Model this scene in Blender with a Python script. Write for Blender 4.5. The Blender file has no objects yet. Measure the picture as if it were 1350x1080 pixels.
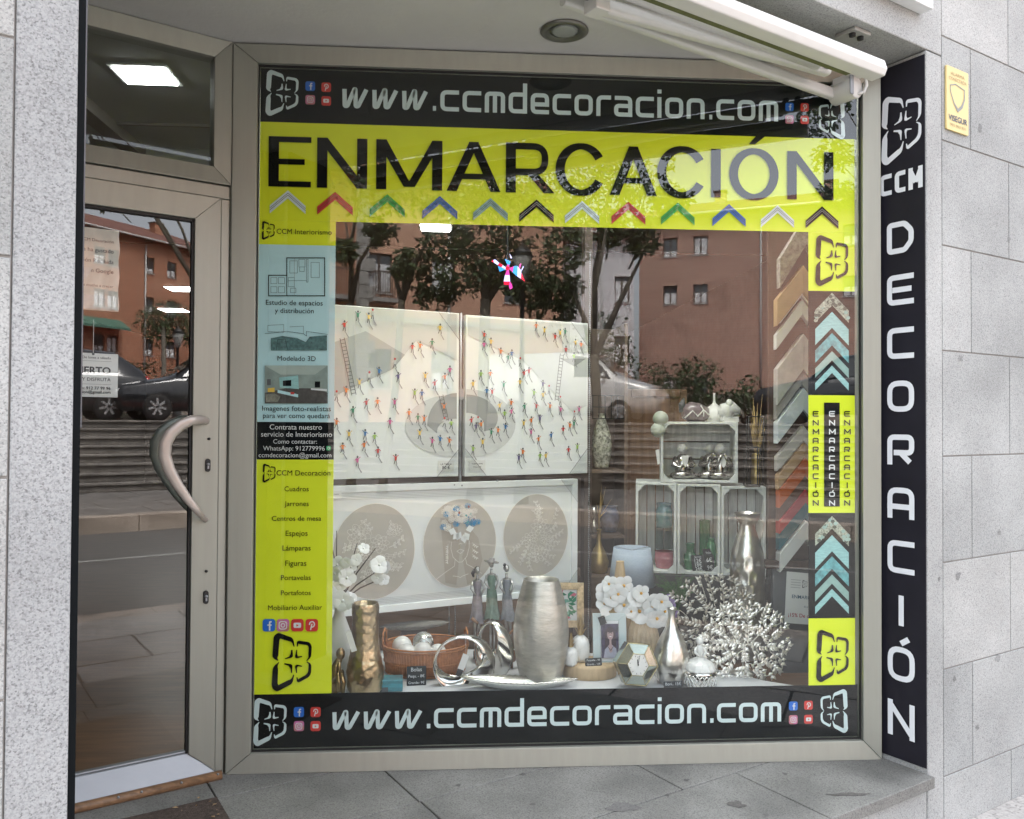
import bpy, math, random
from math import sin, cos, pi, radians as R
from mathutils import Vector as Vc, Matrix
random.seed(7)
S = bpy.context.scene
COL = S.collection

# ------------------------------------------------------------------ camera, sky, sun, exposure
FPX = 1076.27
_p, _r, _y = R(.94), R(-.32), R(3.86)
_rt = Vc((1, 0, 0)); _up = Vc((0, -sin(_p), cos(_p))); _fw = Vc((0, cos(_p), sin(_p)))
_r2 = _rt*cos(_r) - _up*sin(_r); _u2 = _rt*sin(_r) + _up*cos(_r)
_RZ = Matrix.Rotation(-_y, 3, 'Z')
CR, CU, CW = _RZ @ _r2, _RZ @ _u2, _RZ @ _fw
CAM = Vc((0, -3.0, 1.248))
cam = bpy.data.cameras.new('camera'); cam.sensor_width = 36; cam.lens = FPX/1350*36
cam.clip_start = .05; cam.clip_end = 600
co = bpy.data.objects.new('camera', cam); COL.objects.link(co)
M4 = Matrix((CR, CU, -CW)).transposed().to_4x4(); M4.translation = CAM
co.matrix_world = M4; S.camera = co

W = bpy.data.worlds.new('World'); S.world = W; W.use_nodes = True
nt = W.node_tree; nt.nodes.clear()
sky = nt.nodes.new('ShaderNodeTexSky'); sky.sky_type = 'NISHITA'; sky.sun_disc = False
SUN_EL, SUN_AZ = R(60), R(-10)
sky.sun_elevation = SUN_EL; sky.sun_rotation = SUN_AZ; sky.air_density = 1.0; sky.dust_density = 4.0; sky.ozone_density = 1.0
hs = nt.nodes.new('ShaderNodeHueSaturation'); hs.inputs['Saturation'].default_value = .3
bg = nt.nodes.new('ShaderNodeBackground'); bg.inputs['Strength'].default_value = .15
wo = nt.nodes.new('ShaderNodeOutputWorld')
nt.links.new(sky.outputs[0], hs.inputs['Color']); nt.links.new(hs.outputs[0], bg.inputs[0]); nt.links.new(bg.outputs[0], wo.inputs[0])
sl = bpy.data.lights.new('sun', 'SUN'); sl.energy = 2.2; sl.angle = R(25); sl.color = (1, .97, .92)
so = bpy.data.objects.new('sun', sl); COL.objects.link(so)
so.rotation_euler = (Vc((sin(SUN_AZ)*cos(SUN_EL), cos(SUN_AZ)*cos(SUN_EL), sin(SUN_EL)))).to_track_quat('Z', 'Y').to_euler()
S.view_settings.view_transform = 'Standard'; S.view_settings.look = 'None'
S.view_settings.exposure = 2.8; S.view_settings.gamma = 1
S.cycles.use_denoising = True
S.cycles.max_bounces = 10; S.cycles.transparent_max_bounces = 24; S.cycles.glossy_bounces = 5; S.cycles.diffuse_bounces = 4
S.cycles.caustics_reflective = False; S.cycles.caustics_refractive = False
S.cycles.sample_clamp_indirect = 8

# ------------------------------------------------------------------ rays and planes of the place
def ray(px, py): return (px-675)*CR - (py-540)*CU + FPX*CW
def Py(px, py, y=0.0):
    d = ray(px, py); return CAM + d*((y-CAM.y)/d.y)
def Pz(px, py, z):
    d = ray(px, py); return CAM + d*((z-CAM.z)/d.z)
def Pv(px, py, P, ang):
    n = Vc((-sin(R(ang)), cos(R(ang)), 0)); d = ray(px, py); return CAM + d*(n.dot(P-CAM)/n.dot(d))
def px_m(y): return (y+3)/FPX
DA, FA, JA = 30.45, 28.46, 119.7            # directions of door, facade and right reveal
K = Py(303, 540); K.z = 0
J0 = Py(1157, 540); J0.z = 0
F0 = Pv(1222, 540, J0, JA); F0.z = 0
def frame(P, ang):                           # columns: along, up, outward (to the street)
    a = Vc((cos(R(ang)), sin(R(ang)), 0)); n = Vc((a.y, -a.x, 0))
    m = Matrix((a, Vc((0, 0, 1)), n)).transposed().to_4x4(); m.translation = P; return m
TW = frame(Vc((0, 0, 0)), 0)
TD = frame(K, DA); TF = frame(F0, FA)
_ja = Vc((-cos(R(JA)), -sin(R(JA)), 0)); _jn = Vc((_ja.y, -_ja.x, 0))
if _jn.dot(CAM-J0) < 0: _jn = -_jn
TJ = Matrix((_ja, Vc((0, 0, 1)), _jn)).transposed().to_4x4(); TJ.translation = J0
FDI = TF.inverted()
def st(s, t, z): return TF @ Vc((s, z, t))   # street coordinates: along facade, out, up
def stM(ang=0):                              # x along street, y away from the shop, z up
    a = TF.to_3x3() @ Vc((1, 0, 0)); n = TF.to_3x3() @ Vc((0, 0, 1))
    m = Matrix((a, n, Vc((0, 0, 1)))).transposed().to_4x4(); m.translation = F0; return m
TS = stM()

# ------------------------------------------------------------------ materials
MATS = {}
def nodes(m): m.use_nodes = True; return m.node_tree.nodes, m.node_tree.links
def mat(name, col, rough=.5, metal=0, var=.12, scale=9, bump=0, bscale=None, spec=None, coat=0, stretch=None, col2=None):
    if name in MATS: return MATS[name]
    m = bpy.data.materials.new(name); N, L = nodes(m); b = N['Principled BSDF']
    b.inputs['Roughness'].default_value = rough; b.inputs['Metallic'].default_value = metal
    if spec is not None: b.inputs['Specular IOR Level'].default_value = spec
    if coat: b.inputs['Coat Weight'].default_value = coat; b.inputs['Coat Roughness'].default_value = .05
    tc = N.new('ShaderNodeTexCoord'); mp = N.new('ShaderNodeMapping')
    if stretch: mp.inputs['Scale'].default_value = stretch
    L.new(tc.outputs['Object'], mp.inputs[0])
    n = N.new('ShaderNodeTexNoise'); n.inputs['Scale'].default_value = scale; n.inputs['Detail'].default_value = 5; n.inputs['Roughness'].default_value = .6
    L.new(mp.outputs[0], n.inputs['Vector'])
    r = N.new('ShaderNodeValToRGB'); r.color_ramp.elements[0].position = .3; r.color_ramp.elements[1].position = .7
    c2 = col2 or col
    r.color_ramp.elements[0].color = (*[max(0, x*(1-var)) for x in c2], 1)
    r.color_ramp.elements[1].color = (*[min(1, x*(1+var)) for x in col], 1)
    L.new(n.outputs['Fac'], r.inputs[0]); L.new(r.outputs[0], b.inputs['Base Color'])
    if bump:
        n2 = N.new('ShaderNodeTexNoise'); n2.inputs['Scale'].default_value = bscale or scale*4; n2.inputs['Detail'].default_value = 3
        L.new(mp.outputs[0], n2.inputs['Vector'])
        bp = N.new('ShaderNodeBump'); bp.inputs['Strength'].default_value = min(1, bump); bp.inputs['Distance'].default_value = .004
        L.new(n2.outputs['Fac'], bp.inputs['Height']); L.new(bp.outputs[0], b.inputs['Normal'])
    MATS[name] = m; return m
def granite(name, base, grain=150, contrast=1.0, stain=.12):
    m = bpy.data.materials.new(name); N, L = nodes(m); b = N['Principled BSDF']; b.inputs['Roughness'].default_value = .75
    tc = N.new('ShaderNodeTexCoord')
    v = N.new('ShaderNodeTexVoronoi'); v.inputs['Scale'].default_value = grain; L.new(tc.outputs['Object'], v.inputs['Vector'])
    n1 = N.new('ShaderNodeTexNoise'); n1.inputs['Scale'].default_value = grain*.55; n1.inputs['Detail'].default_value = 3; L.new(tc.outputs['Object'], n1.inputs['Vector'])
    sep = N.new('ShaderNodeSeparateColor'); L.new(v.outputs['Color'], sep.inputs[0])
    ad = N.new('ShaderNodeMath'); ad.operation = 'MULTIPLY_ADD'; L.new(sep.outputs[0], ad.inputs[0]); ad.inputs[1].default_value = .55; L.new(n1.outputs['Fac'], ad.inputs[2])
    r = N.new('ShaderNodeValToRGB'); e = r.color_ramp.elements
    lo = [x*(1-.82*contrast) for x in base]; md = [x*(1-.25*contrast) for x in base]; hi = [min(.9, x*(1+.35*contrast)) for x in base]
    e[0].position = .44; e[0].color = (*lo, 1); e[1].position = 1.05 if False else 1.0; e[1].color = (*hi, 1)
    q = e.new(.58); q.color = (*md, 1); q = e.new(.75); q.color = (*base, 1)
    L.new(ad.outputs[0], r.inputs[0])
    n2 = N.new('ShaderNodeTexNoise'); n2.inputs['Scale'].default_value = 3.1; n2.inputs['Detail'].default_value = 6; L.new(tc.outputs['Object'], n2.inputs['Vector'])
    r2 = N.new('ShaderNodeMapRange'); r2.inputs[1].default_value = .3; r2.inputs[2].default_value = .7; r2.inputs[3].default_value = 1-stain*1.5; r2.inputs[4].default_value = 1+stain*.5
    L.new(n2.outputs['Fac'], r2.inputs[0])
    mx = N.new('ShaderNodeMix'); mx.data_type = 'RGBA'; mx.blend_type = 'MULTIPLY'; mx.inputs['Factor'].default_value = 1
    L.new(r.outputs[0], mx.inputs['A']); L.new(r2.outputs[0], mx.inputs['B']); L.new(mx.outputs['Result'], b.inputs['Base Color'])
    bp = N.new('ShaderNodeBump'); bp.inputs['Strength'].default_value = .35; bp.inputs['Distance'].default_value = .002
    L.new(n1.outputs['Fac'], bp.inputs['Height']); L.new(bp.outputs[0], b.inputs['Normal'])
    return m
def glass(name, ior=1.5, tint=(1, 1, 1), rough=0.0):
    m = bpy.data.materials.new(name); N, L = nodes(m); N.remove(N['Principled BSDF'])
    t = N.new('ShaderNodeBsdfTransparent'); t.inputs[0].default_value = (*tint, 1)
    g = N.new('ShaderNodeBsdfGlossy'); g.inputs['Roughness'].default_value = rough
    fr = N.new('ShaderNodeFresnel'); fr.inputs[0].default_value = ior
    gm = N.new('ShaderNodeNewGeometry')
    # the same reflectance from either side of the sheet
    vm = N.new('ShaderNodeMix'); vm.data_type = 'FLOAT'
    fr2 = N.new('ShaderNodeFresnel'); fr2.inputs[0].default_value = ior
    mx = N.new('ShaderNodeMixShader')
    lw = N.new('ShaderNodeLayerWeight'); f0 = ((ior-1)/(ior+1))**2
    pw = N.new('ShaderNodeMath'); pw.operation = 'POWER'; L.new(lw.outputs['Facing'], pw.inputs[0]); pw.inputs[1].default_value = 5
    ma = N.new('ShaderNodeMath'); ma.operation = 'MULTIPLY_ADD'; L.new(pw.outputs[0], ma.inputs[0]); ma.inputs[1].default_value = 1-f0; ma.inputs[2].default_value = f0
    for x in (fr, fr2, vm, gm): N.remove(x)
    L.new(ma.outputs[0], mx.inputs[0]); L.new(t.outputs[0], mx.inputs[1]); L.new(g.outputs[0], mx.inputs[2])
    L.new(mx.outputs[0], N['Material Output'].inputs[0]); return m
def emit(name, col, k):
    m = bpy.data.materials.new(name); N, L = nodes(m); N.remove(N['Principled BSDF'])
    e = N.new('ShaderNodeEmission'); e.inputs[0].default_value = (*col, 1); e.inputs[1].default_value = k
    L.new(e.outputs[0], N['Material Output'].inputs[0]); return m
def brick(name, c1, c2, mortar, scale=1.0, bw=.24, rh=.07, msize=.012, rough=.85, vec='Object', rot=None):
    m = bpy.data.materials.new(name); N, L = nodes(m); b = N['Principled BSDF']; b.inputs['Roughness'].default_value = rough
    tc = N.new('ShaderNodeTexCoord'); mp = N.new('ShaderNodeMapping'); L.new(tc.outputs['Object'], mp.inputs[0])
    mp.inputs['Rotation'].default_value = rot or (pi/2, 0, 0)
    t = N.new('ShaderNodeTexBrick'); t.inputs['Color1'].default_value = (*c1, 1); t.inputs['Color2'].default_value = (*c2, 1); t.inputs['Mortar'].default_value = (*mortar, 1)
    t.inputs['Scale'].default_value = 1; t.inputs['Brick Width'].default_value = bw; t.inputs['Row Height'].default_value = rh; t.inputs['Mortar Size'].default_value = msize
    L.new(mp.outputs[0], t.inputs['Vector'])
    n = N.new('ShaderNodeTexNoise'); n.inputs['Scale'].default_value = .6; n.inputs['Detail'].default_value = 6; L.new(tc.outputs['Object'], n.inputs['Vector'])
    mr = N.new('ShaderNodeMapRange'); mr.inputs[3].default_value = .75; mr.inputs[4].default_value = 1.2; L.new(n.outputs['Fac'], mr.inputs[0])
    mx = N.new('ShaderNodeMix'); mx.data_type = 'RGBA'; mx.blend_type = 'MULTIPLY'; mx.inputs['Factor'].default_value = 1
    L.new(t.outputs[0], mx.inputs['A']); L.new(mr.outputs[0], mx.inputs['B']); L.new(mx.outputs['Result'], b.inputs['Base Color'])
    return m

LIME = mat('lime_vinyl', (.75, .86, .01), .6, var=.03, scale=2)
BLK = mat('black_vinyl', (.005, .0065, .0075), .7, var=.1, spec=.1)
BLKT = mat('black_lettering', (.005, .005, .005), .7, var=.05, spec=.1)
SILV = mat('silver_lettering', (.66, .78, .79), .5, var=.03)
CYAN = mat('pale_cyan_vinyl', (.50, .76, .80), .5, var=.04, scale=2)
WHT = mat('white_print', (.75, .77, .77), .5, var=.03)
REDV = mat('red_print', (.55, .03, .025), .5, var=.08, scale=60)
GRNV = mat('green_print', (.03, .38, .05), .5, var=.08, scale=60)
BLUV = mat('blue_print', (.015, .13, .45), .5, var=.08, scale=60)
TEALV = mat('teal_print', (.12, .36, .38), .5, var=.5, scale=45)
PALET = mat('pale_teal_print', (.30, .55, .54), .5, var=.18, scale=60, stretch=(1, 1, 5))
SAGEV = mat('sage_print', (.26, .42, .38), .5, var=.1, scale=60)
STONEV = mat('stone_print', (.30, .34, .27), .5, var=.8, scale=130)
ORNG = mat('orange_print', (.75, .2, .03), .5); PINK = mat('pink_print', (.6, .1, .3), .5); YELL = mat('yellow_print', (.75, .5, .08), .5)
PURP = mat('violet_print', (.12, .09, .25), .5); LIMG = mat('leaf_green_print', (.3, .5, .08), .5)
GREYP = mat('grey_print', (.30, .31, .32), .6, var=.05); LGREY = mat('light_grey_print', (.52, .54, .54), .6, var=.03); DGREY = mat('dark_grey_print', (.1, .105, .11), .6)
CANV = mat('white_canvas', (.76, .79, .79), .55, var=.03, scale=4)
CHAMP = mat('champagne_aluminium', (.345, .352, .305), .42, .35, var=.05, scale=30, stretch=(1, 1, .04))
CHAMD = mat('aluminium_groove', (.05, .047, .042), .6)
ALU = mat('bright_aluminium', (.30, .315, .33), .42, .5, var=.04, scale=20, stretch=(.1, 1, 1))
RUBB = mat('black_rubber', (.012, .012, .012), .6)
GRP = granite('granite_pale', (.385, .393, .383), 360, .5, .12)
GRPV = [GRP, granite('granite_pale_b', (.35, .36, .352), 360, .5, .16), granite('granite_pale_c', (.41, .415, .402), 360, .5, .12)]
GRP2 = granite('granite_near_pillar', (.345, .355, .356), 340, .55, .10)
GRF = granite('granite_floor', (.215, .213, .198), 300, .55, .28)
GRW = granite('granite_pavement', (.40, .38, .355), 110, .5, .22)
PLAST = mat('soffit_plaster', (.66, .655, .64), .85, var=.05, scale=3, bump=.4, bscale=60)
DARK = mat('dark_void', (.02, .02, .02), .9)
GLS = glass('window_glass', 1.82, (.95, .985, .97))
GLD = glass('door_glass', 1.95, (.90, .92, .91))
GLT = glass('transom_glass', 1.6, (.80, .84, .83))
CLEAR = glass('clear_glass', 1.5, (.93, .95, .94))

# ------------------------------------------------------------------ mesh kit
OFF = {}
class MB:
    def __init__(s, T=None): s.v = []; s.f = []; s.m = []; s.sm = []; s.T = T; s.mats = []
    def mi(s, m):
        if m not in s.mats: s.mats.append(m)
        return s.mats.index(m)
    def add(s, vs, fs, m, smooth=False, T=None):
        k = len(s.v); T = T or s.T
        s.v += [tuple(T @ Vc(v)) if T else tuple(v) for v in vs]
        i = s.mi(m)
        for f in fs: s.f.append([k+a for a in f]); s.m.append(i); s.sm.append(smooth)
    def box(s, lo, hi, m, T=None):
        x0, y0, z0 = lo; x1, y1, z1 = hi
        v = [(x0,y0,z0),(x1,y0,z0),(x1,y1,z0),(x0,y1,z0),(x0,y0,z1),(x1,y0,z1),(x1,y1,z1),(x0,y1,z1)]
        s.add(v, [(0,3,2,1),(4,5,6,7),(0,1,5,4),(1,2,6,5),(2,3,7,6),(3,0,4,7)], m, T=T)
    def cbox(s, c, d, m, rot=None, T=None):      # centre, dims, Euler
        E = Matrix.Translation(Vc(c))
        if rot: 
            from mathutils import Euler
            E = E @ Euler(rot).to_matrix().to_4x4()
        if T or s.T: E = (T or s.T) @ E
        s.box((-d[0]/2, -d[1]/2, -d[2]/2), (d[0]/2, d[1]/2, d[2]/2), m, T=E)
    def prism(s, pts, z0, z1, m, T=None):        # polygon in (a,b), extruded along c
        n = len(pts)
        v = [(a, b, z0) for a, b in pts] + [(a, b, z1) for a, b in pts]
        s.add(v, [list(range(n))[::-1], list(range(n, 2*n))] + [(i, (i+1) % n, n+(i+1) % n, n+i) for i in range(n)], m, T=T)
    def poly(s, pts, c, m, T=None): s.add([(a, b, c) for a, b in pts], [list(range(len(pts)))], m, T=T)
    def rect(s, a0, b0, a1, b1, c, m, T=None): s.poly([(a0,b0),(a1,b0),(a1,b1),(a0,b1)], c, m, T)
    def disc(s, a, b, rx, ry, c, m, n=40, T=None): s.poly([(a+rx*cos(2*pi*i/n), b+ry*sin(2*pi*i/n)) for i in range(n)], c, m, T)
    def lathe(s, prof, m, c=(0,0,0), n=32, sx=1, sy=1, T=None, twist=None):
        v = []; f = []
        for r, z in prof:
            for i in range(n):
                a = 2*pi*i/n; rr = r*(twist(a, z) if twist else 1)
                v.append((c[0]+rr*sx*cos(a), c[1]+rr*sy*sin(a), c[2]+z))
        for j in range(len(prof)-1):
            for i in range(n):
                f.append((j*n+i, j*n+(i+1) % n, (j+1)*n+(i+1) % n, (j+1)*n+i))
        if prof[0][0] > 1e-5: f.append(list(range(n))[::-1])
        s.add(v, f, m, True, T)
    def ball(s, c, r, m, n=14, k=8, T=None):
        rx, ry, rz = r if hasattr(r, '__len__') else (r, r, r)
        v = [(c[0], c[1], c[2]-rz)]; f = []
        for j in range(1, k):
            b = -pi/2+pi*j/k
            for i in range(n): v.append((c[0]+rx*cos(b)*cos(2*pi*i/n), c[1]+ry*cos(b)*sin(2*pi*i/n), c[2]+rz*sin(b)))
        v.append((c[0], c[1], c[2]+rz)); e = len(v)-1
        for i in range(n):
            f.append((0, 1+(i+1) % n, 1+i)); f.append((e, e-n+i, e-n+(i+1) % n))
        for j in range(k-2):
            for i in range(n):
                a = 1+j*n+i; b = 1+j*n+(i+1) % n; f.append((a, b, b+n, a+n))
        s.add(v, f, m, True, T)
    def tube(s, pts, rad, m, n=8, flat=1.0, T=None, closed=False, cap=True, ref=None):
        pts = [Vc(p) for p in pts]; k = len(pts)
        rad = rad if hasattr(rad, '__len__') else [rad]*k
        v = []; f = []; pr = None
        for i, p in enumerate(pts):
            if closed: d = pts[(i+1) % k]-pts[i-1]
            else: d = pts[min(i+1, k-1)]-pts[max(i-1, 0)]
            d = d.normalized() if d.length > 1e-9 else Vc((0, 0, 1))
            if ref: u = Vc(ref) - d*d.dot(Vc(ref))
            elif pr is None: u = d.orthogonal()
            else: u = pr - d*d.dot(pr)
            u = u.normalized() if u.length > 1e-9 else d.orthogonal().normalized(); pr = u; w = d.cross(u)
            for q in range(n):
                a = 2*pi*q/n; v.append(p+u*(rad[i]*cos(a)*flat)+w*(rad[i]*sin(a)))
        for i in range(k if closed else k-1):
            j = (i+1) % k
            for q in range(n): f.append((i*n+q, i*n+(q+1) % n, j*n+(q+1) % n, j*n+q))
        if not closed and cap: f.append(list(range(n))[::-1]); f.append([(k-1)*n+q for q in range(n)])
        s.add(v, f, m, True, T)
    def ribbon(s, pts, w, c, m, T=None, closed=False):   # flat stroke, mitred
        k = len(pts); P = [Vc((p[0], p[1])) for p in pts]
        ws = w if hasattr(w, '__len__') else [w]*k
        Lp = []; Rp = []
        for i in range(k):
            a = P[i-1] if (i > 0 or closed) else None; b = P[(i+1) % k] if (i < k-1 or closed) else None
            d1 = (P[i]-a).normalized() if a is not None and (P[i]-a).length > 1e-9 else None
            d2 = (b-P[i]).normalized() if b is not None and (b-P[i]).length > 1e-9 else None
            d1 = d1 or d2; d2 = d2 or d1
            n1 = Vc((-d1.y, d1.x)); n2 = Vc((-d2.y, d2.x)); t = n1+n2
            t = t.normalized() if t.length > 1e-6 else n1
            h = ws[i]/2/max(.35, t.dot(n1)); Lp.append(P[i]+t*h); Rp.append(P[i]-t*h)
        v = [(p.x, p.y, c) for p in Lp]+[(p.x, p.y, c) for p in Rp]
        f = [(k+i, k+(i+1) % k, (i+1) % k, i) for i in range(k if closed else k-1)]
        s.add(v, f, m, T=T)
    def build(s, name, parent=None, bevel=0, seg=2, sub=0):
        me = bpy.data.meshes.new(name)
        off = Vc(OFF.get(parent.name, (0, 0, 0))) if parent is not None else Vc((0, 0, 0))
        me.from_pydata([tuple(Vc(v)-off) for v in s.v], [], s.f)
        for m in s.mats: me.materials.append(m)
        me.polygons.foreach_set('material_index', s.m); me.polygons.foreach_set('use_smooth', s.sm)
        me.update()
        o = bpy.data.objects.new(name, me); COL.objects.link(o)
        if parent is not None: o.parent = parent
        if bevel:
            b = o.modifiers.new('b', 'BEVEL'); b.width = bevel; b.segments = seg; b.limit_method = 'ANGLE'; b.angle_limit = R(40)
        if sub:
            b = o.modifiers.new('s', 'SUBSURF'); b.levels = sub; b.render_levels = sub
        if parent is not None and parent.name in OFF: OFF[o.name] = OFF[parent.name]
        return o
def thing(name, label, cat, loc=(0, 0, 0), group=None):
    o = bpy.data.objects.new(name, None); COL.objects.link(o); o.location = loc; o.empty_display_size = .05
    OFF[o.name] = tuple(loc)
    return tag(o, label, cat, group)
def tag(o, label, cat, group=None):
    o['label'] = label; o['category'] = cat
    if group: o['group'] = group
    return o
def struct(o, k='structure'): o['kind'] = k; return o
def solo(mb, name, label, cat, group=None, **kw): return tag(mb.build(name, **kw), label, cat, group)

# ------------------------------------------------------------------ lettering
def fillet(pts, r, closed=False, n=5):
    out = []; k = len(pts)
    for i, p in enumerate(pts):
        p = Vc(p)
        if not closed and i in (0, k-1): out.append(p); continue
        a = Vc(pts[i-1]); b = Vc(pts[(i+1) % k]); da = a-p; db = b-p
        rr = min(r, da.length*.5, db.length*.5)
        p0 = p+da.normalized()*rr; p1 = p+db.normalized()*rr
        for j in range(n+1):
            t = j/n; out.append(p0*(1-t)**2+p*2*t*(1-t)+p1*t*t)
    return out
TEC = {  # wide techno letters: (advance, [(points, fillet, closed)])
 'w': (1.5, [([(0,1),(.03,.0),(.2,0),(.68,1),(.74,1),(.78,0),(.94,0),(1.5,1)], .16, 0)]),
 'c': (1, [([(1,1),(0,1),(0,0),(1,0)], .28, 0)]),
 'm': (1.12, [([(0,0),(0,1),(1.12,1),(1.12,0)], .22, 0), ([(.56,0),(.56,1)], 0, 0)]),
 'd': (1, [([(1,1.55),(1,0)], 0, 0), ([(1,0),(0,0),(0,1),(1,1)], .25, 0)]),
 'e': (1, [([(1,0),(0,0),(0,1),(1,1),(1,.45)], .25, 0), ([(1,.45),(.25,.45)], 0, 0)]),
 'o': (1, [([(0,0),(0,1),(1,1),(1,0)], .28, 1)]),
 'r': (.72, [([(0,0),(0,1),(.75,1)], .28, 0)]),
 'a': (1, [([(.05,1),(1,1),(1,0)], .25, 0), ([(1,0),(0,0),(0,.52),(1,.52)], .2, 0)]),
 'i': (.02, [([(0,0),(0,1)], 0, 0), ([(0,1.34),(0,1.58)], 0, 0)]),
 'n': (1, [([(0,0),(0,1),(1,1),(1,0)], .28, 0)]),
 '.': (.05, [([(-.06,0.02),(.16,0.02)], 0, 0)]),
 'D': (1, [([(0,0),(0,1),(.7,1),(1,.7),(1,.3),(.7,0)], .1, 1)]),
 'E': (1, [([(1,1),(0,1),(0,0),(1,0)], .18, 0), ([(.25,.5),(.9,.5)], 0, 0)]),
 'C': (1, [([(1,1),(0,1),(0,0),(1,0)], .22, 0)]),
 'O': (1, [([(0,0),(0,1),(1,1),(1,0)], .35, 1)]),
 'R': (1, [([(0,0),(0,1),(1,1),(1,.38),(.3,.38)], .2, 0), ([(.5,.38),(.93,.0)], 0, 0)]),
 'A': (1, [([(0,0),(0,1),(1,1),(1,0)], .3, 0), ([(0,.36),(1,.36)], 0, 0)]),
 'I': (.02, [([(0,0),(0,1)], 0, 0)]),
 'N': (1, [([(0,0),(0,1)], 0, 0), ([(0,.96),(1,.04)], 0, 0), ([(1,0),(1,1)], 0, 0)]),
 'M': (1.1, [([(0,0),(0,1)], 0, 0), ([(0,.95),(.55,.25)], 0, 0), ([(.55,.25),(1.1,.95)], 0, 0), ([(1.1,0),(1.1,1)], 0, 0)]),
}
def tec(mb, ch, x, z, w, h, th, c, m, fmap=lambda a, b: (a, b), slant=0):
    adv, strokes = TEC['O' if ch == 'Ó' else ch]
    strokes = list(strokes)
    if ch == 'Ó': strokes.append(([(.5, 1.22), (.85, 1.42)], 0, 0))
    W_ = (w-th)
    def q(p): 
        zz = th/2 + p[1]*(h-th); return fmap(x+th/2+p[0]*W_+slant*zz, z+zz)
    for si, (pts, fl, cl) in enumerate(strokes):
        P = [((p[0], p[1])) for p in pts]
        sc = [(p[0]*W_, p[1]*(h-th)) for p in P]
        if fl: sc = fillet(sc, fl*(h-th), bool(cl))
        # square ends reach the letter box
        sc = [Vc((p[0], p[1])) for p in sc]
        if not cl and ch not in 'w.':
            for e, i in ((0, 1), (-1, -2)):
                d = (sc[e]-sc[i]); 
                if d.length > 1e-6 and min(abs(d.x), abs(d.y)) < 1e-5: sc[e] = sc[e]+d.normalized()*th*.5*(0 if (ch == 'i' and len(pts) == 2 and pts[0][1] > 1) else 1)
        mb.ribbon([fmap(x+th/2+p.x+slant*(th/2+p.y), z+th/2+p.y) for p in sc], th*(1.15 if ch in '.' else 1), c+.0006*si, m, closed=bool(cl))
def tec_word(mb, txt, xa, xb, z, h, c, m, th=.2, gap=.17, fmap=lambda a, b: (a, b)):
    th *= h; gap *= h
    tot = sum(TEC[t][0] for t in txt); n = len(txt)
    u = ((xb-xa)-n*th-(n-1)*gap)/tot
    x = xa
    for t in txt:
        w = TEC[t][0]*u
        adv, strokes = TEC[t]
        # letters are laid out with unit width u
        W_ = u+th
        tec(mb, t, x, z, W_, h, th, c, m, fmap, .0)
        x += w+th+gap
_dg = None
def text_mesh(s, bold=0, shear=0):
    c = bpy.data.curves.new('t', 'FONT'); c.body = s; c.size = 1; c.resolution_u = 3; c.offset = bold; c.shear = shear; c.space_character = 1.0
    o = bpy.data.objects.new('t', c); COL.objects.link(o); bpy.context.view_layer.update()
    dg = bpy.context.evaluated_depsgraph_get(); me = bpy.data.meshes.new_from_object(o.evaluated_get(dg))
    v = [tuple(x.co) for x in me.vertices]; f = [list(p.vertices) for p in me.polygons]
    bpy.data.objects.remove(o); bpy.data.meshes.remove(me); bpy.data.curves.remove(c)
    return v, f
def text(mb, s, a, b, w, c, m, T=None, h=None, align='C', bold=0, flip=False, fmap=None):
    v, f = text_mesh(s, bold)
    if not v: return
    x0 = min(p[0] for p in v); x1 = max(p[0] for p in v)
    k = w/(x1-x0); ky = h/.72 if h else k
    xo = {'C': (x0+x1)/2, 'L': x0, 'R': x1}[align]
    P = [(a+(p[0]-xo)*k, b+(p[1]-.3)*ky) for p in v]
    if fmap: P = [fmap(*p) for p in P]
    mb.add([(p[0], p[1], c) for p in P], f, m, T=T)
def logo(mb, cx, cz, w, h, c, m, flip=False, T=None):
    strokes = [([(.47,.72),(.47,.6),(.30,.56)], [.03,.075,.02]), ([(.60,.72),(.58,.58),(.74,.6)], [.02,.07,.02]),
               ([(.47,.30),(.46,.44),(.28,.47)], [.02,.075,.03]), ([(.60,.30),(.58,.44),(.74,.42)], [.02,.06,.02])]
    petals = [([(.12,.53),(.04,.58),(.07,.94),(.13,.985),(.48,.90),(.53,.78)], [.015,.12,.14,.13,.09,.02]),
              ([(.61,.78),(.62,.86),(.90,.83),(.95,.78),(.94,.58),(.86,.52)], [.02,.07,.075,.07,.06,.015]),
              ([(.14,.50),(.05,.42),(.03,.08),(.10,.02),(.47,.15),(.53,.27)], [.015,.11,.14,.14,.10,.02]),
              ([(.61,.22),(.63,.15),(.88,.24),(.94,.30),(.95,.46),(.86,.5)], [.02,.07,.075,.07,.06,.015])]
    for pts, ws in strokes+petals:
        P = []; Wd = []
        k = len(pts)
        F = fillet(pts, .06, n=4)
        # widths interpolated along the filleted path
        for j, p in enumerate(F):
            u = j/(len(F)-1)*(k-1); i = min(int(u), k-2); P.append(p); Wd.append((ws[i]*(1-(u-i))+ws[i+1]*(u-i))*w*1.22)
        Q = [(cx+((1-p.x if flip else p.x)-.5)*w, cz+(p.y-.5)*h) for p in P]
        if flip: Q = Q[::-1]; Wd = Wd[::-1]
        mb.ribbon(Q, Wd, c, m, T=T)
def rrect(cx, cz, w, h, r):
    P = []
    for sx, sz, a0 in ((1, 1, 0), (-1, 1, 90), (-1, -1, 180), (1, -1, 270)):
        for j in range(5):
            a = R(a0+j*22.5); P.append((cx+sx*(w/2-r)+r*cos(a), cz+sz*(h/2-r)+r*sin(a)))
    return P
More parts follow.
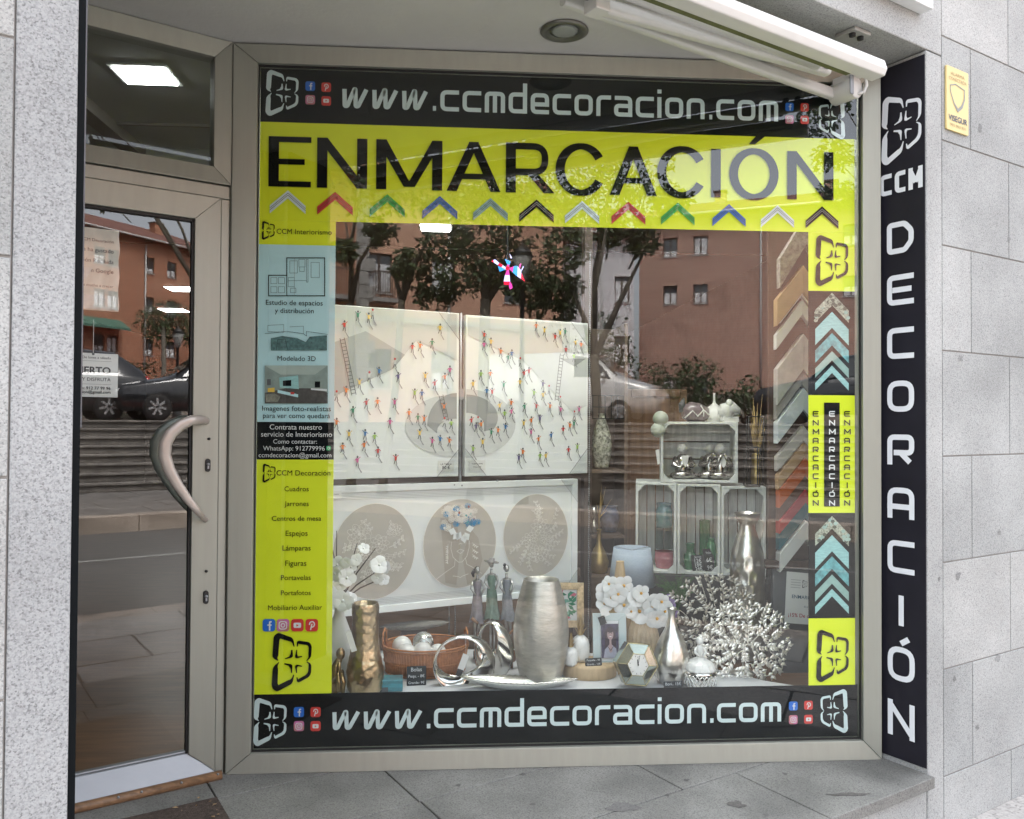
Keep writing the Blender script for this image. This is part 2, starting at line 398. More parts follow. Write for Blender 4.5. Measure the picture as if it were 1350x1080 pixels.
ICB = mat('icon_blue', (.012, .15, .62), .5, var=.02); ICR = mat('icon_red', (.65, .04, .03), .5, var=.02); ICM = mat('icon_magenta', (.52, .12, .38), .5, var=.3, scale=70, col2=(.7, .3, .12))
def icon(mb, kind, cx, cz, s, c):
    mb.poly(rrect(cx, cz, s, s, s*.22), c, {'f': ICB, 'p': ICR, 'i': ICM, 'y': ICR}[kind]); d = c+.0012; w = s*.09
    if kind == 'f':
        mb.ribbon(fillet([(cx+s*.22, cz+s*.28), (cx+s*.06, cz+s*.28), (cx+s*.06, cz-s*.42)], s*.12), s*.12, d, WHT); mb.ribbon([(cx-s*.12, cz+s*.02), (cx+s*.22, cz+s*.02)], s*.11, d+.0004, WHT)
    elif kind == 'p':
        mb.ribbon(fillet([(cx-s*.1, cz-s*.38), (cx+s*.02, cz+s*.12)], 0), w, d, WHT)
        mb.ribbon([(cx+s*.02+s*.2*cos(R(a)), cz+s*.08+s*.22*sin(R(a))) for a in range(-110, 215, 25)], w, d+.0004, WHT)
    elif kind == 'i':
        mb.ribbon(rrect(cx, cz, s*.6, s*.6, s*.17), w*.8, d, WHT, closed=True)
        mb.ribbon([(cx+s*.15*cos(R(a)), cz+s*.15*sin(R(a))) for a in range(0, 360, 30)], w*.8, d, WHT, closed=True)
        mb.disc(cx+s*.2, cz+s*.2, s*.04, s*.04, d, WHT, 8)
    else:
        mb.poly(rrect(cx, cz, s*.6, s*.42, s*.1), d, WHT); mb.poly([(cx-s*.07, cz-s*.1), (cx+s*.12, cz), (cx-s*.07, cz+s*.1)], d+.0006, ICR)

# ================================================================== THE SHOPFRONT
ZC = 2.61                                    # soffit height
PAV = -.23                                   # pavement level
sP = (FDI @ Pv(97, 500, F0, FA)).x           # edge of the left pillar along the facade
B = thing('shop_building', 'granite clad shop building with white soffit over the recessed entrance', 'building')
def blocks(mb, s0, s1, m, row0=2.301, rh=.389, j0=.297, L=.556, zlo=PAV, zhi=5.4, th=.03, rows=range(-9, 9), par=0):
    g = .0025
    for k in rows:
        zt = row0 - rh*k; zb = zt-rh; off = j0 + (L/2 if (k+par) % 2 else 0)
        if zb >= zhi or zt <= zlo: continue
        a = off - L*math.ceil((off-s0)/L)
        while a < s1:
            x0, x1 = max(a, s0), min(a+L, s1)
            if x1-x0 > .01: mb.box((x0+g if x0 > s0 else x0, max(zb+g, zlo), -th), (x1-g if x1 < s1 else x1, min(zt-g, zhi), 0), random.choice(GRPV) if m is GRP else m)
            a += L
MORT = mat('joint_mortar', (.27, .26, .245), .9, var=.1); MORTD = mat('dirty_floor_joint', (.07, .066, .06), .95, var=.3)
w = MB(TF); blocks(w, .103, 5.2, GRP, par=1); w.box((.103, PAV, -.5), (5.2, 5.4, -.004), MORT)
w.build('wall', B, bevel=.0015, seg=1)
w = MB(TF); w.box((0, PAV, -.5), (.1005, ZC, .0), GRP); w.build('corner_stone', B, bevel=.004)
w = MB(TF)
w.box((sP-.098, PAV, -.36), (sP, 3.4, 0), GRP2); w.build('pillar', B, bevel=.004)
w = MB(TF)
blocks(w, sP-6.5, sP-.101, GRP, row0=1.925+.389, j0=sP-.101, L=.9); w.box((sP-6.5, PAV, -.5), (sP-.0985, 5.4, -.004), MORT)
w.build('wall', B, bevel=.0015, seg=1)
# lintel: granite beam on the facade line, its underside seen behind the awning
w = MB(TF); w.box((sP-.0, ZC+.004, -.16), (.1005, ZC+.36, 0), GRP); blocks(w, sP, .1005, GRP, row0=ZC+.364+.389, j0=-.4, zlo=ZC+.366, th=.16); w.build('lintel', B, bevel=.004)
# soffit
w = MB()
_q = [TF @ Vc((sP-.6, 0, -.161)), TF @ Vc((.0, 0, -.161)), J0+Vc((.03, .048, 0)), K+Vc((0, .048, 0)), TD @ Vc((-1.3, 0, -.038))]
w.add([(p.x, p.y, ZC) for p in _q]+[(p.x, p.y, ZC+.06) for p in _q], [(0,1,2,3,4), (9,8,7,6,5), (0,5,6,1), (1,6,7,2), (2,7,8,3), (3,8,9,4), (4,9,5,0)], PLAST); w.build('soffit', B)
# front wall above the frames, reveals, interior shell
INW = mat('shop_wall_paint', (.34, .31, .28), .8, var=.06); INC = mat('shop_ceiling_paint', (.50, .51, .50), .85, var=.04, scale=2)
LAM = mat('wood_laminate', (.15, .085, .045), .35, var=.3, scale=4, stretch=(1, 9, 1))
w = MB(TD); w.box((-1.0, ZC, -.16), (-.0, 3.05, -.04), INW); w.build('header_wall', B)
w = MB(); w.box((-.82, .05, ZC), (1.60, .17, 3.05), INW); w.build('header_wall', B)
w = MB(TJ); w.box((-.045, -.01, -.30), (.19, ZC, -.014), GRP); w.build('right_reveal', B)
w = MB(TD); w.box((-1.25, 0, -.2), (-.97, ZC, .06), GRP); w.build('left_reveal', B)
w = MB(TF); w.box((sP-.45, PAV, -1.35), (sP-.33, ZC, -.36), GRP); w.build('left_reveal', B)
w = MB(); w.box((-6.4, .9, -.12), (3.29, 14.29, -.02), LAM)
w.add([TD @ Vc((-1.6, -.02, -.05)), TD @ Vc((0, -.02, -.05)), Vc((1.9, .04, -.02)), Vc((2.6, .9, -.02)), Vc((-6.4, .9, -.02)), Vc((-6.4, -2.6, -.02))], [(0, 1, 2, 3, 4, 5)], LAM); w.build('shop_floor', B)
w = MB(); _c = [TF @ Vc((2.4, 0, -.2)), Vc((4.0, 14.4, 0)), Vc((-6.5, 14.4, 0)), TF @ Vc((sP-6.45, 0, -.2)), TF @ Vc((.0, 0, -.17))]; w.prism([(p.x, p.y) for p in _c], 3.0, 3.1, INC)
for yy in (1.9, 3.3, 5.2): w.box((-6.39, yy, 2.985), (3.29, yy+.02, 2.999), INW)
w.box((-6.39, 2.35, 2.80), (-.9, 2.75, 3.0), INC); w.box((-2.1, .6, 2.93), (-2.0, 14, 3.0), INW)
w.build('shop_ceiling', B)
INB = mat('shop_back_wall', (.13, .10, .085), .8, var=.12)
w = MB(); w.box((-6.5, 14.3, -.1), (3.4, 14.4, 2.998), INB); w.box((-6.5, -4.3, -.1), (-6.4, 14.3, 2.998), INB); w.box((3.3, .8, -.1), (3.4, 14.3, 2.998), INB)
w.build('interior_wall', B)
w = MB(TF); w.box((sP-6.5, 3.42, -9), (5.2, 5.4, -.5), PLAST); w.build('upper_shade_block', B)  # unseen block over the shop, added to cast shade, kept low for the sun
# lit ceiling panels
LED = emit('led_panel_light', (1, .99, .96), 4.8)
def led(c, d, label):
    t = thing('ceiling_light', label, 'ceiling light', c, 'lit panels in the shop ceiling')
    f = MB(); x, y, z = c
    f.box((x-d[0]/2-.02, y-d[1]/2-.02, z-.012), (x+d[0]/2+.02, y+d[1]/2+.02, z), WHT); f.build('frame', t)
    e = MB(); e.box((x-d[0]/2, y-d[1]/2, z-.018), (x+d[0]/2, y+d[1]/2, z-.0125), LED); e.build('diffuser', t)
led((-1.575, 1.2, 2.999), (.25, .2, .01), 'lit rectangular ceiling panel seen through the glass above the door')
led((-.2, 4.29, 2.999), (.25, .25, .01), 'lit ceiling panel showing just under the lime banner left of the floating blades')
_l = Pz(240, 380, 2.999); led((_l.x, _l.y, 2.999), (.34, .34, .01), 'lit ceiling panel seen high through the door glass')
_l = Pz(229, 408, 2.999); led((_l.x, _l.y, 2.999), (.36, .36, .01), 'farther lit ceiling panel seen lower through the door glass')
for x, y, l in ((.1, .45, 'long unseen light panel added to brighten the framed pictures'), (1.15, .7, 'long unseen light panel added to brighten the white crates')):
    led((x, y, 2.999), (.75, .3, .01), l)  # added fill panels hidden behind the banner, they brighten the display

# ---- floor of the entrance, pavement, road and the far side
w = MB(TF)
def slabs(mb, rows, m, z, th, g=.0025):
    for t0, t1, js in rows:
        for a, b in zip(js[:-1], js[1:]): mb.box((a+g, z-th, t0+g), (b-g, z, t1-g), m)
js = lambda o, L: [x for x in [-4.2]+[o+L*i for i in range(-5, 4)]+[.0] if -4.2 <= x <= 0.0]
rowsP = [(-.372, .03, sorted(set(js(-.58, .9)))), (-.763, -.372, sorted(set(js(-.835, .8)))), (-1.13, -.763, sorted(set(js(-1.64, .8)))), (-1.6, -1.13, sorted(set(js(-1.3, .9))))]
slabs(w, rowsP, GRF, 0, .04)
w.box((-4.2, -.06, -1.6), (0, -.006, -.02), MORTD); w.box((-4.2, PAV-.05, -1.6), (-.001, -.061, -.004), GRP)
struct(w.build('porch_floor', bevel=.002, seg=1))
w = MB(TF)
rs = []; t0 = -.02
for i, wd in enumerate((.62, .6, .6, .6)):
    rs.append((t0, t0+wd, [-18+.9*j+(.45 if i % 2 else 0) for j in range(32)])); t0 += wd
slabs(w, rs, GRW, PAV, .08, .009); w.box((-18, PAV-.12, -.02), (10, PAV-.008, 2.38), MORTD); struct(w.build('pavement', bevel=.003, seg=1))
KERB = granite('granite_kerb', (.38, .32, .27), 130, .6, .3)
w = MB(TF); slabs(w, [(2.38, 2.64, [-18+1.1*j for j in range(26)])], KERB, PAV, .15); struct(w.build('kerb', bevel=.01))
ASPH = mat('asphalt', (.085, .083, .08), .9, var=.3, scale=25, bump=.5)
def flat(name, s0, s1, t0, t1, z, m):
    q = MB(TF); q.add([(s0, z, t0), (s1, z, t0), (s1, z, t1), (s0, z, t1)], [(0, 1, 2, 3)], m); return struct(q.build(name))
flat('ground', -300, 300, -200, 300, PAV-.6, mat('bare_ground', (.2, .18, .15), .9))
flat('road', -80, 80, 2.6, 8.35, PAV-.1, ASPH)
flat('road_line', -80, 80, 5.82, 5.93, PAV-.096, mat('road_paint', (.24, .24, .23), .8, var=.3, scale=20))
w = MB(TF); slabs(w, [(8.3, 8.6, [-40+1.1*j for j in range(60)])], KERB, -.10, .4); struct(w.build('far_kerb', bevel=.01))
GRD = granite('granite_far_pavement', (.17, .16, .15), 90, .5, .3)
w = MB(TF); slabs(w, [(8.6+1.0*i, 9.6+1.0*i, [-40+.95*j+(.4 if i % 2 else 0) for j in range(70)]) for i in range(4)], GRD, -.10, .1, .012); w.box((-40, -.6, 8.6), (30, -.11, 12.65), MORT)
struct(w.build('far_pavement', bevel=.003, seg=1))
STEP = granite('granite_steps', (.22, .20, .18), 60, .6, .35)
w = MB(TF)
for i in range(8):
    z1 = -.10+.17*(i+1); o = random.uniform(0, 1)
    slabs(w, [(12.6+.31*i, 12.6+.31*i+.40, [-34+o+1.5*j for j in range(40)])], STEP, z1, .05); w.box((-34, z1-.17, 12.6+.31*i+.05), (26, z1-.05, 12.6+.31*i+.40), STEP, T=TF @ Matrix(((1, 0, 0, 0), (0, 0, 1, 0), (0, 1, 0, 0), (0, 0, 0, 1)))) if False else w.box((-34, z1-.17, 12.6+.31*i+.05), (26, z1-.052, 12.6+.31*i+.38), STEP)
w.box((-34, -.5, 12.7), (26, -.1, 15.2), MORT); struct(w.build('steps', bevel=.012))
RTILE = mat('red_paving', (.22, .08, .07), .8, var=.2, scale=6)
flat('terrace', -90, 90, 15.1, 150, 1.24, RTILE); flat('upper_road', -90, 90, 16.2, 21, 1.244, ASPH)

# ================================================================== SHOP WINDOW
def WP(px, py, y=.008): p = Py(px, py, y); return p.x, p.z
GX0, GX1, GZ0, GZ1 = -.722, 1.521, .071, 2.537
win = thing('shop_window', 'large shop window in champagne aluminium covered with lime and black lettered vinyl', 'shop window', (.4, 0, 0))
w = MB(TW)
def rail(mb, a0, b0, a1, b1, c0, c1, m, mit=None):
    mb.prism([(a0, b0), (a1, b0), (a1, b1), (a0, b1)], c0, c1, m)
def mitred(mb, A0, B0, A1, B1, l, r, b, t, c0, c1, m, slope=.0):
    i = (A0+l, B0+b, A1-r, B1-t)
    for quad in ([(A0,B0),(A1,B0),(i[2],i[1]),(i[0],i[1])], [(A1,B0),(A1,B1),(i[2],i[3]),(i[2],i[1])], [(A1,B1),(A0,B1),(i[0],i[3]),(i[2],i[3])], [(A0,B1),(A0,B0),(i[0],i[1]),(i[0],i[3])]):
        cx = sum(p[0] for p in quad)/4; cy = sum(p[1] for p in quad)/4
        q = [(cx+(p[0]-cx)*.9994, cy+(p[1]-cy)*.9994) for p in quad]
        n = 4; v = [(a, bb, c0) for a, bb in q]+[(a, bb, c1-(slope if k > 1 else 0)) for k, (a, bb) in enumerate(q)]
        mb.add(v, [(3,2,1,0), (4,5,6,7)]+[(k, (k+1) % 4, 4+(k+1) % 4, 4+k) for k in range(4)], m)
mitred(w, -.808, .0, 1.590, 2.604, .083, .065, .067, .063, -.06, .036, CHAMP, .012)
w.build('frame', win, bevel=.002)
w = MB(TW); 
for a0, b0, a1, b1 in ((GX0-.004, GZ0-.004, GX0+.001, GZ1+.004), (GX1-.001, GZ0-.004, GX1+.004, GZ1+.004), (GX0, GZ0-.004, GX1, GZ0+.002), (GX0, GZ1-.002, GX1, GZ1+.004)): w.box((a0, b0, .001), (a1, b1, .008), RUBB)
w.build('gasket', win)
w = MB(TW); w.rect(GX0-.004, GZ0-.004, GX1+.004, GZ1+.004, 0, GLS); w.rect(GX0-.004, GZ0-.004, GX1+.004, GZ1+.004, -.004, GLS) if False else None
w.build('pane', win)
VC, LC = -.014, -.009                        # vinyl and lettering behind the pane
def sheet(name, a0, b0, a1, b1, m, label=None):
    q = MB(TW); q.box((a0, b0, VC-.002), (a1, b1, VC), m); o = q.build(name, win)
    if label: o['label'] = label
    return o
ZT1 = 2.341; ZT2 = 1.981; LX = -.447; RX = 1.331; LZ = .264; RE = 1.512
band_t = sheet('web_address_banner', GX0, ZT1, GX1, GZ1, BLK, 'black banner with the web address across the top')
band_b = sheet('web_address_banner', GX0, GZ0, GX1, LZ, BLK, 'black banner with the web address along the bottom')
lime_t = sheet('framing_banner', GX0, ZT2, RE, ZT1, LIME, 'lime banner reading ENMARCACIÓN')
def child(name, par, mb): return mb.build(name, par)
def chz(px, py): return WP(px, py)
# web address, top and bottom
def web(par, xa, xb, zb, h, cap):
    q = MB(TW); tec_word(q, 'www.ccmdecoracion.com', xa, xb, zb, h, LC, SILV, th=.2, gap=.17); q.build('lettering', par)
xa, zb = WP(451, 144); xb, _ = WP(1026, 160)
web(band_t, xa, xb, (WP(460, 143)[1]+WP(1000, 159)[1])/2, WP(460, 115)[1]-WP(460, 143)[1], 0)
xa, _ = WP(438, 960); xb, _ = WP(1030, 953)
web(band_b, xa, xb, (WP(460, 962)[1]+WP(1000, 952.5)[1])/2, WP(1000, 927)[1]-WP(1000, 952.5)[1], 0)
def logo_at(par, px, py, wpx, hpx, m, flip=False, name='emblem'):
    q = MB(TW); x, z = WP(px, py); logo(q, x, z, wpx*px_m(0), hpx*px_m(0), LC, m, flip); q.build(name, par)
def icon_at(par, kind, px, py, spx):
    q = MB(TW); x, z = WP(px, py); icon(q, kind, x, z, spx*px_m(0), LC); q.build('icon', par)
logo_at(band_t, 373, 123, 41, 57, SILV); logo_at(band_t, 1096, 157, 36, 52, SILV, True)
logo_at(band_b, 357, 952, 41, 58, SILV); logo_at(band_b, 1099, 938, 37, 56, SILV, True)
for k, (x, y) in zip('fpiy', ((409, 113.5), (430, 115), (409, 131.5), (430, 133))): icon_at(band_t, k, x, y, 12.5)
for k, (x, y) in zip('fpiy', ((1041, 141), (1061, 141.5), (1041, 157.5), (1061, 158))): icon_at(band_t, k, x, y, 11.5)
for k, (x, y) in zip('fpiy', ((394, 939), (416, 939), (394, 957.5), (416, 957.5))): icon_at(band_b, k, x, y, 13)
for k, (x, y) in zip('fpiy', ((1046, 931), (1066, 930), (1046, 949), (1066, 948.5))): icon_at(band_b, k, x, y, 12)
# ENMARCACIÓN
q = MB(TW)
zt_, zb_ = (WP(380, 178)[1]+WP(1070, 202)[1])/2, (WP(380, 244.6)[1]+WP(1070, 265)[1])/2
H = zt_-zb_
def big(ch, x0, x1):
    a, _ = WP(x0, 215); b, _ = WP(x1, 230); wd = b-a; t = .037
    P = lambda u, v: (a+u*wd, zb_+v*H)
    tw, th_ = t/wd/2, t*.56/H/2
    if ch == 'E':
        q.ribbon([P(tw, 0), P(tw, 1)], t, LC, BLKT)
        for v, e in ((th_, 1), (.5, .85), (1-th_, 1)): q.ribbon([P(0, v), P(e, v)], t*.56, LC+.0004, BLKT)
    elif ch == 'N':
        for u in (tw, 1-tw): q.ribbon([P(u, 0), P(u, 1)], t, LC, BLKT)
        q.poly([P(0, 1), P(2*tw, 1), P(1, 0), P(1-2*tw, 0)], LC+.0004, BLKT)
    elif ch == 'M':
        for u in (tw, 1-tw): q.ribbon([P(u, 0), P(u, 1)], t, LC, BLKT)
        q.poly([P(0, 1), P(2*tw, 1), P(.5+tw*.6, .06), P(.5-tw*1.1, .06)], LC+.0004, BLKT); q.poly([P(1, 1), P(1-2*tw, 1), P(.5-tw*.6, .06), P(.5+tw*1.1, .06)], LC+.0006, BLKT)
    elif ch == 'A':
        q.poly([P(0, 0), P(2*tw, 0), P(.5+tw*1.0, 1), P(.5-tw*.9, 1)], LC, BLKT); q.poly([P(1, 0), P(1-2*tw, 0), P(.5-tw*1.0, 1), P(.5+tw*.9, 1)], LC+.0004, BLKT)
        q.ribbon([P(.2, .3), P(.8, .3)], t*.56, LC+.0008, BLKT)
    elif ch == 'R':
        q.ribbon([P(tw, 0), P(tw, 1)], t, LC, BLKT)
        f = fillet([P(0, 1-th_), P(.92-tw, 1-th_), P(.92-tw, .42), P(0, .42)], .045, n=8)
        q.ribbon(f, t*.66, LC+.0004, BLKT); q.poly([P(.42, .42), P(.42+2.1*tw, .42), P(1.02, 0), P(1.02-2.2*tw, 0)], LC+.0008, BLKT)
    elif ch in 'CÓ':
        rg = range(30, 331, 6) if ch == 'C' else range(0, 360, 6)
        q.ribbon([P(.5+(.5-tw)*cos(R(k))*(1.12 if ch == 'C' else 1), .5+(.53-th_)*sin(R(k))) for k in rg], [t*(.62+.3*abs(cos(R(k)))) for k in rg], LC, BLKT, closed=(ch == 'Ó'))
        if ch == 'Ó': q.poly([P(.40, 1.12), P(.52, 1.12), P(.74, 1.3), P(.55, 1.3)], LC, BLKT)
    elif ch == 'I': q.ribbon([P(.5, 0), P(.5, 1)], t, LC, BLKT)
for ch, x0, x1 in (('E',354,410),('N',418,484),('M',496,583),('A',589,660),('R',667,730),('C',735,797),('A',804,866),('C',869,930),('I',938,950),('Ó',961,1027),('N',1038,1099)): big(ch, x0, x1)
q.build('lettering', lime_t)
def lam(name, col, k): return mat(name, col, .5, var=.35, scale=90, stretch=(.2, 1, 1))
for px, py, m in ((379.5, 251, SILV), (441.8, 253, REDV), (510.7, 256, GRNV), (580, 258.5, BLUV), (646.7, 261, SAGEV), (707.5, 263, BLKT), (767.6, 265, SILV), (828.7, 266, REDV), (893.8, 267, GRNV), (961.3, 269, BLUV), (1025.3, 270.5, WHT), (1084, 272, BLKT)):
    q = MB(TW); x, z = WP(px, py); u = px_m(0); hw, dz, th = 23*u, 20*u, 10.5*u
    q.poly([(x, z), (x+hw, z-dz), (x+hw, z-dz-th), (x, z-th)], LC, m); q.poly([(x, z), (x, z-th), (x-hw, z-dz-th), (x-hw, z-dz)], LC, m)
    for k in (.35, .6): q.ribbon([(x-hw, z-dz-th*k), (x, z-th*k), (x+hw, z-dz-th*k)], .0016, LC+.0005, mat('chevron_line', (.03, .03, .03), .5) if m != BLKT else GREYP)
    q.build('frame_corner_motif', lime_t)
# left column
def zat(py, px=390): return WP(px, py)[1]
lt = sheet('services_panel', GX0, zat(322.5), LX, ZT2-.0005, LIME, 'small lime panel reading CCM Interiorismo')
lc = sheet('services_panel', GX0, zat(556.5), LX, zat(322.5)-.0005, CYAN, 'pale cyan panel about interior design')
lb = sheet('services_panel', GX0, zat(606), LX, zat(556.5)-.0005, BLK, 'black contact panel')
ll = sheet('services_panel', GX0, LZ, LX, zat(606)-.0005, LIME, 'lime panel listing the goods for sale')
def txt(par, items, m=BLKT, name='lettering', bold=0):
    q = MB(TW)
    for s, px, py, wpx in items: x, z = WP(px, py); text(q, s, x, z, wpx*px_m(0), LC, m, bold=bold)
    q.build(name, par)
txt(lt, [('CCM Interiorismo', 401, 306, 71)]); logo_at(lt, 354, 304, 16, 23, BLKT)
txt(lc, [('Estudio de espacios', 388, 399.5, 73), ('y distribución', 388, 410, 50), ('Modelado 3D', 391, 473, 49), ('Imagenes foto-realistas', 391, 539, 88), ('para ver como quedará', 391, 548.5, 86)])
txt(lb, [('Contrata nuestro', 390, 563.5, 67), ('servicio de Interiorismo', 391, 573, 91), ('Como contactar:', 389, 582.5, 56), ('WhatsApp: 912779996', 387.5, 591.5, 79), ('ccmdecoracion@gmail.com', 389, 600.5, 93)], WHT)
q = MB(TW); x, z = WP(433, 591); q.poly(rrect(x, z, .016, .016, .004), LC, mat('chat_green', (.03, .45, .16), .5)); q.ribbon([(x+.004*cos(R(a)), z+.004*sin(R(a))) for a in range(0, 360, 30)], .0015, LC+.0006, WHT, closed=True); q.build('icon', lb)
txt(ll, [('CCM Decoración', 400, 624, 69)]); logo_at(ll, 355, 624, 16, 23, BLKT)
txt(ll, [('Cuadros', 391, 645, 31), ('Jarrones', 391, 664.5, 31), ('Centros de mesa', 391, 684, 63), ('Espejos', 391, 703.5, 28), ('Lámparas', 391, 723, 36), ('Figuras', 390, 743, 27), ('Portavelas', 390, 762, 38), ('Portafotos', 390, 782, 38), ('Mobiliario Auxiliar', 389, 801.5, 69)])
for k, px in zip('fiyp', (354.5, 373, 392, 411)): icon_at(ll, k, px, 824.5, 16)
logo_at(ll, 386, 873, 49, 71, BLKT)
# floor plan, kitchen sketch and picture on the cyan panel
q = MB(TW)
def L2(pts, wd=.0016, m=BLKT, closed=False, cc=LC): q.ribbon([WP(*p) for p in pts], wd, cc, m, closed=closed)
L2([(354,363),(354,390),(428,390),(428,340),(378,340),(378,363)], .003, BLKT, True); L2([(378,363),(378,390)], .0025)
for a, b, c_, d_ in ((382,344,392,360),(394,342,402,352),(380,366,388,378),(410,346,421,366),(357,366,365,374),(367,366,375,374),(357,378,365,386),(367,378,375,386),(395,352,401,358),(383,380,390,386)): L2([(a,b),(c_,b),(c_,d_),(a,d_)], .0011, DGREY, True)
L2([(406,342),(406,372),(404,372),(404,342)], .0012, DGREY, True); L2([(380,370),(404,370)], .001, DGREY); L2([(388,340),(388,390)], .001, GREYP)
L2([(349,440),(368,438),(378,437),(400,440),(404,443),(404,437),(432,441)], .0014); L2([(353,429),(374,428),(374,438),(353,437)], .0011, DGREY, True); L2([(382,431),(400,430),(400,440)], .0011, DGREY); L2([(364,462),(366,448),(376,447),(379,461)], .0012)
q.poly([WP(357,446),WP(372,443),WP(392,446),WP(403,451),WP(408,444),WP(431,442),WP(431,462),WP(357,462)], LC-.0006, mat('sketch_shade', (.08, .17, .17), .5, var=.5, scale=80))
q.build('line_drawing', lc)
q = MB(TW)
def PG(pts, m, d=0): q.poly([WP(*p) for p in pts], LC+d, m)
PG([(349,482),(432,482),(432,532),(349,532)], mat('picture_wall', (.26, .33, .30), .5, var=.2, scale=20)); PG([(349,482),(432,482),(415,494),(370,494)], mat('picture_ceiling', (.38, .46, .42), .5), .0006)
PG([(349,518),(376,512),(418,512),(432,518),(432,532),(349,532)], mat('picture_floor', (.07, .065, .06), .5, var=.4, scale=60), .0006); PG([(368,498),(393,495),(394,513),(369,511)], PALET, .001); PG([(373,502),(384,501),(384,509),(373,509)], BLK, .0015)
PG([(352,500),(357,500),(357,508),(352,508)], DGREY, .001); PG([(353,512),(362,511),(362,517),(353,517)], YELL, .001); PG([(350,520),(362,519),(370,523),(366,530),(351,530)], mat('picture_sofa', (.22, .22, .18), .5, var=.4, scale=90), .0015); PG([(366,514),(393,520),(393,524),(366,518)], CYAN, .001); PG([(410,512),(431,513),(431,516),(410,514)], WHT, .001); PG([(415,503),(422,503),(422,511),(415,511)], BLK, .001); PG([(383,517),(388,517),(388,520),(383,520)], REDV, .0016)
q.build('room_picture', lc)
# right column
def zr(py): return WP(1097, py)[1]
r1 = sheet('framing_panel', RX, zr(383.5), RE, ZT2-.0005, LIME, 'lime panel with the emblem in the upper right')
r2 = sheet('framing_panel', RX, zr(521), RE, zr(383.5)-.0005, BLK, 'upper black panel with pale frame corners')
r3 = sheet('framing_panel', RX, zr(676.5), RE, zr(521)-.0005, LIME, 'lime panel with three upright words ENMARCACIÓN')
r4 = sheet('framing_panel', RX, zr(815.5), RE, zr(676.5)-.0005, BLK, 'lower black panel with pale frame corners')
r5 = sheet('framing_panel', RX, LZ, RE, zr(815.5)-.0005, LIME, 'lime panel with the emblem in the lower right')
logo_at(r1, 1098, 344, 45, 66, BLKT); logo_at(r5, 1099, 865, 44, 67, BLKT)
for par, dy in ((r2, 0), (r4, 294.5)):
    for ay, th, dz, m in ((386, 17, 24, STONEV), (411, 22, 24, PALET), (439, 17, 24, TEALV), (463, 12.5, 24, SAGEV), (482, 10, 24, PALET)):
        q = MB(TW); x, z = WP(1097, ay+dy); u = px_m(0); hw = 23.5*u
        q.poly([(x, z), (x+hw, z-dz*u), (x+hw, z-(dz+th)*u), (x, z-th*u)], LC, m); q.poly([(x, z), (x, z-th*u), (x-hw, z-(dz+th)*u), (x-hw, z-dz*u)], LC, m)
        if m is STONEV:
            for i in range(26):
                k = random.uniform(-1, 1); q.disc(x+hw*k, z-dz*u*abs(k)-random.uniform(.15, .9)*th*u, .008, .007, LC+.0005+.00005*i, random.choice((mat('stone_print_dark', (.06, .08, .06), .5), SAGEV, STONEV)), 8)
        q.build('frame_corner_motif', par)
q = MB(TW); x0, z0 = WP(1087, 668); x1, z1 = WP(1107.5, 531); q.rect(x0, z0, x1, z1, LC-.002, BLK); q.build('dark_strip', r3)
for px, m in ((1075.5, BLKT), (1097, WHT), (1117, BLKT)):
    q = MB(TW)
    for i, ch in enumerate('ENMARCACIÓN'):
        x, z = WP(px, 545.5+i*11.75); u = px_m(0); tec(q, ch, x-(.6 if ch == 'I' else 4.1)*u, z-4*u, (1.4 if ch == 'I' else 8.2)*u, (7.6 if ch != 'Ó' else 7)*u, 1.5*u, LC, m)
    q.build('lettering', r3)

# ================================================================== DOOR
def DP(px, py): p = TD.inverted() @ Pv(px, py, K, DA); return p.x, p.y
aR = DP(303, 540)[0]
# corner post between door and window
w = MB(); w.lathe([(.012, .0), (.012, ZC)], CHAMP, c=(K.x+.006, -.012, 0), n=14); w.box((K.x-.016, -.004, 0), (K.x+.012, .06, ZC), CHAMP)
w.build('frame_post', win)
tr = thing('transom_window', 'fixed aluminium framed window above the glass door', 'transom window', tuple(TD @ Vc((-.45, 2.1, 0))))
w = MB(TD); mitred(w, -.95, 2.092, -.012, 2.608, .06, .058, .062, .062, -.05, .03, CHAMP, .014); w.build('frame', tr, bevel=.002)
w = MB(TD); w.rect(-.91, 2.15, -.065, 2.553, -.006, GLT); w.build('pane', tr)
dr = thing('glass_door', 'champagne aluminium glass door with curved pull handle', 'door', tuple(TD @ Vc((-.45, 0, 0))))
w = MB(TD); w.box((-.044, 0, -.05), (-.014, 2.04, .022), CHAMP); w.box((-.95, 2.042, -.05), (-.014, 2.088, .022), CHAMP); w.box((-.95, 0, -.05), (-.92, 2.04, .022), CHAMP)
w.build('outer_frame', dr, bevel=.003)
dx1 = -.047; dxg = DP(251, 640)[0]; zg0 = .095; zg1 = 1.957
w = MB(TD)
q4 = lambda quad, c0, c1, mm, sl: (w.add([(a, b, c0) for a, b in quad]+[(a, b, c1-(sl if k > 1 else 0)) for k, (a, b) in enumerate(quad)], [(3,2,1,0), (4,5,6,7)]+[(k, (k+1) % 4, 4+(k+1) % 4, 4+k) for k in range(4)], mm))
q4([(dx1, .022), (dx1, 2.039), (dxg, zg1), (dxg, zg0)], -.035, .032, CHAMP, .01)
q4([(dx1, 2.039), (-.917, 2.039), (-.85, zg1), (dxg, zg1)], -.035, .032, CHAMP, .01)
q4([(-.917, 2.039), (-.917, .022), (-.85, zg0), (-.85, zg1)], -.035, .032, CHAMP, .01)
w.build('leaf_frame', dr, bevel=.002)
w = MB(TD); q4([(-.917, .022), (dx1, .022), (dxg, zg0), (-.85, zg0)], -.035, .045, ALU, .035); w.box((-.85, zg0, -.02), (dxg, zg0+.007, .006), ALU); w.build('kick_rail', dr, bevel=.003)
w = MB(TD)
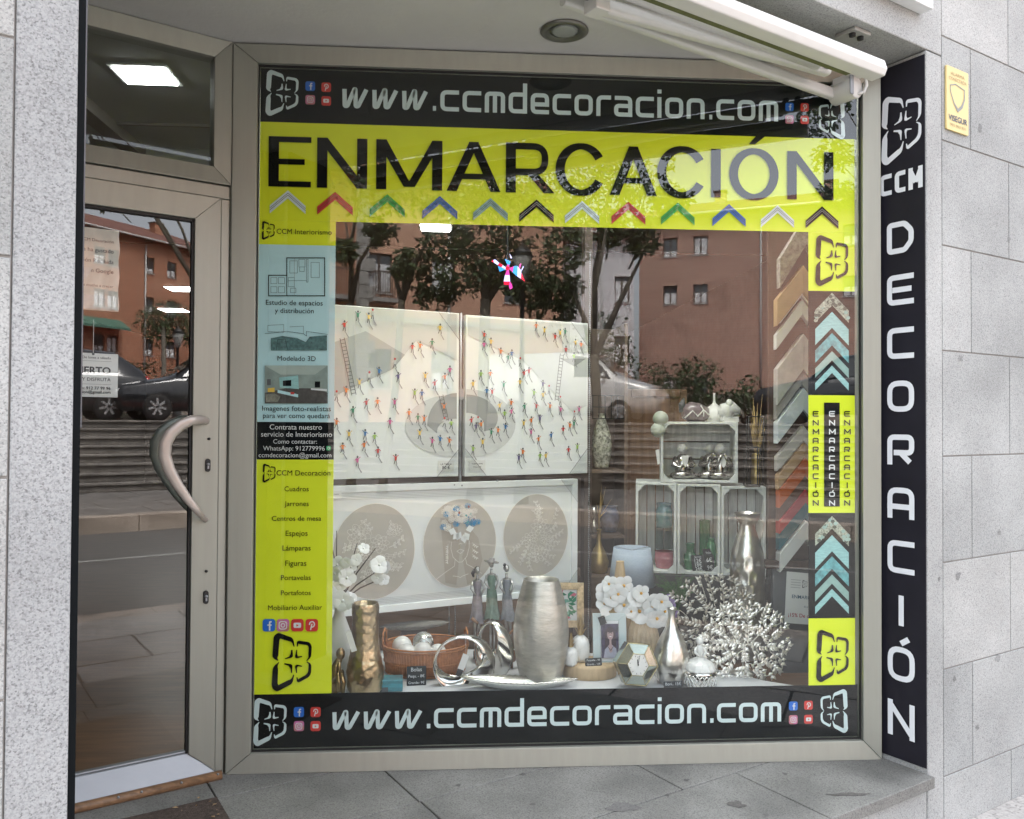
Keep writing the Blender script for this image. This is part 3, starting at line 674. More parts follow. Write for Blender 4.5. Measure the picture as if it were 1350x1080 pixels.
for a0, b0, a1, b1 in ((dxg-.008, zg0, dxg-.0005, zg1), (-.85, zg1-.010, dxg, zg1-.0005)): w.box((a0, b0, -.01), (a1, b1, .012), RUBB)
w.build('gasket', dr)
w = MB(TD); w.rect(-.85, zg0-.01, dxg+.01, zg1+.01, 0, GLD); w.build('pane', dr)
WOOD = mat('threshold_wood', (.20, .11, .055), .45, var=.45, scale=12, stretch=(.3, 5, 5), bump=.3)
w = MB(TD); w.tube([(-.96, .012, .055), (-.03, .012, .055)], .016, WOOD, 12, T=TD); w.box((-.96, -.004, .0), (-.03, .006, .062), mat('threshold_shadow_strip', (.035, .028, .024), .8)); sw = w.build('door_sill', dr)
w = MB(TD)
for a in (-.045, -.165, -.29, -.36): w.ball((a, .022, .068), .0045, ALU, 8, 5)
w.build('screw', sw)
# pull handle
HM = mat('handle_pearl_grey', (.46, .41, .37), .32, .35, var=.06, scale=14)
hp = [(274, 556), (262, 553.5), (246, 554), (232, 560), (219, 571), (212, 584), (211, 600), (217, 618), (227, 636), (240, 655), (253, 671), (264, 682), (272, 686)]
def handle(c, m, grow=1):
    w = MB(TD); P = []; rr = []
    for i, p in enumerate(hp):
        a, b = DP(*p); k = i/(len(hp)-1); P.append((a, b, c*min(1, .25+2.6*min(k, 1-k)*2))); rr.append((.0085+.0125*sin(pi*min(1, k*1.0+.08)))*grow)
    from itertools import chain
    Q = []; QR = []
    for i in range(len(P)-1):
        for j in range(3):
            t = j/3; Q.append(tuple(P[i][z]*(1-t)+P[i+1][z]*t for z in range(3))); QR.append(rr[i]*(1-t)+rr[i+1]*t)
    Q.append(P[-1]); QR.append(rr[-1])
    w.tube(Q, QR, m, 16, flat=.5, ref=(0, 0, 1)); return w.build('handle', dr)
handle(.075, HM)
o = handle(-.075, mat('handle_grey_green', (.20, .22, .20), .35, .5)); 
for px, py in ((271, 613), (268.5, 785.5)):
    a, b = DP(px, py); w = MB(TD)
    w.prism(rrect(a, b, .017, .046, .0084), .02, .036, RUBB); lk = w.build('lock', dr, bevel=.002)
    w = MB(TD); w.tube([(a, b+.004, .03), (a, b+.004, .042)], .0052, ALU, 12); w.prism([(a-.0026, b-.012), (a+.0026, b-.012), (a+.0026, b+.004), (a-.0026, b+.004)], .036, .0405, ALU); w.build('cylinder', lk)
for px, py in ((272.5, 578.5), (269, 751.5)):
    a, b = DP(px, py); w = MB(TD); w.tube([(a, b, .02), (a, b, .0335)], .0048, RUBB, 12); w.build('screw_hole', dr)
# papers on the inside of the door glass
PAPER = mat('white_paper', (.70, .71, .69), .7, var=.04)
def dbox(px0, py0, px1, py1): a0, b0 = DP(px0, py0); a1, b1 = DP(px1, py1); return a0, min(b0, b1), a1, max(b0, b1)
a1, b1 = DP(158.5, 304); _, b0 = DP(158.5, 411); a0 = a1-.21
PAPER2 = mat('bright_paper', (.82, .84, .82), .7, var=.03)
t = thing('notice_sheet', 'taped and wrinkled notice sheet asking for a review, upper part of the door glass', 'notice', tuple(TD @ Vc(((a0+a1)/2, b0, -.02))))
w = MB(TD); n = 14
CRUM = mat('wrinkled_paper', (.78, .80, .73), .6, var=.12, scale=12, bump=.6, bscale=14)
v = []; 
for j in range(n+1):
    for i in range(n+1): v.append((a0+(a1-a0)*i/n+.002*sin(j*1.3), b0+(b1-b0)*j/n, -.012-.003*sin(i*1.7+j)*sin(j*.9)))
w.add(v, [(j*(n+1)+i, j*(n+1)+i+1, (j+1)*(n+1)+i+1, (j+1)*(n+1)+i) for j in range(n) for i in range(n)], CRUM, True)
w.build('sheet', t)
w = MB(TD)
for s, k, wd in (('CCM Decoración', .85, .10), ('Si te ha gustado', .73, .115), ('la Atención Recibida', .60, .15), ('una Reseña en Google', .48, .165), ('nos ayudarás mucho a crecer', .30, .15), ('muchas gracias', .16, .1)):
    text(w, s, a1-.018, b0+(b1-b0)*k, wd, -.0065, DGREY, align='R', bold=.01 if k in (.48,) else 0)
w.build('lettering', t)
w = MB(TD); w.rect(a0+.02, b0+.004, a1-.004, b0+.05, -.0062, mat('torn_tape', (.72, .76, .73), .3, var=.15, scale=25)); w.poly([(a0+.05, b0+.09), (a0+.11, b0+.1), (a0+.13, b0+.14), (a0+.08, b0+.135)], -.006, mat('torn_tape', (.72, .76, .73), .3)); w.build('tape', t)
a1, b1 = DP(156.5, 467); _, b0 = DP(156, 524); a0 = a1-.20
t = thing('open_sign', 'white hanging sign reading ABIERTO behind the door glass', 'sign', tuple(TD @ Vc(((a0+a1)/2, b0, -.02))))
w = MB(TD); w.box((a0, b0, -.014), (a1, b1, -.011), PAPER2); w.build('board', t)
w = MB(TD)
for s, k, wd, bd in (('De lunes a sábado', .90, .085, 0), ('ABIERTO', .60, .13, .03), ('PASA Y DISFRUTA', .40, .125, .0), ('Teléfono: 912 77 99 96', .20, .13, .01), ('ccmdecoracion@gmail.com', .11, .15, .01)): text(w, s, a1-.022, b0+(b1-b0)*k, wd, -.0098, BLKT, align='R', bold=bd)
w.rect(a0+.02, b0+(b1-b0)*.29, a1-.02, b0+(b1-b0)*.295, -.0098, DGREY); w.rect(a0+.02, b0+(b1-b0)*.82, a1-.02, b0+(b1-b0)*.825, -.0098, DGREY)
w.build('lettering', t)
am = a1-.075; w = MB(TD); w.tube([(am, b1-.004, -.012), (am, DP(114, 420)[1], -.012)], .0012, PAPER, 6); w.ball((am, b1-.003, -.010), .004, DGREY, 8, 5); w.build('string', t)
GM0 = mat('dull_grey_trim', (.16, .16, .17), .5, .3)
# dark strip along the pillar edge (edge of a sign panel) with its metal trim
w = MB(TF); w.box((sP+.0005, -.02, -.335), (sP+.0125, 3.0, -.006), BLK); pn = solo(w, 'sign_panel', 'thin black sign panel seen edge on along the left granite pillar', 'sign panel', bevel=.001)
w = MB(TF); w.box((sP+.013, 1.235, -.03), (sP+.0155, 3.0, -.016), GM0); w.build('metal_trim', pn)

# ================================================================== RIGHT REVEAL SIGN, ALARM PLATE, SHOP SIGN, AWNING, LIGHT
def JP(px, py): p = TJ.inverted() @ Pv(px, py, J0, JA); return p.x, p.y
VWH = mat('sign_white_acrylic', (.80, .83, .86), .4, var=.02); GSH = mat('sign_black_panel', (.011, .010, .017), .4, var=.15)
t = thing('letter_sign', 'tall black sign on the right reveal reading CCM DECORACIÓN downwards', 'sign', tuple(J0+Vc((.05, -.09, 1.3))))
w = MB(TJ); w.box((.004, .018, -.012), (.1885, 2.596, .003), GSH); pn = w.build('panel', t, bevel=.001)
x, z = JP(1189, 168); w = MB(TJ); xl, xr = JP(1162, 168)[0], JP(1218, 168)[0]
logo(w, (xl+xr)/2+.004, z, (xr-xl)*.92, .245, .007, VWH); w.build('emblem', t)
w = MB(TJ)
for ch, p0, p1 in (('C', 1161, 1177), ('C', 1181, 1195), ('M', 1199, 1217)):
    a, b = JP(p0, 236)[0], JP(p1, 236)[0]; tec(w, ch, a, JP(1189, 254)[1], b-a, .080, .017, .007, VWH)
w.build('lettering', t)
for ch, y0, y1 in (('D', 292, 334), ('E', 362, 402), ('C', 432, 473), ('O', 502, 543), ('R', 573, 613), ('A', 643, 684), ('C', 713, 756), ('I', 785, 825), ('Ó', 853, 898), ('N', 925, 972)):
    w = MB(TJ); z1 = JP(1189, y0)[1]; z0 = JP(1189, y1)[1]; a, b = JP(1171, 500)[0], JP(1206.5, 500)[0]
    if ch == 'I': a, b = (a+b)/2-.009, (a+b)/2+.011
    h = z1-z0; tec(w, ch, a, z0, b-a, h, .020, .007, VWH); w.build('letter', t)
al = TF.inverted(); q0 = al @ Pv(1245, 88, F0, FA); q1 = al @ Pv(1275, 180, F0, FA)
a0, a1, b0, b1 = q0.x, q1.x-.004, q1.y-.002, q0.y+.006
YP = mat('alarm_yellow', (.66, .52, .22), .5, var=.07, scale=5)
t = thing('alarm_plate', 'faded yellow alarm company plate on the granite wall', 'alarm sign', tuple(TF @ Vc(((a0+a1)/2, b0, 0))))
w = MB(TF); w.prism(rrect((a0+a1)/2, (b0+b1)/2, a1-a0, b1-b0, .006), .001, .008, YP); w.build('plate', t, bevel=.001)
AT = mat('alarm_faded_print', (.38, .27, .12), .6); AG = mat('alarm_grey_print', (.25, .26, .24), .6); ABL = mat('alarm_blue_print', (.04, .06, .12), .6)
w = MB(TF); cx = (a0+a1)/2; hh = b1-b0; ww = a1-a0
text(w, 'ALARMA', cx, b0+hh*.89, ww*.62, .0092, AT, h=.013); text(w, 'CONECTADA', cx, b0+hh*.81, ww*.8, .0092, AT, h=.013); text(w, '902 903 931', cx, b0+hh*.085, ww*.7, .0092, AT, h=.011)
w.build('lettering', t)
w = MB(TF); text(w, 'VISEGUR', cx, b0+hh*.19, ww*.85, .0092, ABL, h=.022, bold=.015); w.build('lettering', t)
w = MB(TF); s_ = [(cx-ww*.34, b0+hh*.70), (cx-ww*.1, b0+hh*.74), (cx+ww*.3, b0+hh*.70), (cx+ww*.3, b0+hh*.55), (cx+ww*.18, b0+hh*.42), (cx, b0+hh*.34), (cx-ww*.18, b0+hh*.44), (cx-ww*.33, b0+hh*.6)]
w.ribbon(s_, [.004, .004, .004, .007, .012, .012, .006, .004], .0092, AG, closed=True); w.build('shield', t)
w = MB(TF); w.box((-2.4, 2.727, .001), (-.036, 3.25, .05), WHT); t = solo(w, 'shop_sign', 'white shop sign on the lintel, only its lower corner in view', 'shop sign', bevel=.003)
w = MB(TF); text(w, 'CCM DECORACIÓN', -1.1, 2.93, 1.75, .0525, ICB, h=.22); w.build('lettering', t)
# awning, folded
AW = mat('awning_white_lacquer', (.66, .655, .63), .35, var=.05, scale=5); AWD = mat('awning_shadow_gap', (.10, .10, .07), .6); FAB = mat('awning_olive_fabric', (.14, .15, .06), .8, var=.2, scale=20)
aw = thing('folded_awning', 'folded white awning with its arms tucked under the lintel', 'awning', tuple(TF @ Vc((-1.2, 2.5, -.1))))
_e = FDI @ Pz(1160, 104, 2.445); s1 = _e.x
w = MB(TF); w.prism([(-.03, 2.445), (.02, 2.447), (.03, 2.47), (.02, 2.502), (-.03, 2.506), (-.045, 2.47)], -s1, 2.42, AW, T=TF @ Matrix(((0, 0, -1, 0), (0, 1, 0, 0), (1, 0, 0, _e.z), (0, 0, 0, 1)))); w.build('front_bar', aw, bevel=.004)
w = MB(TF); w.box((-2.4, 2.475, -.098), (s1-.06, 2.50, -.054), FAB); w.tube([(-2.4, 2.520, -.140), (s1-.16, 2.520, -.140)], .032, AW, 16); w.build('fabric_roll', aw)
def arm(p, q_, name, rw, rh):
    w = MB(TF); P, Q = Vc(p), Vc(q_); d = (Q-P); L = d.length; d.normalize(); u = Vc((0, 1, 0)); u = (u-d*d.dot(u)).normalized(); n = d.cross(u)
    M = Matrix((d, u, n)).transposed().to_4x4(); M.translation = P
    w.prism(rrect(0, 0, 2*rw, 2*rh, min(rw, rh)*.7), 0, L, AW, T=TF @ M @ Matrix(((0, 0, 1, 0), (0, 1, 0, 0), (1, 0, 0, 0), (0, 0, 0, 1)))); return w.build(name, aw, bevel=.002)
def ap(px, py, t):                           # a point of the place on the sheet t metres out from the facade
    P0 = TF @ Vc((0, 0, t)); return FDI @ Pv(px, py, P0, FA)
A = ap(790, 7, -.17); Bq = ap(1090, 92, -.17); arm(A, Bq, 'arm', .020, .024)
A2 = ap(742, -2, -.25); B2 = ap(1108, 128, -.25); arm(A2, B2, 'arm', .016, .021)
w = MB(TF); e = ap(1110, 122, -.225)
w.tube([(e.x, e.y, e.z-.035), (e.x, e.y, e.z+.06)], .040, AW, 20); w.box((e.x-.03, e.y-.02, e.z-.02), (e.x+.012, e.y+.05, e.z+.05), AW); w.box((e.x-.042, e.y-.035, e.z+.061), (e.x-.022, e.y+.04, e.z+.067), ALU); w.ball((e.x+.036, e.y-.012, e.z+.05), .008, ALU, 8, 5); w.build('elbow_joint', aw, bevel=.003)
w = MB(TF); g = ap(1140, 110, -.15); w.tube([(g.x-.03, g.y+.035, g.z), (g.x+.005, g.y+.03, g.z), (g.x+.012, g.y-.005, g.z), (g.x-.005, g.y-.035, g.z), (g.x-.03, g.y-.04, g.z-.03)], .006, AW, 8); w.box((g.x-.075, g.y+.02, g.z-.03), (g.x-.01, g.y+.05, g.z+.03), AW); w.build('bracket', aw, bevel=.002)
h = ap(1092, 82, -.14); w = MB(TF); w.box((h.x-.012, h.y-.02, h.z-.02), (h.x+.012, h.y+.022, h.z+.03), ALU); w.build('arm_clip', aw, bevel=.002)
h = ap(787, 8, -.16); w = MB(TF); w.cbox((h.x, h.y, h.z), (.05, .045, .06), AW); w.cbox((h.x-.05, h.y+.02, h.z), (.10, .014, .03), ALU); w.build('shoulder_joint', aw, bevel=.003)
g = ap(1137, 50, -.03); w = MB(TF); w.box((g.x-.04, ZC-.010, -.11), (g.x+.05, ZC+.003, -.03), mat('bracket_grey', (.34, .34, .32), .6))
w.build('mounting_plate', aw, bevel=.003)
for dx in (-.02, .025): w = MB(TF); w.tube([(g.x+dx, ZC-.02, -.055), (g.x+dx, ZC-.01, -.055)], .011, DARK, 10); w.build('bolt', aw)
# recessed light
c = Pz(744, 40, ZC)
t = thing('downlight', 'round grey recessed spotlight set in the white soffit', 'ceiling light', (c.x, c.y, ZC))
GM = mat('downlight_grey_metal', (.20, .20, .18), .4, .6); 
w = MB(); w.lathe([(.060, .0), (.082, -.001), (.084, -.005), (.066, -.012), (.058, -.004), (.05, -.002)], GM, (c.x, c.y, ZC), 40); w.build('ring', t)
w = MB(); w.lathe([(.05, -.004), (.035, -.009), (.001, -.010)], mat('downlight_lens', (.34, .36, .34), .25), (c.x, c.y, ZC), 32); w.build('lens', t)
# brown mat let into the floor
w = MB(TF); w.box((-2.95, .001, -1.13), (-2.2, .007, -.55), mat('mat_brown_fibre', (.075, .055, .045), .95, var=.5, scale=90, bump=1, bscale=300)); o = solo(w, 'door_mat', 'dark brown fibre mat lying on the floor in front of the door', 'door mat')
LEAFD = mat('dry_leaf', (.30, .20, .11), .8, var=.4, scale=30)
for i in range(9):
    px, py = [(262,1052),(283,1061),(286,1068),(288,1074),(277,1057),(240,1069),(231,1065),(281,1077),(259,1062)][i]; p = Pz(px, py, .009); a = random.uniform(0, 6); r = random.uniform(.004, .011)
    w = MB(); w.add([(p.x+r*cos(a), p.y+r*sin(a), p.z), (p.x-.5*r*sin(a), p.y+.5*r*cos(a), p.z+.003), (p.x-r*cos(a), p.y-r*sin(a), p.z+.001), (p.x+.5*r*sin(a), p.y-.5*r*cos(a), p.z+.002)], [(0, 1, 2, 3)], LEAFD)
    tag(w.build('leaf_scrap'), 'dry leaf scrap lying on the brown door mat', 'leaf', 'dry leaf scraps on the door mat')

# ================================================================== THE STREET OPPOSITE (seen reflected in the glass)
def vW(px, py, yv): p = Py(px, py, yv); return Vc((p.x, -p.y, p.z))    # a point seen mirrored in the window
DN = Vc((sin(R(DA)), -cos(R(DA)), 0))
def vD(px, py, d): p = CAM+ray(px, py)*(d/FPX); return p-2*DN*((p-K).dot(DN))  # the same in the door
def sxy(p): q = FDI @ p; return q.x, q.z, q.y           # street s, t, z
BR1 = brick('orange_brick', (.46, .18, .095), (.36, .15, .08), (.36, .26, .2), bw=.5, rh=.15, msize=.018)
BR2 = brick('brown_brick', (.46, .265, .20), (.35, .195, .15), (.42, .35, .30), bw=.5, rh=.15, msize=.02)
PEACH = mat('peach_render', (.55, .33, .23), .9, var=.08, scale=1.5); WREN = mat('white_render', (.62, .63, .65), .9, var=.05, scale=1)
ROOF = mat('clay_roof_tiles', (.15, .06, .045), .8, var=.35, scale=5, stretch=(3, .6, 1), bump=.6); STONQ = granite('quoin_stone', (.34, .33, .31), 30, .6, .2)
WFR = mat('window_frame_brown', (.09, .06, .045), .6); PANE = mat('house_window_glass', (.05, .06, .07), .06, var=.3, scale=.7, spec=1.0); CURT = mat('window_curtain', (.62, .64, .66), .8, var=.15, scale=3)
GUT = mat('gutter_grey', (.42, .42, .41), .5); WHP = mat('fence_green_metal', (.07, .16, .12), .6)
def house(name, label, P, Q, depth, z0, z1, wm, cols, rows, ww, wh, roof=True, extra=None):
    d = (Q-P); d.z = 0; L = d.length; d.normalize(); n = Vc((d.y, -d.x, 0))
    if n.dot(CAM-P) < 0: n = -n
    T = Matrix((d, Vc((0, 0, 1)), n)).transposed().to_4x4(); T.translation = Vc((P.x, P.y, 0))
    t = thing(name, label, 'building', (P.x, P.y, z0))
    # wall with real window openings: strips between them
    w = MB(T); xs = sorted(cols); zs = sorted(rows)
    zc = z0
    for zr_ in zs+[None]:
        zt = zr_-wh/2 if zr_ is not None else z1
        w.box((0, zc, -.3), (L, zt, 0), wm)
        if zr_ is not None:
            xa = 0
            for x in xs+[None]:
                xb = x-ww/2 if x is not None else L
                if xb > xa: w.box((xa, zr_-wh/2, -.3), (xb, zr_+wh/2, 0), wm)
                if x is not None: xa = x+ww/2
            zc = zr_+wh/2
    w.box((0, z0, -depth), (.3, z1, -.3), wm); w.box((L-.3, z0, -depth), (L, z1, -.3), wm); w.box((.3, z0, -depth), (L-.3, z1, -depth+.3), wm)
    w.box((.3, z1-.3, -depth+.3), (L-.3, z1-.05, -.3), wm)
    w.build('wall', t)
    for zr_ in zs:
        for x in xs:
            f = MB(T); a, b = ww/2, wh/2
            for r_ in ((x-a, zr_-b, x-a+.06, zr_+b), (x+a-.06, zr_-b, x+a, zr_+b), (x-a+.06, zr_-b, x+a-.06, zr_-b+.06), (x-a+.06, zr_+b-.06, x+a-.06, zr_+b), (x-.04, zr_-b+.06, x+.04, zr_+b-.06)): f.box((r_[0], r_[1], -.16), (r_[2], r_[3], -.10), WFR)
            f.box((x-a-.05, zr_-b-.06, -.1), (x+a+.05, zr_-b-.003, .05), GUT)
            fo = f.build('window', t); g = MB(T); g.box((x-a+.05, zr_-b+.05, -.15), (x+a-.05, zr_+b-.05, -.13), PANE); 
            if random.random() < .93: g.box((x-a+.06, zr_-b+.06, -.129), (x+a-.06, zr_-b+wh*random.uniform(.3, .9), -.122), CURT)
            g.build('pane', fo)
    if roof:
        r = MB(T); e = .5; h = min(depth*.22, 2.2)
        r.add([(-e, z1, e), (L+e, z1, e), (L+e, z1, -depth-e), (-e, z1, -depth-e), (e*2, z1+h, -depth/2), (L-e*2, z1+h, -depth/2), (-e, z1+.12, e), (L+e, z1+.12, e), (L+e, z1+.12, -depth-e), (-e, z1+.12, -depth-e)], [(0,1,7,6), (1,2,8,7), (2,3,9,8), (3,0,6,9), (6,7,5,4), (8,9,4,5), (7,8,5), (9,6,4), (3,2,1,0)], ROOF)
        ro = r.build('roof', t); g = MB(T); g.tube([(-e, z1+.02, e+.06), (L+e, z1+.02, e+.06)], .08, GUT, 8); g.build('gutter', ro)
        for x in (L*.3, L*.75):
            c = MB(T); c.box((x-.35, z1+.2, -depth*.35-.3), (x+.35, z1+h+.1, -depth*.35+.3), wm); c.box((x-.42, z1+h+.1, -depth*.35-.37), (x+.42, z1+h+.2, -depth*.35+.37), WFR); c.build('chimney', ro)
        for x in (L*.49,):
            c = MB(T); c.tube([(x, z0, .08), (x, z1, .08)], .06, GUT, 8); c.build('downpipe', t)
    return t, T, L
ZT = 1.24
# brick block in the right half of the window
P, Q = vW(843, 285, 46.5), vW(1190, 262, 40.2); L = (Q-P).xy.length
u = lambda px: L*(px-843)/(1190-843)
house('brick_block', 'long brown brick block with pairs of windows behind the right of the street', P, Q, 11, ZT, 13.75, BR2, [u(888), u(931), u(1128), u(1165)], [9.1-2.8*2+.0, 9.1-.05, 11.95], .85, 1.15)
P, Q = vW(752, 305, 40), vW(836, 305, 40); house('white_house', 'plain white rendered house with a red roof between the trees', P, Q, 9, ZT, 11.3, WREN, [2.8], [5.2, 8.4], .8, 1.4)
P, Q = vW(425, 292, 27.5), vW(742, 285, 31.5); L = (Q-P).xy.length
t, T, _ = house('peach_house', 'peach rendered house with stone quoins and a balcony', P, Q, 8, ZT, 10.6, PEACH, [L*.215, L*.47, L*.78], [3.3, 6.95], 1.0, 1.5)
w = MB(T)
for i in range(18): w.box((L*.125, ZT+.52*i, .001), (L*.125+(.75 if i % 2 else .5), ZT+.52*i+.5, .05), STONQ)
w.build('quoin', t, bevel=.02)
w = MB(T); w.box((0, ZT, .002), (L*.12, 10.5, .03), BR1); w.build('brick_panel', t)
for a, b in ((L*.02, L*.115), (L*.17, L*.27)):
    w = MB(T); w.box((a, 5.75, .06), (b, 5.9, .75), STONQ); 
    for i in range(12): x = a+(b-a)*i/11; w.box((x-.015, 5.9, .70), (x+.015, 6.85, .73), WFR)
    w.box((a, 6.85, .68), (b, 6.9, .75), WFR); w.build('balcony', t)
w = MB(T); w.box((0, 5.1, .06), (L, 5.3, .14), STONQ); w.build('string_course', t)
# brick house seen in the door
P, Q = vD(60, 288, 49.5), vD(300, 339, 62.5); L = (Q-P).xy.length
P2, Q2 = vD(104, 297, 52), vD(253, 329, 59); d0 = (P2-P).xy.length; L2_ = (Q2-P2).xy.length
def ud(px): 
    D_ = (Q2-P2).normalized(); n_ = Vc((D_.y, -D_.x, 0)); r_ = ray(px, 340); r_ = r_-2*DN*r_.dot(DN); c_ = CAM-2*DN*((CAM-K).dot(DN)); x = c_+r_*(n_.dot(P2-c_)/n_.dot(r_)); return (x-P).dot(D_)
t, T, L = house('brick_house', 'orange brick house with a tiled roof, chimneys and a downpipe', P, Q, 10, ZT, 13.6, BR1, [ud(128), ud(147), ud(198), ud(230)], [12.3-.35, 9.2, 6.3], .8, 1.1)
w = MB(T); x = ud(118); w.add([(x-2, 7.9, .02), (x+2, 7.9, .02), (x+2, 7.3, 1.1), (x-2, 7.3, 1.1), (x+2, 7.15, 1.1), (x-2, 7.15, 1.1)], [(0,1,2,3), (3,2,4,5)], WHP); w.build('window_awning', t)
house('far_block', 'tall pale brick apartment block closing the left end of the street', st(-44, 46, 0), st(-21, 42, 0), 10, ZT, 15.5, BR1, [3, 7, 11, 15, 19], [4, 7, 10, 13], 1.1, 1.3)
house('end_block', 'red brick apartment block at the right end of the street', st(14, 40, 0), st(38, 40, 0), 10, ZT, 15.0, BR2, [3, 7, 11, 15, 19], [4, 7, 10, 13], 1.1, 1.3)
# low boundary wall and railing on the terrace
w = MB(TF); w.box((-30, ZT, -.0+24), (22, ZT+1.0, 24.35), mat('boundary_stone', (.24, .22, .19), .9, var=.35, scale=2.5)); t = solo(w, 'boundary_wall', 'low stone wall running along the back of the parking level', 'wall')
# ---- trees
BARK = mat('grey_bark', (.10, .085, .065), .9, var=.4, scale=14, bump=.8); 
LEAF = [mat('leaf_green_dark', (.035, .06, .022), .6, var=.4, scale=3), mat('leaf_green_mid', (.06, .095, .035), .6, var=.4, scale=3), mat('leaf_green_pale', (.11, .13, .065), .6, var=.4, scale=3)]
def crown(mb, blobs, n, ls, seed, mats=LEAF, wts=(5, 4, 1.5)):
    rd = random.Random(seed)
    for _ in range(n):
        c, r = rd.choice(blobs); 
        while True:
            p = Vc((rd.uniform(-1, 1), rd.uniform(-1, 1), rd.uniform(-1, 1)))
            if .15 < p.length < 1: break
        if (sin(p.x*5+c.x*3)+sin(p.y*6+c.y*5)+sin(p.z*5.5+c.z*4)) < -.6: continue
        p = Vc(c)+Vc((p.x*r, p.y*r, p.z*r*.8))
        a = Vc((rd.uniform(-1, 1), rd.uniform(-1, 1), rd.uniform(-1, .4))).normalized(); b = a.orthogonal().normalized(); b = Matrix.Rotation(rd.uniform(0, 6), 3, a) @ b
        s_ = ls*rd.uniform(.6, 1.3)
        mb.add([p, p+a*s_*.5+b*s_*.28, p+a*s_, p+a*s_*.5-b*s_*.28], [(0, 1, 2, 3)], rd.choices(mats, wts)[0])
def tree(base, fork, limbs, blobs, n, ls, label, r=.11, seed=1, cat='tree', group='street trees on the far side'):
    t = thing('street_tree', label, cat, tuple(base), group)
    w = MB(); mid = base.lerp(fork, .5)+Vc((.05, .03, 0)); w.tube([base, base.lerp(fork, .1), mid, fork], [r*1.5, r*1.05, r*.9, r*.85], BARK, 10)
    for q in limbs: m_ = fork.lerp(q, .45)+Vc((random.uniform(-.12, .12), random.uniform(-.12, .12), .1)); w.tube([fork-Vc((0, 0, .05)), m_, q], [r*.7, r*.5, r*.2], BARK, 7)
    for c, rr in blobs:
        for k in range(5):
            a = Vc((random.uniform(-1, 1), random.uniform(-1, 1), random.uniform(-.6, 1)))*rr*.8; w.tube([fork.lerp(Vc(c), .75), Vc(c), Vc(c)+a], [r*.22, r*.14, r*.05], BARK, 5)
    w.build('trunk', t); w = MB(); crown(w, blobs, n, ls, seed); w.build('crown', t); return t
def tp(px, py, t_):                          # mirrored window point on the street line t_
    d = ray(px, py); d = Vc((d.x, -d.y, d.z)); c = Vc((CAM.x, -CAM.y, CAM.z)); n = TF.to_3x3() @ Vc((0, 0, 1)); P0 = st(0, t_, 0); return c+d*(n.dot(P0-c)/n.dot(d))
def tpd(px, py, t_):
    d = ray(px, py); d = d-2*DN*d.dot(DN); c = CAM-2*DN*((CAM-K).dot(DN)); n = TF.to_3x3() @ Vc((0, 0, 1)); P0 = st(0, t_, 0); return c+d*(n.dot(P0-c)/n.dot(d))
def gb(p, z): return Vc((p.x, p.y, z))
T9 = 9.3
mx_ = lambda p, r: (Vc(p), r)
p = tp(786, 560, T9)
tree(gb(p, -.1), tp(783, 468, T9), [tp(850, 330, T9+.4), tp(800, 300, T9-.3), tp(752, 380, T9), tp(805, 240, T9)], [mx_(tp(750, 325, T9-.3), .45), mx_(tp(845, 318, T9+.4), .32), mx_(tp(805, 300, T9), .35), mx_(tp(790, 250, T9), .8), mx_(tp(735, 375, T9), .42), mx_(tp(850, 262, T9), .55), mx_(tp(740, 270, T9), .75), mx_(tp(830, 215, T9), .75), mx_(tp(885, 262, T9), .30), mx_(tp(760, 200, T9), .9)], 6200, .105, 'street tree with a three way fork in front of the white house', .09, 3)
p = tp(464, 500, T9+.5)
tree(gb(p, -.1), tp(462, 400, T9+.5), [tp(455, 290, T9+.5), tp(505, 295, T9+.6), tp(480, 230, T9)], [mx_(tp(452, 330, T9), .3), mx_(tp(500, 305, T9+.5), .35), mx_(tp(470, 235, T9), 1.0), mx_(tp(530, 240, T9), .8)], 3600, .105, 'slender leaning street tree in front of the stone quoins', .08, 5)
p = tp(505, 470, T9)
tree(gb(p, -.1), tp(530, 395, T9), [tp(556, 330, T9), tp(580, 290, T9), tp(520, 340, T9)], [mx_(tp(540, 350, T9), .38), mx_(tp(575, 385, T9+.3), .42), mx_(tp(590, 320, T9), .55), mx_(tp(600, 250, T9), .95)], 4200, .105, 'leaning street tree in front of the peach house', .075, 8)
p = tp(627, 470, T9-.2)
tree(gb(p, -.1), tp(640, 395, T9), [tp(655, 320, T9), tp(620, 330, T9), tp(690, 330, T9)], [mx_(tp(620, 355, T9), .65), mx_(tp(670, 345, T9+.3), .65), mx_(tp(700, 375, T9), .5), mx_(tp(650, 280, T9), 1.0), mx_(tp(700, 265, T9), 1.0), mx_(tp(660, 215, T9), 1.0), mx_(tp(730, 400, T9+1), .5)], 8000, .105, 'dense dark street tree behind the lamp post', .11, 11)
p = st(.95, 9.9, -.1)
tree(p, p+Vc((0, 0, 3.4)), [tp(1100, 190, T9+.5), tp(1075, 150, T9+.5), tp(1150, 180, T9+.5)], [mx_(tp(1075, 158, T9+.5), .35), mx_(tp(1100, 120, T9+.5), .5), mx_(tp(1098, 205, T9+.5), .3), mx_(tp(1105, 255, T9+.6), .3)], 1700, .10, 'street tree at the right whose crown shows over the end of the black banner', .045, 15)
p = tpd(212, 470, 17.5); tree(gb(p, ZT), tpd(215, 430, 22), [tpd(190, 420, 22), tpd(240, 425, 22)], [mx_(tpd(200, 423, 22), .55), mx_(tpd(222, 412, 22), .6), mx_(tpd(243, 430, 22), .6), mx_(tpd(210, 440, 22), .5), mx_(tpd(255, 440, 22), .6)], 3600, .10, 'round topped tree on the parking level in front of the orange brick house', .07, 19)
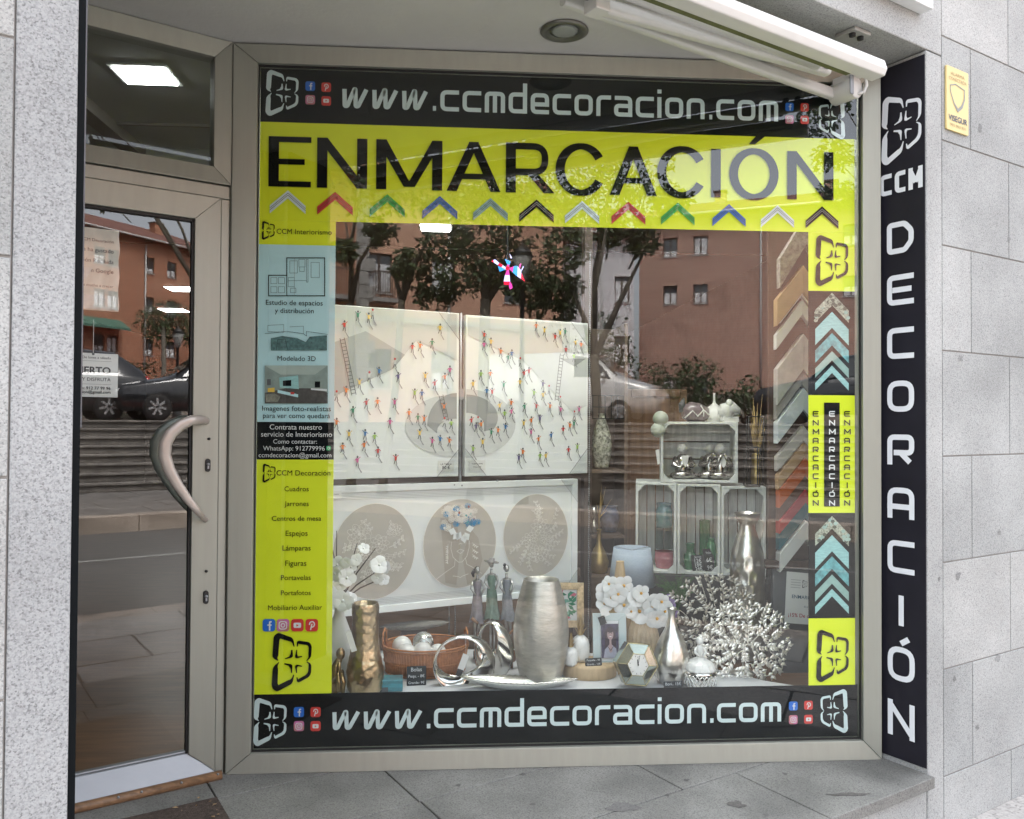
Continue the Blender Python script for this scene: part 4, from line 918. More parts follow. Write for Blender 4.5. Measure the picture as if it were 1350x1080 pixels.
# bushes on the parking level
def bush(c, r, n, label, seed, h=1.0):
    t = thing('bush', label, 'bush', (c.x, c.y, ZT), 'bushes on the parking level'); w = MB()
    for k in range(6): a = k*1.05; w.tube([(c.x+.1*cos(a), c.y+.1*sin(a), ZT), (c.x+r*.7*cos(a), c.y+r*.7*sin(a), ZT+r*1.2*h)], [.04, .015], BARK, 5)
    w.build('stem', t); w = MB(); crown(w, [(Vc((c.x+dx*r, c.y+dy*r, ZT+r*.75*h+dz*r)), r*.75) for dx, dy, dz in ((0,0,0),(.6,.2,-.1),(-.6,-.2,0),(.1,-.5,.35*h),(0,.4,.6*h))], n*2, .12, seed); w.build('crown', t)
bush(tp(790, 450, 21), 1.5, 1500, 'dark drooping conifer bush behind the silver van', 21, 1.3)
bush(tp(915, 420, 22), 1.0, 1500, 'pale climbing bush against the brick block', 22, 1.2)
bush(tp(985, 440, 22.5), .8, 900, 'thin bush at the foot of the brick block', 23)
bush(tp(860, 460, 22.5), 1.1, 800, 'low bush between the van and the brick block', 24)
bush(tpd(150, 465, 23.0), 1.0, 800, 'dark hedge bush behind the black car', 25); bush(tpd(190, 465, 23.0), 1.0, 800, 'dark hedge bush below the round topped tree', 26)
# street lamps
LBK = mat('lamp_post_black', (.02, .022, .022), .5); LGL = mat('lantern_opal', (.5, .5, .47), .3)
def lamp(p, z0, h, label):
    t = thing('street_lamp', label, 'street lamp', (p.x, p.y, z0), 'street lamps opposite'); w = MB(); c = (p.x, p.y, z0)
    w.lathe([(.13, 0), (.13, .25), (.075, .35), (.06, .9), (.075, .95), (.045, 1.05), (.038, h), (.08, h+.02), (.0, h+.03)], LBK, c, 14); w.build('post', t)
    w = MB(); w.lathe([(.09, h+.03), (.17, h+.42), (.17, h+.44)], LGL, c, 6); w.lathe([(.19, h+.44), (.1, h+.58), (.03, h+.62), (.0, h+.72)], LBK, c, 6); w.build('lantern', t)
lamp(tp(688, 480, T9-.4), -.1, 3.7, 'black lamp post with a lantern among the trees of the far pavement')
lamp(tpd(234, 480, 21.5), ZT, 2.2, 'black lantern post on the parking level beside the round topped tree')
# ---- vehicles
TYRE = mat('tyre', (.015, .015, .015), .8); RIM = mat('alloy_rim', (.5, .5, .5), .3, .8); CGL = mat('car_glass', (.012, .014, .016), .06, spec=1.0); HLM = mat('headlight_lens', (.6, .62, .62), .15); TLM = mat('taillight_red', (.4, .01, .01), .2)
def car(name, label, O, ang, Lc, Wd, prof, wheels, wins, paint, cat='car'):
    # prof: stations (x, z_bottom, z_belt, z_top, inset)
    t = thing(name, label, cat, tuple(O), 'vehicles parked opposite'); T = Matrix.Translation(O) @ Matrix.Rotation(ang, 4, 'Z')
    w = MB(T); v = []; f = []; h = Wd/2
    for x, zb, zm, zt, ins in prof: v += [(x, -h+.06, zb), (x, -h, zb+.22), (x, -h, zm-.08), (x, -h+.05, zm), (x, -h+ins, zt-.06), (x, -h+ins+.14, zt), (x, h-ins-.14, zt), (x, h-ins, zt-.06), (x, h-.05, zm), (x, h, zm-.08), (x, h, zb+.22), (x, h-.06, zb)]
    k = 12
    for i in range(len(prof)-1):
        for j in range(k): f.append((i*k+j, i*k+(j+1) % k, (i+1)*k+(j+1) % k, (i+1)*k+j))
    f.append(list(range(k))[::-1]); f.append([(len(prof)-1)*k+j for j in range(k)]); w.add(v, f, paint, True); w.build('body', t)
    def at(x):
        for a, b in zip(prof[:-1], prof[1:]):
            if a[0] <= x <= b[0]: q = (x-a[0])/(b[0]-a[0]+1e-9); return [a[z]*(1-q)+b[z]*q for z in range(5)]
        return prof[-1]
    for sd in (-1, 1):
        for x0, x1 in wins:
            P_ = []; m = 6
            for x in [x0+(x1-x0)*i/m for i in range(m+1)]: P_.append(at(x))
            vv = []; 
            for q in P_: vv += [(q[0], sd*(h-.05-(q[4]-.05)*.12+.018), q[2]+.03+(q[3]-q[2])*.05), (q[0], sd*(h-q[4]+.018+(q[4]-.05)*.12), q[3]-.06-(q[3]-q[2])*.06)]
            w = MB(T); w.add(vv, [(2*i, 2*i+1, 2*i+3, 2*i+2) for i in range(m)], CGL); w.build('side_window', t)
        for x, r in wheels:
            w = MB(T); M_ = Matrix.Translation((x, sd*(h-.10), r)) @ Matrix.Rotation(pi/2, 4, 'X')
            w.lathe([(r*.6, -.11), (r*.92, -.11), (r, -.07), (r, .07), (r*.92, .11), (r*.6, .11)], TYRE, n=24, T=T @ M_); wo_ = w.build('wheel', t)
            w = MB(T); w.lathe([(r*.62, -.10), (r*.62, .10)], RIM, n=24, T=T @ M_)
            for s2 in range(7): a = s2*2*pi/7; w.box((-.028, .03, -.112), (.028, r*.6, -.08), RIM, T=T @ M_ @ Matrix.Rotation(a, 4, 'Z')); w.box((-.028, .03, .08), (.028, r*.6, .112), RIM, T=T @ M_ @ Matrix.Rotation(a, 4, 'Z'))
            w.build('rim', wo_)
        w = MB(T); w.ball((prof[0][0]+.1, sd*(h-.28), at(prof[0][0]+.1)[2]-.16), (.14, .2, .11), HLM, 12, 8); w.build('headlight', t)
        w = MB(T); w.ball((prof[-1][0]-.05, sd*(h-.17), at(prof[-1][0]-.1)[2]-.12), (.09, .12, .2), TLM, 10, 6); w.build('tail_light', t)
        w = MB(T); mx__ = wins[0][0]+.18; w.ball((mx__, sd*(h+.09), at(mx__)[2]+.10), (.07, .11, .08), paint, 10, 6); w.build('mirror', t)
    # windscreen
    i = [n_ for n_, q in enumerate(prof) if q[3]-q[2] > .3][0]; a, b = prof[i-1], prof[i]
    w = MB(T); w.add([(a[0]+.06, -h+.14, a[3]+.035), (a[0]+.06, h-.14, a[3]+.035), (b[0]-.06, h-b[4]-.14, b[3]+.012), (b[0]-.06, -h+b[4]+.14, b[3]+.012)], [(0, 1, 2, 3)], CGL); w.build('windscreen', t); return t
suvp = [(0, .35, .72, .75, .25), (.12, .25, .85, .88, .16), (1.0, .25, 1.0, 1.06, .12), (1.25, .25, 1.04, 1.12, .12), (2.0, .25, 1.06, 1.62, .22), (2.7, .25, 1.08, 1.70, .22), (3.7, .25, 1.10, 1.64, .22), (4.3, .28, 1.08, 1.25, .16), (4.45, .4, .9, .95, .2)]
vanp = [(0, .35, .80, .84, .25), (.15, .28, 1.0, 1.04, .16), (.75, .28, 1.14, 1.22, .12), (.95, .28, 1.16, 1.27, .12), (1.75, .28, 1.2, 1.90, .2), (2.4, .28, 1.2, 1.97, .18), (4.8, .28, 1.2, 1.97, .18), (4.95, .3, 1.2, 1.85, .2), (5.0, .4, 1.0, 1.3, .2)]
fang = R(FA)
BLKP = mat('car_paint_black', (.014, .015, .018), .22, .3, coat=1, spec=.6); SILP = mat('car_paint_silver', (.60, .59, .57), .3, .25, coat=1); WHIP = mat('car_paint_white', (.62, .63, .64), .3, coat=1)
p = tpd(146, 540, 17.2); car('parked_car', 'black family car with bright alloy wheels parked above the steps', gb(p, ZT), fang, 4.45, 1.8, suvp, [(.85, .34), (3.55, .34)], [(1.42, 2.55), (2.62, 3.75)], BLKP)
p = tp(872, 520, 18.2); car('parked_van', 'silver van parked above the steps with its nose to the right', gb(p, ZT), fang+pi, 5, 1.9, vanp, [(.9, .33), (3.95, .33)], [(1.15, 2.2)], SILP, 'van')
p = tp(1000, 520, 17.6); car('parked_car', 'black car parked at the right with its nose to the left', gb(p, ZT), fang, 4.45, 1.8, suvp, [(.85, .34), (3.55, .34)], [(1.42, 2.55), (2.62, 3.75)], BLKP)
p = tp(846, 520, 21.2); car('parked_car', 'grey car with red tail lights parked farther back beside the van', gb(p, ZT)+Vc((0, 0, .0)), fang+pi, 4.45, 1.8, suvp, [(.85, .34), (3.55, .34)], [(1.42, 2.55), (2.62, 3.75)], mat('car_paint_grey', (.12, .12, .12), .3, .4, coat=1))

# ================================================================== THE WINDOW DISPLAY
PLZ = .20
w = MB(); _a = Pz(1056, 905, PLZ); _b = Pz(1008, 897, PLZ)
PLW = mat('platform_white', (.60, .61, .62), .5, var=.05, scale=3)
pts = [(-.80, .045), (_a.x+.14, .045), (_a.x+.0, _a.y-.0), (_b.x, _b.y), (.95, .62), (.3, .80), (-.80, .80)]
w.prism(pts, .0, PLZ, PLW, T=Matrix(((1, 0, 0, 0), (0, 1, 0, 0), (0, 0, 1, 0), (0, 0, 0, 1)))); solo(w, 'display_platform', 'low white platform carrying the goods behind the glass', 'platform', bevel=.003)
def at(px, py, z=PLZ): p = Pz(px, py, z); return p, px_m(p.y)
SILM = mat('polished_silver', (.72, .71, .68), .10, 1.0, var=.05); SILB = mat('brushed_silver', (.66, .64, .60), .28, 1.0, var=.12, scale=12, bump=.25, bscale=60)
PEWT = mat('pewter_scratched', (.50, .48, .43), .42, .85, var=.18, scale=14, bump=.4, bscale=40, stretch=(1, 1, 3)); GOLD = mat('hammered_gold', (.52, .40, .25), .28, 1.0, var=.15, scale=20, bump=1, bscale=35)
GOLDP = mat('gold_paint', (.50, .36, .15), .4, .9, var=.15, scale=30); BRZ = mat('bronze_gold', (.36, .25, .12), .28, .95, var=.12); CERW = mat('white_ceramic', (.72, .72, .69), .35, var=.04, coat=.3); MATW = mat('matt_white_ceramic', (.66, .66, .65), .7, var=.04)
WICK = mat('orange_wicker', (.42, .17, .06), .6, var=.25, scale=40); WOODL = mat('pale_wood', (.52, .38, .22), .55, var=.15, scale=8, stretch=(6, 6, 1)); WOODR = mat('ribbed_wood', (.48, .37, .24), .6, var=.2, scale=20); CARD = mat('chalk_card', (.012, .016, .02), .7); CHALK = mat('chalk_white', (.62, .65, .66), .8)
SHADE = mat('linen_shade', (.36, .42, .50), .9, var=.06, scale=80, stretch=(1, 1, 3)); PETAL = mat('white_petal', (.75, .76, .75), .5, var=.04, scale=30); PETY = mat('petal_heart', (.60, .32, .05), .6, var=.3, scale=80); TWIG = mat('dark_twig', (.05, .035, .025), .8); FERN = mat('fern_green', (.045, .12, .035), .5, var=.4, scale=12); LILA = mat('lilac_petal', (.22, .16, .32), .6, var=.3, scale=40)
TEALG = mat('teal_marbled', (.05, .20, .24), .3, var=.7, scale=14, stretch=(1, 1, 4), col2=(.25, .45, .48))
def price_card(c, w_, h_, lines, label, rz=0, tilt=.25, cat='price card'):
    T = Matrix.Translation(c) @ Matrix.Rotation(rz, 4, 'Z') @ Matrix.Rotation(pi/2-tilt, 4, 'X')
    q = MB(T); q.prism(rrect(0, h_/2, w_, h_, .004), -.0015, .0015, CARD); o = solo(q, 'price_card', label, cat, None)
    q = MB(T)
    for i, l in enumerate(lines): text(q, l, 0, h_*(1-(i+.55)/len(lines)), w_*(.82 if len(l) > 6 else .55), .0026, CHALK)
    if lines: q.build('lettering', o)
    return o
def vase(name, label, c, prof, m, n=40, cat='vase', twist=None, part='body', thick=True):
    t = thing(name, label, cat, tuple(c)); w = MB(); P = list(prof)
    if thick: r, z = P[-1]; P += [(r-.004, z), (r-.006, z-.02), (max(r*.6, .004), z-.05)]
    w.lathe(P, m, tuple(c), n, twist=twist); w.build(part, t); return t
def smooth_prof(pts, k=6):
    out = []
    for i in range(len(pts)-1):
        p0 = pts[max(i-1, 0)]; p1 = pts[i]; p2 = pts[i+1]; p3 = pts[min(i+2, len(pts)-1)]
        for j in range(k):
            t = j/k; out.append(tuple(.5*((2*p1[d])+(-p0[d]+p2[d])*t+(2*p0[d]-5*p1[d]+4*p2[d]-p3[d])*t*t+(-p0[d]+3*p1[d]-3*p2[d]+p3[d])*t**3) for d in (0, 1)))
    out.append(pts[-1]); return out
# --- pewter barrel vase
c, u = at(713, 895); H_ = 131*u
vase('barrel_vase', 'large scratched pewter barrel vase in the middle of the platform', c, smooth_prof([(27*u, 0), (33*u, .2*H_), (36.5*u, .45*H_), (34*u, .68*H_), (27*u, .9*H_), (23.5*u, .99*H_), (23*u, H_)]), PEWT, 48)
# --- hammered gold vase
c, u = at(481, 912); H_ = 115*u
import mathutils
def hammer(a, z): return 1+.05*(mathutils.noise.noise(Vc((cos(a)*4.5, sin(a)*4.5, z*65)))+.55*mathutils.noise.noise(Vc((cos(a)*11, sin(a)*11, z*120))))
gp = smooth_prof([(20*u, 0), (23.5*u, .08*H_), (23*u, .28*H_), (18.5*u, .5*H_), (17*u, .75*H_), (17.5*u, .95*H_), (16.5*u, H_)], 12)
t = vase('hammered_vase', 'gold hammered vase with a narrow waist beside the wicker tray', c, gp, GOLD, 64, twist=hammer)
w = MB(); w.cbox((c.x-15*u, c.y-.075, c.z+72*u), (7*u, .002, 27*u), PAPER, rot=(0, -.3, 0)); tag(w.build('paper_tag'), 'white paper tag hanging on the gold hammered vase', 'price tag')
# --- white bottle vase with blossom
c, u = at(447, 903); c = c+Vc((-.01, .06, 0)); u = px_m(c.y); H_ = 100*u
t = vase('bottle_vase', 'tall white bottle vase holding dark twigs of white blossom', c, smooth_prof([(21*u, 0), (24*u, .12*H_), (22*u, .4*H_), (12*u, .7*H_), (7*u, .85*H_), (6*u, .97*H_), (7*u, H_)]), MATW)
def flower(mb, c, r, nrm, m, np_=5, heart=PETY, seed=0):
    nrm = Vc(nrm).normalized(); a = nrm.orthogonal().normalized(); b = nrm.cross(a); rd = random.Random(seed)
    for i in range(np_):
        t0 = 2*pi*i/np_+seed; d = a*cos(t0)+b*sin(t0); e = nrm.cross(d); L = r*rd.uniform(.85, 1.1); wd = L*.55
        wd *= rd.uniform(.85, 1.2); O = [(0, 0, 0), (.22, .55, .05), (.5, .95, .13), (.8, .85, .17), (1.0, .4, .12), (1.04, 0, .1), (1.0, -.4, .12), (.8, -.85, .17), (.5, -.95, .13), (.22, -.55, .05)]
        v = [c+d*L*x+e*wd*y+nrm*L*z for x, y, z in O]+[c+d*L*.55+nrm*L*.2]
        mb.add(v, [(k, (k+1) % 10, 10) for k in range(10)], m, True)
    mb.ball(tuple(c+nrm*r*.12), r*.16, heart, 7, 5)
w = MB(); top = c+Vc((0, 0, H_)); wf = MB()
for i, (px, py) in enumerate(((438, 723), (471, 716), (495, 723), (494, 755), (476, 740), (444, 700), (505, 762), (452, 742))):
    p = Py(px, py, c.y-.02-.02*(i % 3)); m_ = top.lerp(p, .5)+Vc((random.uniform(-.01, .01), 0, .01)); w.tube([top-Vc((0, 0, .05)), top, m_, p], [.003, .0035, .003, .0018], TWIG, 6)
for i, (px, py, r) in enumerate(((445, 745, 10), (457, 762, 11), (452, 792, 12), (462, 790, 9), (479, 723, 7), (500, 745, 10), (508, 748, 8), (492, 744, 6), (498, 762, 7), (506, 764, 7), (442, 756, 9), (470, 738, 7), (463, 748, 8), (449, 770, 8), (456, 742, 7))):
    p = Py(px, py, c.y-.05-.015*(i % 3)); flower(wf, p, r*u*1.1, (random.uniform(-.5, .5), -1, random.uniform(-.1, .7)), PETAL, 5, PETAL, i)
t2 = thing('blossom_branches', 'bunch of dark twigs with white blossom standing in the white bottle vase', 'flowers', tuple(top)); w.build('twigs', t2); wf.build('blossom', t2)
# --- bronze figurine, seated and bent
c, u = at(446, 913); y0 = c.y
w = MB()
fp = lambda px, py, dy=0: Py(px, py, y0+dy)
w.ball(tuple(fp(449, 862)), (6*u, 6*u, 8*u), BRZ); w.tube([fp(448, 868), fp(443, 878), fp(440, 892), fp(441, 905), fp(443, 912)], [4*u, 5.5*u, 7*u, 8*u, 8*u], BRZ, 12)
w.tube([fp(443, 880), fp(448, 890, -.02), fp(447, 872, -.03)], [3.2*u, 2.6*u, 2*u], BRZ, 8); w.tube([fp(441, 903), fp(451, 886, -.03), fp(453, 900, -.03), fp(452, 913, -.03)], [4.5*u, 3.4*u, 3*u, 2.6*u], BRZ, 10); w.tube([fp(438, 903), fp(446, 889, -.045), fp(447, 912, -.045)], [4.5*u, 3.2*u, 2.6*u], BRZ, 10)
o = solo(w, 'thinker_figurine', 'small bronze coloured seated figurine with its knees drawn up', 'figurine')
# --- teal boxes
c, u = at(505, 911); w = MB(); w.cbox((c.x, c.y+.015, c.z+8*u), (50*u, .07, 15*u), TEALG, rot=(0, 0, .06)); t = solo(w, 'teal_box', 'teal marbled flat box with a finger notch at the platform front', 'box', bevel=.003)
w = MB(); w.cbox((c.x, c.y-.021, c.z+3.5*u), (14*u, .003, 6*u), DGREY, rot=(0, 0, .06)); w.build('finger_notch', t)
w = MB(); q = Py(437, 862, .42); w.cbox((q.x, q.y, q.z), (22*px_m(.42), .02, 42*px_m(.42)), TEALG, rot=(-.2, 0, 0)); w.cbox((q.x, q.y+.05, PLZ+.06), (.03, .06, .12), DGREY); solo(w, 'teal_canvas', 'small upright teal picture half hidden behind the bronze figurine', 'picture')
# --- wicker tray with balls
c, u = at(560, 890); c = c+Vc((0, .06, 0)); u = px_m(c.y); RX_, RY_ = 53*u, 40*u
t = thing('wicker_tray', 'orange oval wicker tray with loop handles holding decorative balls', 'basket', tuple(c))
w = MB(); w.lathe([(.0001, .008), (RX_*.9, .008), (RX_*.94, .0), (RX_, 18*u), (RX_*1.03, 34*u)], WICK, tuple(c), 48, sy=RY_/RX_); w.build('shell', t)
w = MB()
for i in range(88): a = 2*pi*i/88; w.tube([(c.x+RX_*.955*cos(a), c.y+RY_*.955*sin(a), c.z+.004), (c.x+RX_*1.045*cos(a), c.y+RY_*1.045*sin(a), c.z+33*u)], .0016, WICK, 5)
w.build('weave', t)
w = MB()
for z, k in ((2*u, .97), (16*u, 1.015), (33*u, 1.05), (36*u, 1.05)): w.tube([(c.x+RX_*k*cos(2*pi*i/48), c.y+RY_*k*sin(2*pi*i/48), c.z+z) for i in range(48)], .0042 if z > 20*u else .0028, WICK, 6, closed=True)
w.build('rim', t)
for sx in (-1, 1):
    w = MB()
    for dy in (-.012, .0, .012): w.tube([(c.x+sx*RX_*1.03, c.y+dy-.025, c.z+34*u), (c.x+sx*RX_*1.03, c.y+dy-.022, c.z+50*u), (c.x+sx*RX_*1.0, c.y+dy, c.z+55*u), (c.x+sx*RX_*.97, c.y+dy+.022, c.z+50*u), (c.x+sx*RX_*.97, c.y+dy+.025, c.z+32*u)], .0035, WICK, 6)
    w.build('handle', t)
MARB = mat('marbled_white', (.66, .65, .62), .25, var=.14, scale=22, coat=.5); WIRE = mat('silver_wire_glass', (.45, .47, .45), .3, .6, var=.5, scale=40)
for px, py, r, dy, m, l in ((530, 852, 13, .03, CERW, 'plain white ball at the left of the wicker tray'), (536, 863, 14, -.02, MARB, 'marbled white ball in front at the left of the wicker tray'), (558, 847, 13.5, .05, WIRE, 'ball of silver wire mesh at the back of the wicker tray'), (557, 861, 14, -.02, MARB, 'pearly white ball in the middle of the wicker tray'), (577, 860, 11, .0, CERW, 'white ball at the right of the wicker tray behind the silver loop')):
    p = Py(px, py, c.y+dy); w = MB(); w.ball(tuple(p), r*px_m(c.y+dy), m, 24, 14)
    if m is WIRE:
        for k in range(16):
            a = Vc((random.uniform(-1, 1), random.uniform(-1, 1), random.uniform(-1, 1))).normalized(); e = a.orthogonal().normalized(); f_ = a.cross(e); r2 = r*px_m(c.y+dy)*1.01
            w.tube([p+(e*cos(i*.4)+f_*sin(i*.4))*r2 for i in range(16)], .0014, SILM, 5, closed=True)
    solo(w, 'decorative_ball', l, 'ball', 'balls in the wicker tray')
p, _ = at(549, 904); price_card(p, 24*u, 23*u, ('Bolas', 'Pequ. - 8€', 'Grande- 9€'), 'black price card in chalk lettering leaning on the wicker tray', .08)
# --- silver loops
def loop(cpx, cpy, y, rx, ry, wd, tw, rz, label, thick=.006):
    c = Py(cpx, cpy, y); u = px_m(y); t = MB(); n = 72; v = []
    for i in range(n):
        a = 2*pi*i/n; ph = tw*a/2+.5; d = Vc((cos(a), 0, sin(a))); p = Vc((rx*u*cos(a), 0, ry*u*sin(a)))
        wl = wd*u*(.62+.38*sin(a*1.0+2.6)); e = d*cos(ph)*wl+Vc((0, 1, 0))*sin(ph)*wl; g = (d*-sin(ph)+Vc((0, 1, 0))*cos(ph))*thick
        for k in range(10): b = 2*pi*k/10; v.append(p+e*cos(b)+g*sin(b))
    tt = tw % 2
    f = []
    for i in range(n):
        for k in range(10):
            j = (i+1) % n; sh = 5 if (i == n-1 and tt) else 0
            f.append((i*10+k, i*10+(k+1) % 10, j*10+(k+1+sh) % 10, j*10+(k+sh) % 10))
    T = Matrix.Translation(c) @ Matrix.Rotation(rz, 4, 'Z'); t.add(v, f, SILM, True, T); return solo(t, 'silver_loop', label, 'sculpture')
loop(609, 871, .30, 35, 31, 14, 1, .15, 'polished silver twisted ring sculpture standing in front with a paper tag')
loop(648, 852, .42, 19, 31, 14, 1, -.5, 'taller polished silver twisted ring sculpture standing behind the first ring')
p = Py(611, 873, .27); w = MB(); w.cbox(tuple(p), (8*u, .002, 20*u), PAPER, rot=(0, .35, 0)); w.cbox((p.x-5*u, p.y, p.z-13*u), (7*u, .0022, 9*u), CARD, rot=(0, .35, 0)); w.tube([p+Vc((3*u, 0, 10*u)), p+Vc((2*u, 0, 34*u))], .0006, PAPER, 4); tag(w.build('paper_tag'), 'white and black paper tag hanging inside the front silver ring', 'price tag')
# --- leaf shaped silver bowl
w = MB(); n = 40; v = []; y = .215
pA, pB = Py(606, 893, y), Py(762, 896, y+.02); L = pB-pA; u = px_m(y)
for i in range(n+1):
    q = i/n; ctr = pA+L*q; dip = -15*u*sin(pi*q)**.8; hw = (.052*sin(pi*min(1, q*1.02+.0))**.65+.001); ridge = .0012*(1 if i % 2 else -1)*(1 if 8 < i < n else 0)
    for k in range(9): s_ = k/8*2-1; v.append((ctr.x, ctr.y+s_*hw+.01, ctr.z+dip*(1-s_*s_)*1.0+ridge-7*u*sin(pi*q)*(1-.0)*.35))
f = [(i*9+k, i*9+k+1, (i+1)*9+k+1, (i+1)*9+k) for i in range(n) for k in range(8)]
w.add(v, f, mat('silver_leaf_bowl', (.74, .73, .68), .22, .95, var=.12, scale=40, stretch=(8, 1, 1)), True); o = solo(w, 'leaf_bowl', 'long silver leaf shaped bowl lying along the front of the platform', 'bowl'); m_ = o.modifiers.new('t', 'SOLIDIFY'); m_.thickness = .004
# --- three ladies
SKN = mat('figurine_silver', (.42, .42, .41), .3, .8, var=.2, scale=30); HAIR = mat('figurine_dark', (.03, .028, .03), .4); 
DR = [mat('dress_mauve_grey', (.27, .25, .28), .45, .3, var=.3, scale=30), mat('dress_green_grey', (.16, .26, .21), .45, .3, var=.3, scale=30), mat('dress_blue_grey', (.25, .28, .32), .45, .3, var=.3, scale=30)]
y0 = .62; u = px_m(y0)
t = thing('three_ladies', 'statuette of three ladies in long dresses walking arm in arm', 'statuette', tuple(Py(650, 862, y0)))
def lady(px, head, hem, m, hat, lean, w_=1):
    P = lambda dx, py, dy=0: Py(px+dx, py, y0+dy); s = MB(); hy = head
    s.tube([P(0, hy+6), P(-.3, hy+10), P(0, hy+13)], [1.9*u, 1.7*u, 3*u], SKN, 10)
    s.ball(tuple(P(0, hy)), (3.3*u, 3.6*u, 4.6*u), SKN, 12, 9); s.ball(tuple(P(1.5, hy+1, -.012)), (1.0*u, 1.3*u, 1.3*u), SKN, 6, 5)
    sh = hy+14
    s.tube([P(-5.5, sh+1), P(0, sh-.5), P(5.5, sh+1)], [2.1*u, 2.6*u, 2.1*u], SKN, 8)
    s.tube([P(-5.8, sh+1), P(-8.5, sh+10, -.01), P(-3, sh+18, -.03)], [1.9*u, 1.6*u, 1.1*u], SKN, 8); s.tube([P(5.8, sh+1), P(9, sh+10, -.01), P(5, sh+19, -.025)], [1.9*u, 1.6*u, 1.1*u], SKN, 8)
    for dx, e in ((-3, 0), (3, 3)): s.tube([P(dx+lean*.5, hem-8), P(dx*.8+lean, hem+10), P(dx*.7+lean*1.1, 856+e*.4), P(dx*.7+lean*1.1+2, 858+e*.4, -.02)], [2.4*u, 2.0*u, 1.1*u, 1.2*u], SKN, 8)
    b = s.build('figure', t)
    d = MB(); n = 24; v = []; prof = [(sh, 4.6, 0), (sh+6, 5.6, 0), (sh+13, 4.3, 0), (sh+19, 5.8, .15), (sh+28, 6.8, .35), (hem-14, 7.6, .7), (hem, 10, 1)]
    for k, (py, r, fl) in enumerate(prof):
        cc = P(lean*fl, py)
        for i in range(n): a = 2*pi*i/n; rr = r*u*w_*(1+.13*fl*sin(a*6+k)); v.append((cc.x+rr*cos(a), cc.y+rr*.75*sin(a), cc.z+(1.5*u*sin(a*3+px) if k == len(prof)-1 else 0)))
    d.add(v, [(k*n+i, k*n+(i+1) % n, (k+1)*n+(i+1) % n, (k+1)*n+i) for k in range(len(prof)-1) for i in range(n)], m, True); d.build('dress', b)
    h = MB(); h.ball(tuple(P(-.6, hy-1.2, .006)), (3.9*u, 3.9*u, 4.4*u), HAIR if not hat else SKN, 10, 7)
    if hat: q = P(0, hy-3); h.lathe([(10*u, 0), (10.2*u, .6*u), (4.2*u, 1.5*u), (3.6*u, 5*u), (.001, 6*u)], mat('hat_grey', (.17, .16, .155), .5), (0, 0, 0), 20, T=Matrix.Translation(q) @ Matrix.Rotation(.15, 4, 'Y'))
    elif px < 640: h.tube([P(-3, hy, .01), P(-6.5, hy+4, .01), P(-5, hy+9, .005)], [2.8*u, 2.6*u, 1.2*u], HAIR, 8)
    else: h.ball(tuple(P(-2.5, hy-5, .006)), 2.4*u, HAIR, 8, 6)
    h.build('hat' if hat else 'hair', b)
lady(629.5, 752, 820, DR[0], False, -1); lady(648, 744, 815, DR[1], True, 1, 1.05); lady(668, 750, 817, DR[2], False, 2)
w = MB(); q = Py(650, 862, y0); w.cbox((q.x, q.y, q.z-.004), (52*u, .09, .012), mat('dark_plinth', (.04, .033, .03), .4)); w.cbox((q.x, q.y, (q.z-.01+PLZ)/2), (40*u, .07, q.z-.01-PLZ), mat('dark_plinth', (.04, .033, .03), .4)); w.build('plinth', t, bevel=.002)
# wooden ornament behind the ring
BRW = mat('brown_carved_wood', (.24, .13, .07), .55, var=.3, scale=20); y0 = .5; u = px_m(y0); P = lambda px, py, dy=0: Py(px, py, y0+dy)
w = MB(); c, _ = at(676, 882); w.tube([P(662, 852), P(668, 856), P(674, 864), P(676, 872)], [3*u, 6*u, 8*u, 4*u], BRW, 10); w.tube([P(672, 866), P(684, 866)], [3.5*u, 1.2*u], BRW, 8); w.tube([P(661, 851), P(670, 838), P(680, 826)], 1.6*u, mat('orange_stick', (.35, .17, .08), .6), 7); w.tube([P(674, 870), Vc((P(674, 870).x, y0, PLZ))], 2.5*u, BRW, 8); w.tube([P(622, 815), P(630, 822)], [2.5*u, 2*u], BRW, 7)
solo(MB() if False else w, 'wooden_bird', 'brown carved wooden bird behind the silver rings', 'ornament')
w = MB(); n = 30; v = []; pA, pB = Py(500, 826, .85), Py(592, 820, .80)
for i in range(n+1):
    q = i/n; cc = pA.lerp(pB, q); hw = .05*sin(pi*q)**.6+.002
    for k in range(12): a = 2*pi*k/12; v.append((cc.x, cc.y+hw*cos(a), cc.z+(hw*.5)*sin(a)*(1 if sin(a) < 0 else .35)))
w.add(v, [(i*12+k, i*12+(k+1) % 12, (i+1)*12+(k+1) % 12, (i+1)*12+k) for i in range(n) for k in range(12)], mat('grey_driftwood', (.22, .21, .19), .85, var=.3, scale=30, stretch=(1, 6, 6)), True); cc = pA.lerp(pB, .5)
w.cbox((cc.x, cc.y, (PLZ+cc.z)/2), (.12, .04, cc.z-PLZ-.01), mat('dark_plinth', (.04, .033, .03), .4)); solo(w, 'driftwood_bowl', 'long grey driftwood bowl on a dark foot behind the wicker tray', 'bowl')
